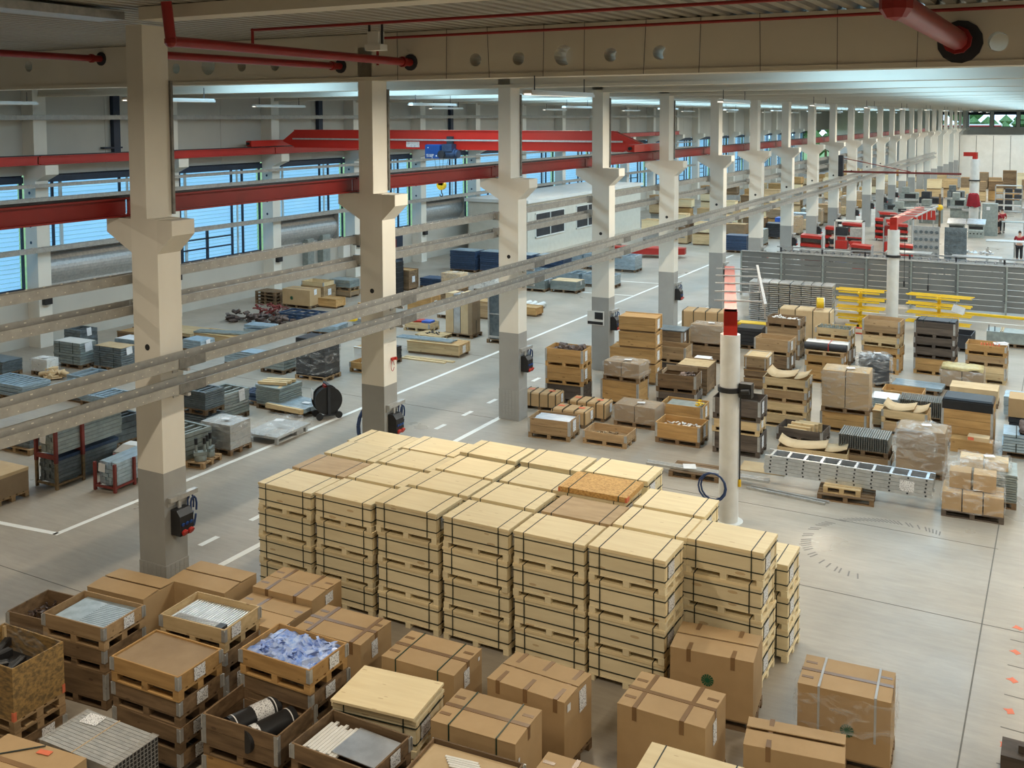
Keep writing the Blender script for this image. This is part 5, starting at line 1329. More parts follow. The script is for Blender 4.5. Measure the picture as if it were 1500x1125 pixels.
solo('black_cover', MB().bev(-.6, -.36, 0, .6, .4, .12, .04).box(-.6, -.42, -.16, .6, -.405, .06), M['black'], 'black film cover on the deep five ring pine box', 'cover', (-2.1, 28.72, z + .0), D(-1))
t = thing('pink_carton', 'small flat carton with pink print at the foot of the deep pine box', 'carton', (-1.85, 28.08, 0), D(-2))
obj('runner', MB().box(-.6, -.2, 0, .38, .18, .12).box(-.6, -.2, .12, .38, .18, .34).mesh('pc', M['woodo']), t)
obj('box', MB().box(-.2, -.18, .34, .3, .15, .44).mesh('pc2', M['cardl']), t); obj('print', MB().box(-.19, -.183, .35, -.05, -.18, .43).mesh('pc3', M['orange']), t)
t = wrapped((-.97, 23.27), D(3), 1.22, .8, 0, .40, 'row of brown cartons with clear film, nearest the floor joint', 'card', True, 16, fm='film', layers=1, cols=3, amp=.02, pm='woodd')
for i, (x, w) in enumerate(((-.28, .42), (.2, .44))):
    solo('carton_box', MB().bev(-w / 2, -.22, 0, w / 2, .22, .36, .004), M['card'], ('brown carton with pale lid standing on the film wrapped row', 'darker brown carton standing on the film wrapped row')[i], 'carton', (-1.58 + x, 23.72, .56), D(2))
solo('loose_film', crumple(1.1, .7, .52, 17, .07, 9), M['film'], 'loose clear film draped over the two cartons by the joint', 'film', (-1.6, 23.68, .545), D(3))
t = slabs((-.78, 24.28), D(3), 1.15, .95, 0, 12, .052, 'steel_g', 'grey profile stack behind the film draped cartons', True, (.2, .1, -.1, .2))
wrapped((-.95, 24.4), D(2), 1.0, .5, .77, .2, 'flat film wrapped carton on the grey profile stack', 'cardl', False, 18, fm='film', layers=1, amp=.05)
slabs((.35, 28.1), D(2), 1.6, .9, 0, 6, .075, 'steel_b', 'pale blue profile stack with brown cover by the picture edge', True, None, (-.5, .3), jit=.02)
solo('brown_cover', crumple(1.2, .7, .14, 19, .06, 10), M['scrap'], 'dark brown crumpled sheet on the pale blue profile stack', 'cover', (-.25, 28.55, .605), D(2))
solo('film_bag', crumple(.3, .3, .34, 20, .04, 6), M['film'], 'small clear film bag on the floor by the pale blue stack', 'film bag', (-1.42, 28.05, .01), 0)
slabs((.3, 29.8), D(0), 1.5, .8, 0, 3, .14, 'dark', 'black crates under the large brown carton by the picture edge', True, piece='crate_tray', name='black_crate_stack', cat='crates')
solo('brown_carton', MB().bev(-.72, -.38, 0, .72, .38, .5, .006), M['card'], 'large brown carton on black crates by the picture edge', 'carton', (-.5, 30.2, .568), 0)
z = tiers((-4.74, 35.4), D(-4), [(2, O_, 'orange pallet box with red corner'), (1, O_, 'shallow pine pallet box'), (1, L_W, 'pale shallow pallet box'), (2, W_, 'deep pine pallet box')], 'by the fence post crane')
z = tiers((-3.1, 35.9), D(-2), [(2, O_, 'pine pallet box'), (1, D_, 'dark pallet box'), (1, D_, 'dark pallet box'), (2, D_, 'dark deep pallet box with strapped sheets')], 'before the second yellow stand', 1.26)
slabs((-3.1, 35.9), D(-2), 1.15, .7, z - .06, 3, .04, 'dark', 'flat dark sheets on the dark stack before the second yellow stand', False, None, (-.4, .4))
z = tiers((-1.55, 35.6), D(-2), [(2, L_W, 'pine pallet box', None, 1), (1, W_, 'pine pallet box', None, 1), (1, O_, 'shallow pallet box with red handles', None, 1)], 'near the picture edge')
t = thing('handle_row', 'row of red and white handles in the shallow box near the edge', 'handles', (-2.3, 35.85, z - .06), 0)
for i in range(7): obj('handle', CM('handle', lambda: MB().cyl((0, 0, 0), (0, 0, .09), .025, 8), M['orange']), t, (i * .085, 0, 0))
solo('paper_pile', MB().box(-.2, -.16, 0, .2, .18, .02).box(-.1, -.1, .02, .22, .1, .05, 0, Matrix.Rotation(.5, 4, 'Z')), M['paperw'], 'white papers on the shallow box near the edge', 'paper', (-1.75, 36.0, z + .005), .2)
t = thing('steel_crate', 'dark grey sheet steel crate behind the dark stack', 'crate', (-3.3, 40.6, 0), D(-3))
pallet(t, 0, .9, 1.1, 'woodd'); obj('wall', plank_box(MB(), -.42, -.55, .144, .42, .55, .62, .03).box(-.4, -.53, .144, .4, .53, .3).mesh('steelcrate', M['dark']), t)
t = slabs((-.6, 41.6), D(0), 1.9, .9, 0, 1, .42, 'steel_g', 'long grey steel box with yellow battens beyond the store', True, name='steel_box', cat='box', piece='body')
for x in (-.45, .5): obj('batten', CM('ybat', lambda: MB().box(-.05, -.45, .0, -.015, .45, .03).box(.015, -.45, 0, .05, .45, .03), M['woodl']), t, (x, 0, .56))
obj('bracket', MB().box(-.9, -.4, .56, -.87, -.36, .78).box(-.7, -.4, .56, -.67, -.36, .74).box(.84, -.4, .56, .87, -.36, .76).mesh('brk', M['dark']), t)
t = wrapped((-2.1, 34.2), D(2), 1.25, .8, 0, .5, 'carton under yellowed shiny film behind the pale topped carton', 'cardg', True, 21, fm='film', layers=1)
obj('yellow_sheet', crumple(1.15, .74, .07, 22, .03, 8).mesh('yfilm', M['jute']), t, (0, 0, .66))
carton((-1.62, 32.6), D(0), 'pale topped flat carton with white label behind the black covered box', 1.3, .8, .38, m='cardl', fine=False, patches=False, cross=False)
tubes((-3.2, 33.25), D(-2), 1.45, .8, 0, 9, 1, 'steel_b', 'pale blue steel bars on a pallet in the store', True)
t, z = pbox((-3.6, 31.95), 0, 1, 'low brown pallet box before the pale blue bars', D(0), 1.15, .8, O_)
slabs((-4.1, 30.6), D(2), .75, .8, 0, 5, .055, 'steel_b', 'small pale blue sheet stack beside the tall wrapped cartons', True, None, (), cover='paperw')
xcrate((-4.27, 29.1), D(2), .28, .7, 0, .46, 'small narrow pine crate beside the tall wrapped cartons', 'woodl', False)
t = wrapped((-4.75, 33.5), D(8), .95, .8, 0, .78, 'lumpy machine part under clear film behind the wrapped cartons', 'dark', True, 23, fm='film', layers=2, cols=1, amp=.09)
tubes((1.2, 31.6), D(1), 2.6, .8, 0, 6, 4, 'steel_b', 'long pale blue profile bundle at the picture edge behind black crates', True)
t = slabs((-8.30, 42.5), D(4), 1.68, .95, 0, 20, .083, 'alu', 'strapped wall of aluminium profiles, half nearer the yellow stand', False, None, (-.4, 0, .4), name='profile_wall', piece='profile', cat='profiles', gap=.03)
t = slabs((-10.02, 42.4), D(4), 1.66, .95, 0, 20, .083, 'alu', 'strapped wall of aluminium profiles, half nearer the columns', False, None, (-.4, 0, .4), name='profile_wall', piece='profile', cat='profiles', gap=.03)
def yellow_stand(x, y, rz, label, L_=2.0):
    t = thing('yellow_stand', label, 'stand', (x, y, 0), rz)
    obj('post', MB().box(-.06, -.06, .08, .06, .06, 1.5).box(-.5, -.5, 0, .5, -.42, .08).box(-.5, .42, 0, .5, .5, .08).box(-.05, -.5, 0, .05, .5, .08).mesh('ypost', M['yellow']), t)
    for i, z in enumerate((.3, .66, 1.02, 1.38)):
        a = obj('arm', CM('yarm', lambda: MB().box(-.04, -.55, -.04, .04, .55, .04).box(-.8, -.42, -.03, .8, -.36, .03).box(-.8, .36, -.03, .8, .42, .03), M['yellow']), t, (0, 0, z))
        for y_ in (-.3, -.1, .1, .3): obj('rail', CM(('yrail', L_), lambda: MB().cyl((-L_ / 2, 0, 0), (L_ / 2, 0, 0), .022, 6), M['yellow']), a, (random.uniform(-.05, .05), y_, .06))
    return t
yellow_stand(-7.35, 43.4, D(0), 'yellow rail stand with many arms before the fence crane post', 1.9)
yellow_stand(-4.35, 43.4, D(-4), 'yellow rail stand with white paper beyond the dark stack', 2.4)
sheet(None, .45, .3, (-3.6, 42.85, 1.05), '-y', .3, 'paperw', 'paper_tag')
tag(bpy.data.objects['paper_tag'], 'white paper hanging on the second yellow stand', 'paper')
solo('yellow_bar', MB().box(-1.1, -.06, 0, 1.1, .06, .1), M['yellow'], 'long yellow bar lying behind the second yellow stand', 'bar', (-2.4, 44.6, .55), D(-3))
t = thing('yellow_reel', 'yellow reel with white side on the carton bundle', 'reel', (-7.9, 38.2, 1.50), .3)
obj('drum', MB().cyl((-.12, 0, .2), (.12, 0, .2), .2, 16).mesh('yr', M['yellow']), t); obj('side', MB().cyl((.12, 0, .2), (.15, 0, .2), .21, 16).mesh('yrs', M['whitep']), t)
t = thing('red_beam', 'long red steel beam on the floor before the fence crane', 'beam', (-7.9, 41.5, 0), D(0))
obj('beam', ibeam(-.0, .14, 0, 0, .24, 2.4).mesh('rb', M['red']), t); obj('upright', MB().box(-1.0, .0, .24, -.9, .14, .75).mesh('rbu', M['red']), t)
for i, x in enumerate((-.2, .5)): obj('white_mark', MB().box(-.12, -.002, .245, .1, .1, .28).mesh('wm', M['paperw']), t, (x, 0, 0))
z = tiers((-9.4, 38.6), D(2), [(2, W_, 'brown pallet box', None, 1)], 'holding yellow bars behind the white post', 1.9)
t = tubes((-9.4, 38.7), D(2), 1.7, .5, z - .06, 4, 1, 'yellow', 'yellow bars lying in the brown pallet box behind the white post', False)
t = slabs((-9.7, 36.9), D(5), .9, .8, 0, 5, .13, 'dark', 'dark grey plastic crates stacked behind the nearest white post', True, name='crate_stack', cat='crates', piece='crate')
# long aluminium ladder bundle on two pallets
t = thing('ladder_bundle', 'long aluminium ladder bundle lying across the stacked pallets', 'ladders', (-4.2, 23.30, .288), D(.6))
for q in range(5):
    lad = obj('ladder', CM('ladder_rail', lambda: MB().box(-1.82, 0, 0, 1.82, .05, .08).box(-1.82, .45, 0, 1.82, .5, .08), M['alu']), t, (random.uniform(-.02, .02), 0, q * .086))
    for i in range(10): obj('rung', CM('rung', lambda: MB().box(-.03, .05, .01, .03, .45, .075), M['alu']), lad, (-1.68 + i * .374, 0, 0))
    mb = MB()
    for i in range(10): mb.cyl((-1.68 + i * .374, -.004, .04), (-1.68 + i * .374, .001, .04), .022, 8)
    obj('bolt_hole', CM('ladhole', lambda: mb, M['dark']), lad)
sheet(t, .3, .24, (1.3, -.006, .2), '-y', .05)
for i, (x, y, z, rz, m, lab) in enumerate(((-4.17, 23.35, 0, 6, 'woodb', 'dark empty pallet on the floor under the ladder bundle'), (-4.25, 23.45, .144, 3, 'woodl', 'pale upper pallet carrying the ladder bundle'))):
    p = thing('empty_pallet', lab, 'pallet', (x, y, z), D(rz)); pallet(p, 0, 1.2 if i == 0 else .8, .8, m, True)
t = tubes((-5.85, 22.97), D(2), 2.95, .25, .146, 3, 1, 'galv', 'three long grey tubes across the low pallet behind the white post', False, .028)
p = thing('empty_pallet', 'low pallet with brown board under the long grey tubes', 'pallet', (-7.6, 23.2, 0), D(4)); pallet(p, 0, 1.2, .8, 'woodb', True)
sheet(None, .3, .34, (-7.75, 23.06, .215), '+z', .4, 'paperw', 'paper_sheet_loose'); tag(bpy.data.objects['paper_sheet_loose'], 'white paper sheet on the long grey tubes', 'paper')
solo('cardboard_flat', MB().box(-.55, -.35, 0, .55, .35, .02), M['cardl'], 'flat cardboard piece on the floor between post and ladder bundle', 'cardboard', (-6.3, 24.35, .002), D(4))
solo('long_tube', MB().box(-.9, -.03, 0, .9, .03, .05).box(-.85, .1, 0, .95, .16, .05), M['galv'], 'grey tubes on the floor before the flat cardboard', 'tubes', (-5.4, 22.75, .002), D(-6))
z = tiers((-6.60, 25.05), D(2), [(2, D_, 'dark grey pallet box with red corner', None, 1), (1, L_W, 'shallow pine pallet box', None, 1), (2, D_, 'dark pallet box with pale frame', None, 1)], 'directly behind the nearest white post')
c = xcrate((-6.95, 25.2), D(2), .75, .6, z + .02, .18, 'low crate with pale slat lid atop the stack behind the post', 'cardg', False, lid='woodl')
# ------------------------------------------------------------------ the metal aisle by the wall
S_B, S_D, S_G = 'steel_b', 'steel_d', 'steel_g'
AI = 'in the metal aisle'
slabs((-29.46, 23.2), D(2), 1.3, .7, 0, 8, .092, S_G, 'strapped grey panel pile with tag near the first wall window', True, (.3, .3, 0, .15), (-.35, .3), cover='whitep')
slabs((-27.8, 23.5), D(2), 1.3, .7, 0, 9, .076, S_D, 'strapped dark panel pile with card top beside the grey panel pile', True, (.25, .25, 0, .12), (-.35, .3), cover='cardl')
slabs((-28.3, 24.9), D(2), 1.4, .7, 0, 5, .12, S_B, 'bluish panel pile behind the dark strapped panels', True, None, (), cover='paperw')
slabs((-31.7, 25.0), D(0), .9, .75, 0, 5, .13, S_D, 'dark box frame pile against the wall pier', True, (.2, .3, 0, .1), (), frame=2)
xcrate((-29.5, 26.2), D(2), 1.6, .8, 0, .62, 'brown crate against the wall behind the grey panel pile', 'woodb', False)
t = slabs((-30.76, 21.2), D(1), 1.6, .75, 0, 8, .05, S_D, 'upright ribbed steel sheet bundle at the picture edge near the wall', True)
t = wrapped((-29.6, 22.0), D(3), .75, .5, .0, .42, 'white film wrapped box with print beside the ribbed sheets', 'whitep', True, 41, fm='film', layers=1, cols=1)
slabs((-27.54, 19.6), D(1), 1.9, 1.0, 0, 6, .06, S_B, 'wide pale blue tube frame pile at the picture edge', True, None, (), frame=9)
slabs((-25.6, 20.4), D(1), 1.8, 1.0, 0, 4, .06, S_B, 'low pale blue tube frame pile before the open frame', True, None, (), frame=8)
slabs((-26.95, 21.6), D(2), 1.1, 1.0, 0, 3, .08, S_B, 'pale blue open frame on top of a small pile', True, None, (), frame=3)
heap((-28.6, 21.6), D(0), 1.4, .8, 0.02, .25, 'cardl', 'loose card and white film on the aisle floor by the pale frames', 18, 42, 'packing_heap', 'packing', .2)
slabs((-24.3, 20.3), D(1), 1.5, .9, 0, 6, .035, S_B, 'pale blue slat pile between pale frames and first column', True, None, (), frame=7)
def rack(F, rz, label, m_lo, h=1.33, w=.62, d=1.1, n=(7, 6), two=True, legs='oxide'):
    c = F2C(F, w, d, rz)
    t = thing('steel_stacking_rack', label, 'rack', (c[0], c[1], 0), rz)
    for i, (x, y) in enumerate(((-w / 2, -d / 2), (w / 2, -d / 2), (-w / 2, d / 2), (w / 2, d / 2))):
        obj('post', MB().box(x - .03, y - .03, 0, x + .03, y + .03, .62 if two else h).mesh('rp', M[m_lo]), t)
        if two: obj('upper_post', MB().box(x - .035, y - .035, .62, x + .035, y + .035, h).mesh('rp2', M[legs]), t)
    obj('frame', MB().box(-w / 2, -d / 2 - .02, .08, w / 2, -d / 2 + .02, .13).box(-w / 2, d / 2 - .02, .08, w / 2, d / 2 + .02, .13).box(-w / 2 - .02, -d / 2, .08, -w / 2 + .02, d / 2, .13).box(w / 2 - .02, -d / 2, .08, w / 2 + .02, d / 2, .13).mesh('rf', M[m_lo]), t)
    if two: obj('upper_frame', MB().box(-w / 2, -d / 2 - .025, .70, w / 2, -d / 2 + .025, .80).box(-w / 2, d / 2 - .025, .70, w / 2, d / 2 + .025, .80).mesh('rf2', M[legs]), t)
    sheet(t, .2, .2, (-.05, -d / 2 - .04, (h - .2) if two else h - .1), '-y', .1, 'paperw', 'hang_tag')
    return t
rack((-20.3, 15.25), D(2), 'double red and olive stacking rack holding profile bundles near the first column', 'bronze', 1.36, .66, .75)
tubes((-20.34, 15.3), D(2), .58, 1.75, .14, 7, 7, S_D, 'dark ribbed profile bundle lying in the lower stacking rack', False, None, 'profile_bundle', 'profile', axis='y', cat='profiles')
tubes((-20.34, 15.32), D(2), .56, 1.8, .64, 7, 1, 'darkblue', 'blue topped profile layer above the lower rack bundle', False, None, 'profile_bundle', 'profile', axis='y', cat='profiles')
tubes((-20.34, 15.32), D(2), .56, 1.9, .80, 6, 6, S_G, 'grey bent profile bundle lying in the upper stacking rack', False, None, 'profile_bundle', 'profile', axis='y', cat='profiles')
rack((-18.95, 15.75), D(5), 'single oxide red stacking rack with tag beside the first column', 'oxide', .66, .6, .6, two=False)
tubes((-18.98, 15.85), D(5), .54, 1.7, .12, 6, 6, S_B, 'pale zinc profile bundle in the single red rack', False, None, 'profile_bundle', 'profile', axis='y', cat='profiles')
slabs((-21.5, 17.9), D(-4), 1.2, .8, 0, 4, .16, S_D, 'dark open frame pile behind the stacking racks', True, None, (), frame=3)
slabs((-18.9, 17.75), D(-4), 1.1, .9, 0, 6, .11, S_G, 'grey frame pile behind the single red rack', True, None, (), frame=4)
t = thing('white_machine', 'white plastic covered machine part on a pallet behind the red racks', 'machine part', (-19.9, 17.2, 0), D(10))
pallet(t, 0, 1.1, .8, 'wood'); obj('cover', MB().bev(-.45, -.3, .144, .45, .3, .6, .16).mesh('wm1', M['whitep']), t); obj('panel', MB().box(-.3, -.31, .22, .4, -.3, .45).mesh('wm2', M['galv']), t)
t = thing('brown_carton_stack', 'brown sided carton with pale top at the picture edge by the long line', 'carton', (-21.15, 14.3, 0), D(2))
pallet(t, 0, 1.2, .8, 'wood', True); obj('body', MB().box(-.6, -.4, .144, .6, .4, .66).mesh('bc', M['cardg']), t); obj('lid', MB().box(-.605, -.405, .6, .605, .405, .675).mesh('bcl', M['cardl']), t)
p = thing('empty_pallet', 'pallet with grey metal strips behind the pale topped carton', 'pallet', (-23.6, 16.9, 0), D(2)); pallet(p, 0, 1.2, .8, 'wood')
tubes((-23.1, 16.6), D(2), 1.1, .7, .144, 5, 2, S_D, 'dark metal strips on the pallet behind the pale topped carton', False)
t = slabs((-20.6, 20.65), D(-2), .95, 1.2, 0, 8, .085, S_G, 'film wrapped grey ladder frame pile with tag beside the aisle line', True, (.22, .34, .3, .15), (), frame=3)
film(t, .95, 1.2, .5, .35, 43, .02, 'film', True)
for q in range(2): slabs((-19.9, 19.5), D(0), 1.1, .7, q * .68, 9, .055, S_D, ('lower dark slotted strip stack right behind the first column', 'upper dark slotted strip stack right behind the first column')[q], True, None, (), frame=6)
slabs((-20.0, 22.5), D(0), .9, 1.0, 0, 10, .055, S_G, 'grey perforated stack beyond the ladder frame pile', True)
solo('pale_batten_bundle', MB().box(-.5, -.3, 0, .4, -.18, .08).box(-.45, -.1, 0, .45, .02, .08).box(-.4, .1, 0, .5, .22, .08), M['woodl'], 'pale battens on the grey perforated stack', 'battens', (-20.5, 23.0, .705), .3)
t = wrapped((-18.45, 18.9), D(2), 1.0, .8, 0, .64, 'film wrapped silver parts pallet with paper tag beside the aisle line', 'galv', True, 44, fm='film', layers=3, cols=1, amp=.04)
t = thing('wrapped_sled', 'film wrapped low metal sled frame beside the aisle line', 'machine part', (-18.55, 20.75, 0), D(4))
obj('frame', MB().box(-.55, -.7, .16, .55, .75, .22).box(-.5, -.65, 0, -.42, -.57, .16).box(.42, -.65, 0, .5, -.57, .16).box(.42, .6, 0, .5, .68, .16).box(-.5, .6, 0, -.42, .68, .16).box(.3, .2, .02, .5, .5, .16).mesh('sl', M['galv']), t)
film(t, 1.15, 1.5, .22, .16, 45, .03)
solo('paper_note', MB().box(-.13, -.1, 0, .13, .1, .004), M['paperw'], 'white paper on the film wrapped metal sled', 'paper', (-18.5, 20.8, .43), .4)
t = tubes((-20.5, 22.62), D(-2), 1.15, 1.0, 0, 7, 2, 'darkblue', 'bundle of blue tubes with cross batten on a pallet near the cable reel', True, .045)
tubes((-20.4, 22.9), D(0), .9, .6, .47, 5, 1, S_B, 'pale tubes on top of the blue tube bundle', False)
solo('cross_batten', MB().box(-.05, -.5, 0, .05, .5, .1), M['woodl'], 'pale batten across the blue tube bundle', 'batten', (-20.3, 23.0, .585), .5)
t = tubes((-18.95, 22.35), D(-3), 1.45, 1.0, 0, 8, 1, S_B, 'pale blue profiles with board edge on a pallet beside the cable reel', True, paper=(.25, .16, .35))
solo('edge_board', MB().box(-.7, -.05, 0, .7, .05, .13), M['woodl'], 'pale board along the blue profiles beside the cable reel', 'board', (-19.65, 22.3, .144), D(-3))
t = thing('casting_pallet', 'pallet of grey machine castings right beside the first column', 'machine parts', (-18.9, 18.15, 0), D(12))
pallet(t, 0, 1.0, .8, 'wood')
for i in range(4):
    obj('casting', CM('casting', lambda: MB().cyl((0, 0, 0), (0, 0, .14), .15, 14).box(-.16, -.1, .14, .16, .1, .22).cyl((-.1, 0, .22), (-.1, 0, .42), .035, 8).cyl((.1, 0, .22), (.1, 0, .42), .035, 8), M['steel_g']), t, (-.28 + .55 * (i % 2), -.18 + .36 * (i // 2), .144), .6 * i)
    obj('black_cap', CM('blackcap', lambda: MB().cyl((-.1, 0, .40), (-.1, 0, .55), .04, 8).cyl((.1, 0, .40), (.1, 0, .55), .04, 8), M['black']), t, (-.28 + .55 * (i % 2), -.18 + .36 * (i // 2), .144), .6 * i)
# cable reel on wheels
t = thing('cable_reel', 'black cable reel trolley with handle and paper tag beside the aisle line', 'cable reel', (-18.45, 22.75, 0), D(-35))
for s in (-1, 1): obj('flange', CM('reelf', lambda: MB().cyl((-.012, 0, 0), (.012, 0, 0), .40, 28), M['black']), t, (s * .17, 0, .52))
obj('cable', MB().cyl((-.16, 0, .52), (.16, 0, .52), .35, 24).mesh('reelc', M['black']), t)
obj('frame', MB().box(-.24, -.04, .1, -.2, .04, .98).box(.2, -.04, .1, .24, .04, .98).box(-.24, -.04, .95, .24, .04, .99).cyl((-.3, 0, .97), (-.24, 0, .97), .03, 8).box(-.24, -.3, .1, -.2, .3, .14).box(.2, -.3, .1, .24, .3, .14).mesh('reelfr', M['dark']), t)
for s in (-1, 1):
    for y_ in (-.28, .28): obj('wheel', CM('reelw', lambda: MB().cyl((-.03, 0, 0), (.03, 0, 0), .1, 14), M['black']), t, (s * .22, y_, .1))
sheet(t, .22, .26, (-.02, -.42, .72), '-y', .3, 'paperw', 'hang_tag')
obj('socket', MB().box(-.1, -.1, .88, .12, .05, .96).mesh('reels', M['red_dk']), t)
t = thing('black_crate_pallet', 'pallet of film wrapped black plastic crates near the second column', 'crates', (-21.6, 26.2, 0), D(4))
pallet(t, 0, 1.2, .9, 'wood')
for j in range(6):
    for i in range(2): obj('crate', CM('blackcrate', lambda: MB().bev(-.28, -.42, 0, .28, .42, .20, .012), M['black']), t, (-.29 + .58 * i, 0, .144 + j * .205))
film(t, 1.16, .84, 1.1, .2, 46, .02)
slabs((-22.8, 25.9), D(2), 1.0, .7, 0, 5, .10, S_G, 'grey perforated box stack beside the black crates', True, None, (), cover='paperw')
t, z = pbox((-19.9, 27.3), 0, 1, 'brown open box of small parts beside the second column', D(0), 1.25, .9, 'woodo')
heap((-19.9, 27.3), 0, 1.0, .7, .17, .1, 'galv', 'small metal parts in the brown box beside the second column', 26, 47)
slabs((-20.4, 28.6), D(0), .9, .7, 0, 4, .11, 'dark', 'dark cylinder parts tray behind the brown open box', True)
xcrate((-21.2, 28.4), D(0), .6, .6, 0, .55, 'white sided box behind the black crates', 'whitep', False)
# by the wall: boards, crates, scrap
t = slabs((-29.6, 28.3), D(4), 2.4, 1.2, 0, 2, .06, 'woodl', 'long brown board pile on a rack near the wall', True, None, (), name='board_pile', cat='boards', piece='board')
xcrate((-27.0, 27.9), D(2), 1.9, .9, 0, .46, 'long strapped wooden crate by the wall under loose tubes', 'woodl', False)
tubes((-26.6, 28.3), D(14), 2.3, .5, .485, 5, 1, S_G, 'loose grey tubes lying skewed on the long strapped crate', False, .03)
tubes((-26.2, 29.0), D(6), 1.2, .6, .485, 4, 2, S_B, 'pale blue profiles at the end of the long strapped crate', False, .05)
heap((-27.9, 31.9), D(10), 3.6, 1.2, 0, .3, 'scrap', 'dark steel scrap and bars along the wall', 70, 48, size=.2)
heap((-29.6, 33.2), D(0), 1.5, 1.1, 0, .4, 'oxide', 'heap of dark red steel parts along the wall', 60, 49, size=.13)
for q in range(3): slabs((-27.6 + q * .08, 33.0), D(2), 1.9, 1.1, .13 * q, 1, .10, 'darkblue', 'dark blue steel frame, %s of the flat pile along the wall' % ('bottom one', 'middle one', 'top one')[q], False, None, (), frame=4, piece='frame', gap=.02)
tubes((-25.0, 31.5), D(8), 1.5, .9, 0, 7, 2, S_B, 'pale white blue profile bundle on a pallet before the dark blue frames', True)
tubes((-24.2, 33.2), D(0), 1.4, .8, 0, 6, 2, 'galv', 'grey tube bundle beside the dark blue frames', True)
solo('yellow_block', MB().box(-.3, -.15, 0, .3, .15, .12), M['yellow'], 'yellow block lying by the dark blue frames', 'block', (-24.7, 31.9, .60), .3)
slabs((-27.5, 26.8), D(0), .9, .7, 0, 4, .085, S_B, 'pale blue and lilac part stack with tag behind the first column', True, (.2, .2, 0, .1))
slabs((-24.1, 26.0), D(3), 1.4, .6, 0, 5, .08, S_B, 'pale blue tray stack between the cable channels', True, None, (), cover='steel_b')
carton((-21.6, 21.0), D(8), 'open brown carton behind the cable channels near the first column', 1.0, .7, .45, 0, fine=False, gap=.08, patches=False, cross=False)
carton((-29.67, 35.5), D(2), 'big brown carton with round emblem by the wall', 1.55, .8, .70, 0, emblem=(-.25, .3), lab=(.2, .25, 0, .12), fine=False, patches=False)
xcrate((-30.6, 37.6), D(0), 1.35, .9, 0, .62, 'lower wooden box behind the big brown carton by the wall', 'wood', True)
t, z = pbox((-30.6, 37.6), .64, 1, 'upper open wooden box behind the big brown carton by the wall', D(1), 1.3, .85, 'woodl', pal=False)
xcrate((-28.7, 36.1), D(0), 1.0, .7, 0, .42, 'low brown wooden crate beside the big carton by the wall', 'woodo', False)
xcrate((-29.9, 38.7), D(0), 1.3, .8, 0, .3, 'grey board base under the grey wrapped sheets by the wall', 'cardg', False)
slabs((-29.9, 38.7), D(0), 1.25, .75, .33, 4, .09, S_G, 'grey wrapped sheet stack by the wall', True)
for q in range(2): solo('grey_post', MB().box(-.09, -.09, 0, .09, .09, 1.35), M['steel_b'], ('pale grey upright post by the second column', 'second pale grey upright post nearer the second column')[q], 'post', (-26.4 + q * .95, 35.2, 0))
p = thing('pallet_pile', 'pile of empty pallets against the wall beside the big carton', 'pallets', (-32.3, 35.9, 0), 0)
for q in range(4): pallet(p, q * .15, 1.2, .8, 'woodb')
t = thing('crate_tower', 'black crate tower against the wall behind the second column', 'crates', (-29.0, 41.0, 0), 0)
for q in range(6): obj('crate', CM('bct', lambda: MB().bev(-.4, -.3, 0, .4, .3, .25, .02), M['black']), t, (0, 0, q * .26))
solo('red_cabinet', MB().box(-.35, -.2, 0, .35, .2, 1.1).box(-.3, -.21, .1, .3, -.2, 1.0), M['oxide'], 'rust red cabinet on the wall near the second column', 'cabinet', (-33.2, 46.6, .7))
solo('dark_door', MB().box(-.08, -.5, 0, .08, .5, 2.1), M['navy'], 'dark door in the lower wall beside the red cabinet', 'door', (WX + .09, 48.6, 0), 0, None, 'structure')
xcrate((-28.5, 41.6), D(-2), 1.1, .8, 0, 1.0, 'tall reddish wooden crate beyond the second column', 'woodb', True)
slabs((-27.2, 42.6), D(0), 1.3, .9, 0, 4, .1, 'darkblue', 'low blue stack beside the tall reddish crate', True)
wrapped((-25.9, 42.2), D(0), 1.1, .8, 0, .8, 'wrapped brown carton load beside the tall reddish crate', 'cardl', True, 51, layers=2)
wrapped((-24.4, 43.0), D(0), 1.2, .8, 0, .62, 'white wrapped load beyond the second column', 'whitep', True, 52, fm='film', layers=2)
for q in range(4):
    slabs((-28.6 + 1.75 * q, 48.2 + .3 * (q % 2)), D(1), 1.6, 1.1, 0, 9, .115, 'darkblue', 'tall dark blue steel stack beyond the wrapped loads, %s from the wall' % ORD[q + 1], True, None, (), cover='steel_b')
for q in range(3):
    slabs((-24.0 + 1.6 * q, 52.3), D(1), 1.5, 1.1, 0, 7, .11, S_B, 'pale blue tube stack before the office cabin, %s from the wall' % ORD[q + 1], True, None, (), frame=4)
t = thing('tall_carton_posts', 'tall strapped carton and grey column parts standing on a pallet', 'cartons', (-20.75, 34.0, 0), D(0))
pallet(t, 0, 1.3, .8, 'woodb')
for i, (x, w_, m_, h_) in enumerate(((-.42, .36, 'cardl', 1.7), (-.08, .3, 'alu', 1.68), (.26, .34, 'cardl', 1.75), (.52, .2, 'cardg', 1.6))): obj('column_part', MB().box(x - w_ / 2, -.3, .144, x + w_ / 2 - .01, .32, h_).mesh('tcp', M[m_]), t)
straps(t, 1.24, .66, .5, .15, (), 'strap', (0.,))
t = thing('steel_cabinet', 'tall blue grey steel cabinet on a pallet beside the third column', 'cabinet', (-18.7, 33.8, 0), D(2))
pallet(t, 0, 1.2, .9, 'woodb'); obj('body', MB().box(-.52, -.38, .144, .55, .4, 2.0).mesh('sc', M['steel_d']), t); obj('frame', MB().box(-.56, -.42, .144, -.5, -.36, 2.02).box(.5, -.42, .144, .57, -.36, 2.02).box(-.55, -.41, 1.1, .56, -.39, 1.14).box(-.55, -.41, .2, .56, -.39, .28).mesh('scf', M['galv']), t)
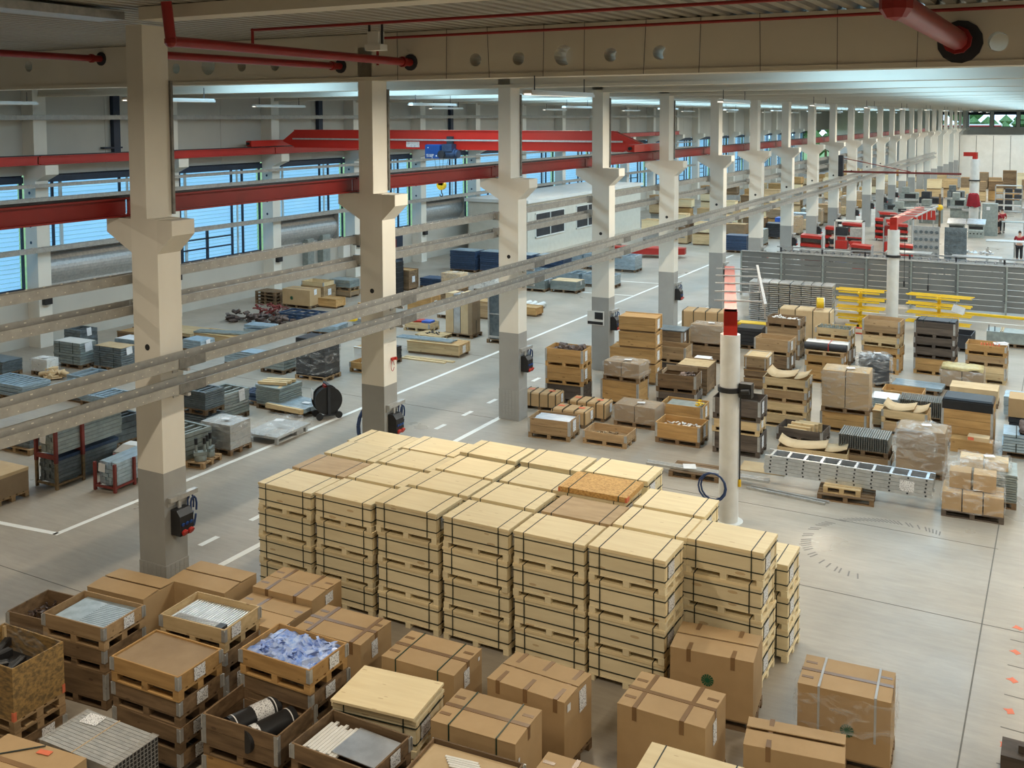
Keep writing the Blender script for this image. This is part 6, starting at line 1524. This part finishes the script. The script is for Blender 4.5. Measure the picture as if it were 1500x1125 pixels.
t = xcrate((-18.9, 30.65), D(4), 2.1, .9, 0, .44, 'long low wooden crate with pale tubes on top in the aisle', 'woodl', True)
tubes((-19.3, 30.8), D(4), 2.3, .5, .465, 5, 1, S_B, 'pale blue tubes lying on the long low crate in the aisle', False, .025)
for q in range(2): solo('plank', MB().box(-1.0, -.08, 0, 1.0, .08, .04), M['woodl'], ('pale plank on the floor before the long low crate', 'second pale plank on the floor before the long low crate')[q], 'plank', (-19.9 + .2 * q, 29.75 + .25 * q, .0), D(2))
t, z = pbox((-22.2, 33.8), 0, 1, 'pine box with red and blue parts in the aisle', D(2), 1.2, .8, 'woodl')
solo('red_part', MB().box(-.3, -.2, 0, .25, .2, .06), M['red'], 'red flat part lying in the pine box in the aisle', 'part', (-23.0, 34.2, z - .02), .3)
solo('blue_part', MB().box(-.2, -.2, 0, .2, .2, .08), M['bluep'], 'blue flat part lying in the pine box in the aisle', 'part', (-22.5, 34.2, z - .02), .1)
p = thing('empty_pallet', 'pallet with small black parts beside the red and blue box', 'pallet', (-21.6, 33.2, 0), 0); pallet(p, 0, 1.2, .8, 'woodl')
heap((-21.1, 32.9), 0, .8, .5, .146, .06, 'black', 'small black parts on the pallet beside the red and blue box', 14, 53, size=.06)
wrapped((-22.4, 36.6), D(2), 1.2, .8, 0, .25, 'white film wrapped flat load behind the red and blue box', 'whitep', True, 54, fm='film', layers=1)
for i, (x, y, m_) in enumerate(((-24.2, 37.0, 'woodo'), (-25.0, 34.5, 'woodo'), (-24.2, 39.4, 'woodb'), (-22.3, 39.2, 'cardl'), (-21.0, 37.2, 'wood'))):
    xcrate((x, y), D(2), 1.2, .8, 0, .75, 'wooden crate among the loads beyond the second column, %s of five' % ORD[i + 1], m_, True)
for i in range(3):
    slabs((-23.9 + 1.55 * i, 44.0 + .35 * i), D(1), 1.4, 1.0, 0, 6, .07, S_G, 'grey steel bundle with pale cover beyond the third column, %s from the wall' % ORD[i + 1], True, (.15, .2, 0, .1), (), cover=('paperw', 'steel_b', 'cardl')[i])
    slabs((-23.6 + 1.9 * i, 46.9), D(1), 1.7, 1.0, 0, 5, .10, S_B, 'pale blue profile pile behind the grey bundles, %s from the wall' % ORD[i + 1], True, None, (), frame=3)
for i in range(5): solo('white_roll', MB().cyl((0, -.45, .14), (0, .45, .14), .13, 12), M['whitep'], 'white film roll lying on the aisle floor by the third column, %s of the row' % ORD[i + 1], 'roll', (-22.0 + .34 * i, 40.4, 0), .2 * (i % 2))
xcrate((-19.9, 38.6), D(0), .8, .7, 0, .38, 'small wooden box on the aisle floor by the third column', 'woodo', False)
# red forks on trolley, far stock
t = thing('red_lifter', 'large red lifting fork lying on the floor near the office cabin', 'lifting fork', (-22.6, 59.0, 0), D(8))
obj('body', MB().prism([(-2.2, -.6), (-.4, -.9), (1.4, -.7), (2.3, -.2), (2.3, .3), (1.2, .5), (-.3, .2), (-2.2, .2)], 'z', .22, .6).mesh('rl', M['red']), t)
obj('arm', MB().box(-2.4, .35, .3, 1.8, .75, .5).mesh('rl2', M['red']), t); obj('support', MB().box(-1.4, -.5, 0, -1.1, .4, .22).box(1.1, -.5, 0, 1.4, .4, .22).mesh('rl3', M['black']), t)
random.seed(11)
cnt = 0
FARM = ['woodl', 'woodo', 'wood', 'cardl', 'crate', 'woodb', 'cratelid', 'galv', 'cardg']
for row, (x0, y0, nx, stepx, dy, hh) in enumerate(((-29.5, 78, 7, 1.9, 0, 3), (-29.5, 84, 7, 1.9, 0, 3), (-29.5, 91, 7, 1.9, 0, 3), (-29.5, 99, 7, 1.9, 0, 3), (-29.5, 108, 7, 1.9, 0, 3), (-25.5, 66, 4, 1.9, 0, 2), (-25.5, 71, 4, 1.9, 0, 2), (-29.5, 118, 7, 1.9, 0, 3), (-29.5, 130, 7, 1.9, 0, 3), (-29.5, 142, 7, 1.9, 0, 3))):
    for i in range(nx):
        lv = random.choice((1, 2, 2, hh))
        for q in range(lv):
            cnt += 1
            xcrate((x0 + i * stepx + 1.2, y0 + random.uniform(-.5, .5) * (q == 0)), D(random.uniform(-3, 3)), 1.5, 1.0, q * .74 + (.0 if q == 0 else .02), .72,
                   'far stored wooden crate in the %s stock row beyond the cabin, pile %s, tier %s' % (ORD[row + 1], ORD[i + 1], ORD[q + 1]), random.choice(FARM), False, group='far stored crates')
for i in range(6):
    slabs((-17.6, 63 + 4.2 * i), D(0), 1.4, 1.1, 0, 8, .12, ('darkblue', S_G, 'dark', 'bluep', S_B, S_G)[i], 'dark steel stack along the far aisle side, %s from the camera' % ORD[i + 1], True)
for i in range(7):
    wrapped((-16.9, 74.5 + 7 * i), D(0), 1.2, 1.0, 0, 1.2, 'wrapped brown load along the far columns, %s from the camera' % ORD[i + 1], 'card', True, 60 + i, layers=3, amp=.06)

# ------------------------------------------------------------------ workshop beyond the fence
t = thing('roller_conveyor', 'long roller conveyor with handrail just behind the panel fence', 'conveyor', (0, 51.0, 0))
obj('frame', MB().box(-12.6, -.4, 1.75, 6, -.34, 1.9).box(-12.6, .34, 1.75, 6, .4, 1.9).mesh('cvf', M['galv']), t)
for i in range(46): obj('roller', CM('roller', lambda: MB().cyl((0, -.34, 1.85), (0, .34, 1.85), .07, 8), M['dark']), t, (-12.4 + i * .4, 0, 0))
for i in range(10): obj('leg', CM('cvleg', lambda: MB().box(-.04, -.4, 0, .04, -.34, 2.15).box(-.04, .34, 0, .04, .4, 1.8), M['dark']), t, (-12.4 + i * 2.0, 0, 0))
obj('handrail', MB().box(-12.6, -.42, 2.1, 6, -.36, 2.16).mesh('cvh', M['alu']), t)
def trolley(x, y, rz, label, w=1.1, d=.7, h=1.3, shelves=3, m='red', s2='galv'):
    t = thing('tool_trolley', label, 'trolley', (x, y, 0), rz)
    obj('side', MB().box(-w / 2, -d / 2, .12, -w / 2 + .04, d / 2, h).box(w / 2 - .04, -d / 2, .12, w / 2, d / 2, h).box(-w / 2, d / 2 - .03, .12, w / 2, d / 2, h).mesh('trs', M[s2]), t)
    for q in range(shelves + 1):
        s_ = obj('tray', CM(('trtray', w, d), lambda: MB().prism([(-w / 2 + .02, -d / 2 - .02), (w / 2 - .02, -d / 2 - .02), (w / 2 - .02, d / 2), (-w / 2 + .02, d / 2)], 'z', 0, .16), M[m]), t, (0, 0, .16 + q * (h - .3) / shelves), 0, (0, .06, 0))
    for sx in (-1, 1):
        for sy in (-1, 1): obj('wheel', CM('trw', lambda: MB().cyl((-.02, 0, 0), (.02, 0, 0), .07, 8), M['black']), t, (sx * (w / 2 - .1), sy * (d / 2 - .1), .07))
    return t
trolley(-12.85, 59.6, .1, 'red and grey slanted tray trolley nearest the columns', 1.2, .9, 1.75)
trolley(-12.2, 63.2, .1, 'second red slanted tray trolley behind the first one', 1.2, .9, 1.9)
def shelf_unit(x, y, w, h, label, boxes, d=.6, fm='whitep'):
    t = thing('shelf_unit', label, 'shelf', (x, y, 0))
    obj('frame', MB().box(-w / 2, -d / 2, 0, -w / 2 + .06, d / 2, h).box(w / 2 - .06, -d / 2, 0, w / 2, d / 2, h).box(-w / 2, -d / 2, h - .06, w / 2, d / 2, h).mesh('suf', M[fm]), t)
    k = len(boxes)
    for q in range(k): obj('shelf', CM(('sushelf', w, d), lambda: MB().box(-w / 2 + .06, -d / 2, 0, w / 2 - .06, d / 2, .04), M['galv']), t, (0, 0, .15 + q * (h - .3) / k))
    for q, row in enumerate(boxes):
        for i, m_ in enumerate(row):
            if m_: obj('bin', CM(('bin', w, len(row), d, k), lambda: MB().bev(-w / len(row) * .4, -d / 2 + .02, 0, w / len(row) * .4, d / 2 - .05, (h - .3) / k * .62, .02), M[m_]), t, (-w / 2 + w * (i + .5) / len(row), 0, .2 + q * (h - .3) / k))
    return t
shelf_unit(-10.95, 60.6, 1.6, 2.6, 'white framed shelf with red and blue bins behind the trolleys', [['bluep', 'red'], ['red', 'red'], ['dark', 'galv']])
trolley(-9.85, 58.3, .0, 'low red trolley before the white framed bin shelf', 1.1, .8, 1.5, 2)
shelf_unit(-9.1, 66.5, 1.7, 2.3, 'grey bench shelf with red cloth and film beside the bin shelf', [['red', 'galv'], ['red_dk', None]], .7, 'galv')
trolley(-7.9, 62.0, .0, 'red flat cart before the red jib arm', 1.6, .8, 1.2, 2)
for i, (x, y) in enumerate(((-12.4, 70), (-11.0, 74), (-9.8, 71), (-11.6, 79))):
    trolley(x, y, .1 * i, 'red machine cart in the cart crowd beyond the bin shelf, %s from the camera' % ORD[i + 1], 1.3, .9, 1.5, 3, 'red')
t = thing('red_white_board', 'red board with white edge on a stand behind the carts', 'board', (-9.4, 80.0, 0))
obj('board', MB().box(-1, -.1, 1.0, 1, .1, 1.7).mesh('rw', M['red']), t); obj('edge', MB().box(-1.02, -.12, 1.7, 1.02, .12, 1.85).mesh('rwe', M['whitep']), t); obj('leg', MB().box(-.9, -.05, 0, -.8, .05, 1).box(.8, -.05, 0, .9, .05, 1).mesh('rwl', M['galv']), t)
def table(x, y, w, d, label, h=.95, m='galv', rz=0.):
    t = thing('work_table', label, 'table', (x, y, 0), rz)
    obj('top', CM(('tt', w, d, m), lambda: MB().box(-w / 2, -d / 2, h - .05, w / 2, d / 2, h), M[m]), t)
    for sx in (-1, 1):
        for sy in (-1, 1): obj('leg', CM(('tl', h), lambda: MB().box(-.04, -.04, 0, .04, .04, h - .05), M['galv']), t, (sx * (w / 2 - .06), sy * (d / 2 - .06), 0))
    return t
table(-11.2, 55.4, 2.6, .9, 'long grey steel table directly behind the conveyor', 1.5)
table(-7.2, 56.5, 2.2, .9, 'grey work table near the second jib post', 1.5)
table(-4.1, 58.5, 2.4, 1.0, 'pale work table with crossed frame near the aisle floor', 1.2)
def perf_board(x, y, w, h, label, m='galv', n=5):
    t = thing('hook_board', label, 'board', (x, y, 0))
    obj('board', CM(('pb', w, h, m), lambda: MB().box(-w / 2, -.04, .5, w / 2, .04, h), M[m]), t)
    obj('foot', CM(('pbf', w), lambda: MB().box(-w / 2, -.3, 0, -w / 2 + .08, .3, .5).box(w / 2 - .08, -.3, 0, w / 2, .3, .5), M['galv']), t)
    for i in range(n):
        for j in range(n): obj('round_part', CM('rpart', lambda: MB().cyl((0, -.12, 0), (0, -.04, 0), .09, 8), M['steel_d']), t, (-w / 2 + w * (i + .5) / n, 0, .6 + (h - .7) * (j + .5) / n))
    return t
perf_board(-6.55, 58.2, 1.3, 2.7, 'upright hook board with round parts beside the red jib arm')
perf_board(-5.2, 59.2, 1.1, 2.6, 'second open hook board with round parts beside the first', 'steel_d')
def gcab(x, y, label):
    t = thing('control_desk', label, 'machine', (x, y, 0))
    obj('body', CM('desk', lambda: MB().prism([(-.35, 0), (.35, 0), (.35, 1.05), (-.2, .85), (-.35, .5)], 'x', -.5, .5), M['steel_g']), t)
    obj('lid', CM('desklid', lambda: MB().box(-.6, -.45, 0, .6, .4, .08), M['alu']), t, (0, -.05, 1.08), 0, (.35, 0, 0))
    obj('opening', CM('deskop', lambda: MB().box(-.45, -.37, .62, .45, -.3, .8), M['black']), t)
    for i in range(4): obj('knob', CM('deskk', lambda: MB().cyl((0, -.40, 0), (0, -.33, 0), .05, 8), M['black']), t, (-.35 + .23 * i, 0, .3))
    return t
gcab(-6.85, 78.6, 'grey control desk with shiny lid, one nearer the columns')
gcab(-5.6, 78.8, 'grey control desk with shiny lid, one nearer the workers')
solo('tool_cabinet', MB().box(-.5, -.4, 0, .5, .4, 2.3).box(-.02, -.41, .1, .02, -.4, 2.2), M['steel_g'], 'tall grey cabinet with white sign behind the control desks', 'cabinet', (-4.85, 80.6, 0))
solo('cabinet_sign', MB().box(-.12, -.02, 0, .12, 0, .24).box(-.05, -.03, .07, .05, -.02, .17), M['paperw'], 'small white square sign on the tall grey cabinet', 'sign', (-4.95, 80.17, 1.85))
t = thing('red_jacket', 'red jacket hanging on the farthest white jib post', 'jacket', (-6.06, 82.0, 0))
obj('jacket', crumple(.62, .2, .95, 71, .05, 5).mesh('jk', M['shirt']), t, (0, 0, 1.9)); obj('sleeve', MB().cyl((-.4, 0, 1.95), (-.28, 0, 2.7), .09, 8).cyl((.4, 0, 1.95), (.28, 0, 2.7), .09, 8).mesh('jks', M['shirt']), t)
random.seed(21)
for i, (x, y, w, d, h, m_) in enumerate(((-9.6, 88, 1.6, 1.2, 1.9, S_G), (-11.4, 86, 1.5, 1.0, 1.8, S_G), (-12.8, 90, 1.4, 1.2, 1.7, 'steel_d'), (-8.0, 94, 1.4, 1.0, 2.1, S_G), (-10.6, 97, 1.8, 1.2, 1.9, 'dark'), (-12.9, 101, 1.6, 1.2, 2.0, S_G), (-9.2, 104, 1.5, 1.2, 2.1, 'steel_d'), (-6.8, 91, 1.2, 1.0, 2.2, S_G))):
    t = thing('workshop_machine', 'grey workshop machine with guard in the far machine group, %s from the camera' % ORD[i + 1], 'machine', (x, y, 0), random.uniform(-.1, .1))
    obj('body', MB().bev(-w / 2, -d / 2, 0, w / 2, d / 2, h * .75, .05).box(-w * .4, -d / 2, h * .75, 0, d * .3, h).mesh('wmb', M[m_]), t)
    obj('table', MB().box(-w * .6, -d * .75, h * .38, w * .5, -d / 2, h * .46).mesh('wmt', M['galv']), t)
    obj('opening', MB().box(-w * .25, -d / 2 - .01, h * .5, w * .35, -d / 2, h * .7).mesh('wmo', M['black']), t)
t = thing('signal_post', 'dark post with yellow ball in the far machine group', 'post', (-8.6, 84.5, 0))
obj('post', MB().cyl((0, 0, 0), (0, 0, 2.6), .08, 8).mesh('sp', M['woodb']), t); obj('ball', MB().add(*ball((0, 0, 1.55), .25), 0, True).mesh('sb2', M['yellow']), t)
for i, x in enumerate((-4.6, -2.3, 0.1, 2.5)):
    shelf_unit(x, 101, 2.2, 2.4, 'wide grey metal shelf rack at the far back, %s from the jib post' % ORD[i + 1], [['dark', 'black', 'galv'], ['black', 'dark', 'steel_g'], ['galv', 'black', 'dark'], ['woodl', 'black', 'dark']], .8, 'galv')
for i in range(15):
    for q in range(2 if i % 3 else 1):
        xcrate((-14.2 + i * 1.45 + 1.2, 112 + (i % 4) * 1.5), D(random.uniform(-4, 4)), 1.3, 1.0, q * 1.02, 1.0, 'far crate before the end partition, %s of the row, tier %s' % (ORD[i + 1], ORD[q + 1]), random.choice(FARM), False, group='crates before the end partition')
for i in range(14):
    xcrate((-14 + i * 1.5 + 1.2, 132), D(random.uniform(-4, 4)), 1.4, 1.0, 0, random.uniform(1.2, 2.4), 'farthest crate pile at the end partition, %s from the columns' % ORD[i + 1], random.choice(FARM), False, group='crates at the end partition')
t = thing('parcel_bench', 'bench with white roll film near the picture edge in the workshop', 'table', (-1.9, 94, 0))
obj('top', MB().box(-1.4, -.4, .9, 2.2, .4, 1.0).mesh('pbt', M['galv']), t); obj('leg', MB().box(-1.3, -.3, 0, -1.2, .3, .9).box(2, -.3, 0, 2.1, .3, .9).mesh('pbl', M['galv']), t)
table(-3.35, 81.2, 1.5, .8, 'green grey service cart beside the standing worker', 1.0, 'steel_g')
table(-2.0, 69.0, 1.6, .9, 'pale work table crowded with small metal parts by the leaning worker', .95)
heap((-1.3, 68.7), 0, 1.4, .7, .96, .12, 'galv', 'small shiny metal parts on the table of the leaning worker', 40, 81, size=.08)
table(-2.7, 64.0, 2.6, .9, 'long frame table with thin rails before the back turned worker', 1.1)
heap((-3.3, 59.2), 0, 1.6, .8, 1.21, .1, 'alu', 'shiny profiles on the pale table with crossed frame', 26, 82, size=.12)

# ------------------------------------------------------------------ people
def skin_mesh(name, nodes, edges, m, sub=2):
    """continuous tapered surface grown from a joint skeleton; nodes = (x, y, z, rx, ry)"""
    me = bpy.data.meshes.new(name)
    me.from_pydata([n[:3] for n in nodes], edges, [])
    o = bpy.data.objects.new(name, me); COL.objects.link(o)
    md = o.modifiers.new('skin', 'SKIN'); md.use_smooth_shade = True
    for i, n in enumerate(nodes):
        sv = me.skin_vertices[0].data[i]; sv.radius = (n[3], n[4] if len(n) > 4 else n[3])
        sv.use_root = (i == 0)
    sd = o.modifiers.new('sub', 'SUBSURF'); sd.levels = sub; sd.render_levels = sub
    me.materials.append(M[m])
    return o
def person(x, y, rz, label, bend=0.0, arms=((.30, -.25, 1.02), (-.30, -.25, 1.02)), shirt='shirt', pants='pants', shorts=False, step=.0):
    """facing -y locally; bend tilts the torso forward"""
    t = thing('person', label, 'person', (x, y, 0), rz)
    sb, cb = math.sin(bend), math.cos(bend)
    def T(u, v, w=0): return (w, -u * sb + v * -cb, .95 + u * cb - v * sb)   # along the spine from the pelvis, v forward
    pel = (0, 0, .95); ch, sh, nk, hd, top = T(.28, 0), T(.47, .0), T(.56, .01), T(.68, .03), T(.79, .02)
    sL, sR = T(.45, 0, .19), T(.45, 0, -.19)
    N = [(*pel, .15, .11), (*ch, .15, .11), (*sh, .12, .09), (*nk, .055, .055), (*hd, .085, .10), (*top, .06, .07)]
    E_ = [(0, 1), (1, 2), (2, 3), (3, 4), (4, 5)]
    def limb(start, pts):
        k = start
        for p in pts:
            N.append(p); E_.append((k, len(N) - 1)); k = len(N) - 1
        return k
    hands = []
    for s, S0, hp in ((1, sL, arms[0]), (-1, sR, arms[1])):
        el = tuple((a + b) / 2 + c for a, b, c in zip(S0, hp, (s * .07, .05, -.10)))
        w_ = tuple(b + (a - b) * .12 for a, b in zip(el, hp))
        k = limb(2, [(*S0, .062, .062), (*el, .045, .045), (*w_, .03, .028), (*hp, .036, .022)])
        d = (Vector(hp) - Vector(el)).normalized()
        side = d.cross(Vector((0, 0, 1))); side = side.normalized() if side.length > .01 else Vector((1, 0, 0))
        for q, (off, L_) in enumerate(((-.03, .075), (-.01, .088), (.01, .083), (.03, .065))):
            a = Vector(hp) + side * off + d * .03; b = a + d * L_ * .55 + Vector((0, 0, -.012)); e = b + d * L_ * .45 + Vector((0, 0, -.03))
            limb(k, [(*a, .009, .009), (*b, .0085, .0085), (*e, .007, .007)])
        a = Vector(hp) - side * .035 * s; limb(k, [(*(a + d * .02 - side * .02 * s), .010, .010), (*(a + d * .055 - side * .015 * s), .008, .008)])
    for s in (1, -1):
        yo = step * s
        limb(0, [(s * .10, .0, .88, .10, .10), (s * .11, yo * .4 - .02, .50, .065, .07), (s * .11, yo, .10, .042, .045), (s * .115, yo - .05, .045, .042, .03), (s * .12, yo - .19, .03, .035, .022)])
    b = skin_mesh('body', N, E_, 'skin'); b.parent = t
    tr = [(*T(.02, 0), .175, .135), (*ch, .18, .135), (*T(.45, 0), .15, .11)]
    te = [(0, 1), (1, 2)]
    for s, S0, hp in ((1, sL, arms[0]), (-1, sR, arms[1])):
        el = tuple((a + b_) / 2 + c for a, b_, c in zip(S0, hp, (s * .07, .05, -.10)))
        mid = tuple(a + (b_ - a) * .75 for a, b_ in zip(S0, el))
        tr += [(*S0, .085, .085), (*mid, .068, .068)]; te += [(2, len(tr) - 2), (len(tr) - 2, len(tr) - 1)]
    o = skin_mesh('shirt', tr, te, shirt); o.parent = t
    pr = [(0, 0, .93, .17, .135)]; pe = []
    for s in (1, -1):
        yo = step * s
        pts = [(s * .10, 0, .84, .115, .115), (s * .11, yo * .4 - .02, .52, .088, .09)] + ([] if shorts else [(s * .11, yo, .12, .07, .075)])
        k = 0
        for p in pts: pr.append(p); pe.append((k, len(pr) - 1)); k = len(pr) - 1
    o = skin_mesh('trousers', pr, pe, pants); o.parent = t
    hc = Vector(hd) + (Vector(top) - Vector(hd)) * .45; back = Vector((0, .025, .0))
    vs, fs = ball((0, 0, 0), 1, 12, 8)
    obj('hair', MB().add([(hc.x + v[0] * .088, hc.y + back.y + v[1] * .098, hc.z + max(v[2], -.35) * .098 + .02) for v in vs], fs, 0, True).mesh('hair', M['hair']), t)
    f = Vector(hd) + Vector((0, -cb * .093, -sb * .09))
    obj('nose', MB().add(*ball((f.x, f.y - .008, f.z + .0), .016, 6, 4), 0, True).mesh('nose', M['skin']), t)
    obj('eye', MB().add(*ball((f.x - .034, f.y + .008, f.z + .03), .011, 6, 4), 0, True).add(*ball((f.x + .034, f.y + .008, f.z + .03), .011, 6, 4), 0, True).mesh('eyes', M['pants']), t)
    obj('mouth', MB().box(f.x - .025, f.y - .003, f.z - .045, f.x + .025, f.y + .01, f.z - .037).mesh('mouth', M['oxide']), t)
    for s in (1, -1): obj('ear', CM('ear', lambda: MB().add(*ball((0, 0, 0), .026, 6, 4), 0, True), M['skin']), t, (hd[0] + s * .088, hd[1] + .01, hd[2] + .02))
    for s in (1, -1): obj('shoe', CM('shoe', lambda: MB().bev(-.05, -.20, 0, .05, .07, .095, .02), M['black']), t, (s * .115, step * s, 0))
    return t
person(-4.45, 81.6, D(150), 'worker in red shirt and dark shorts standing at the service cart', .25, ((.28, -.42, 1.0), (-.22, -.45, .98)), shorts=True, step=.12)
person(-4.15, 82.6, D(185), 'second worker in red shirt behind the standing worker in shorts', .15, ((.3, -.35, 1.05), (-.25, -.4, 1.05)))
person(-1.95, 69.9, D(-5), 'worker in red shirt leaning over the metal part table', .75, ((.3, -.62, 1.02), (-.3, -.62, 1.02)))
person(-2.42, 67.2, D(170), 'worker in red shirt seen from behind near the picture edge', .05, ((.3, -.3, 1.1), (-.3, -.3, 1.1)))
person(-12.1, 61.6, D(160), 'worker in dark clothes standing at the red trolleys', .1, ((.28, -.36, 1.05), (-.28, -.36, 1.05)), shirt='pants')
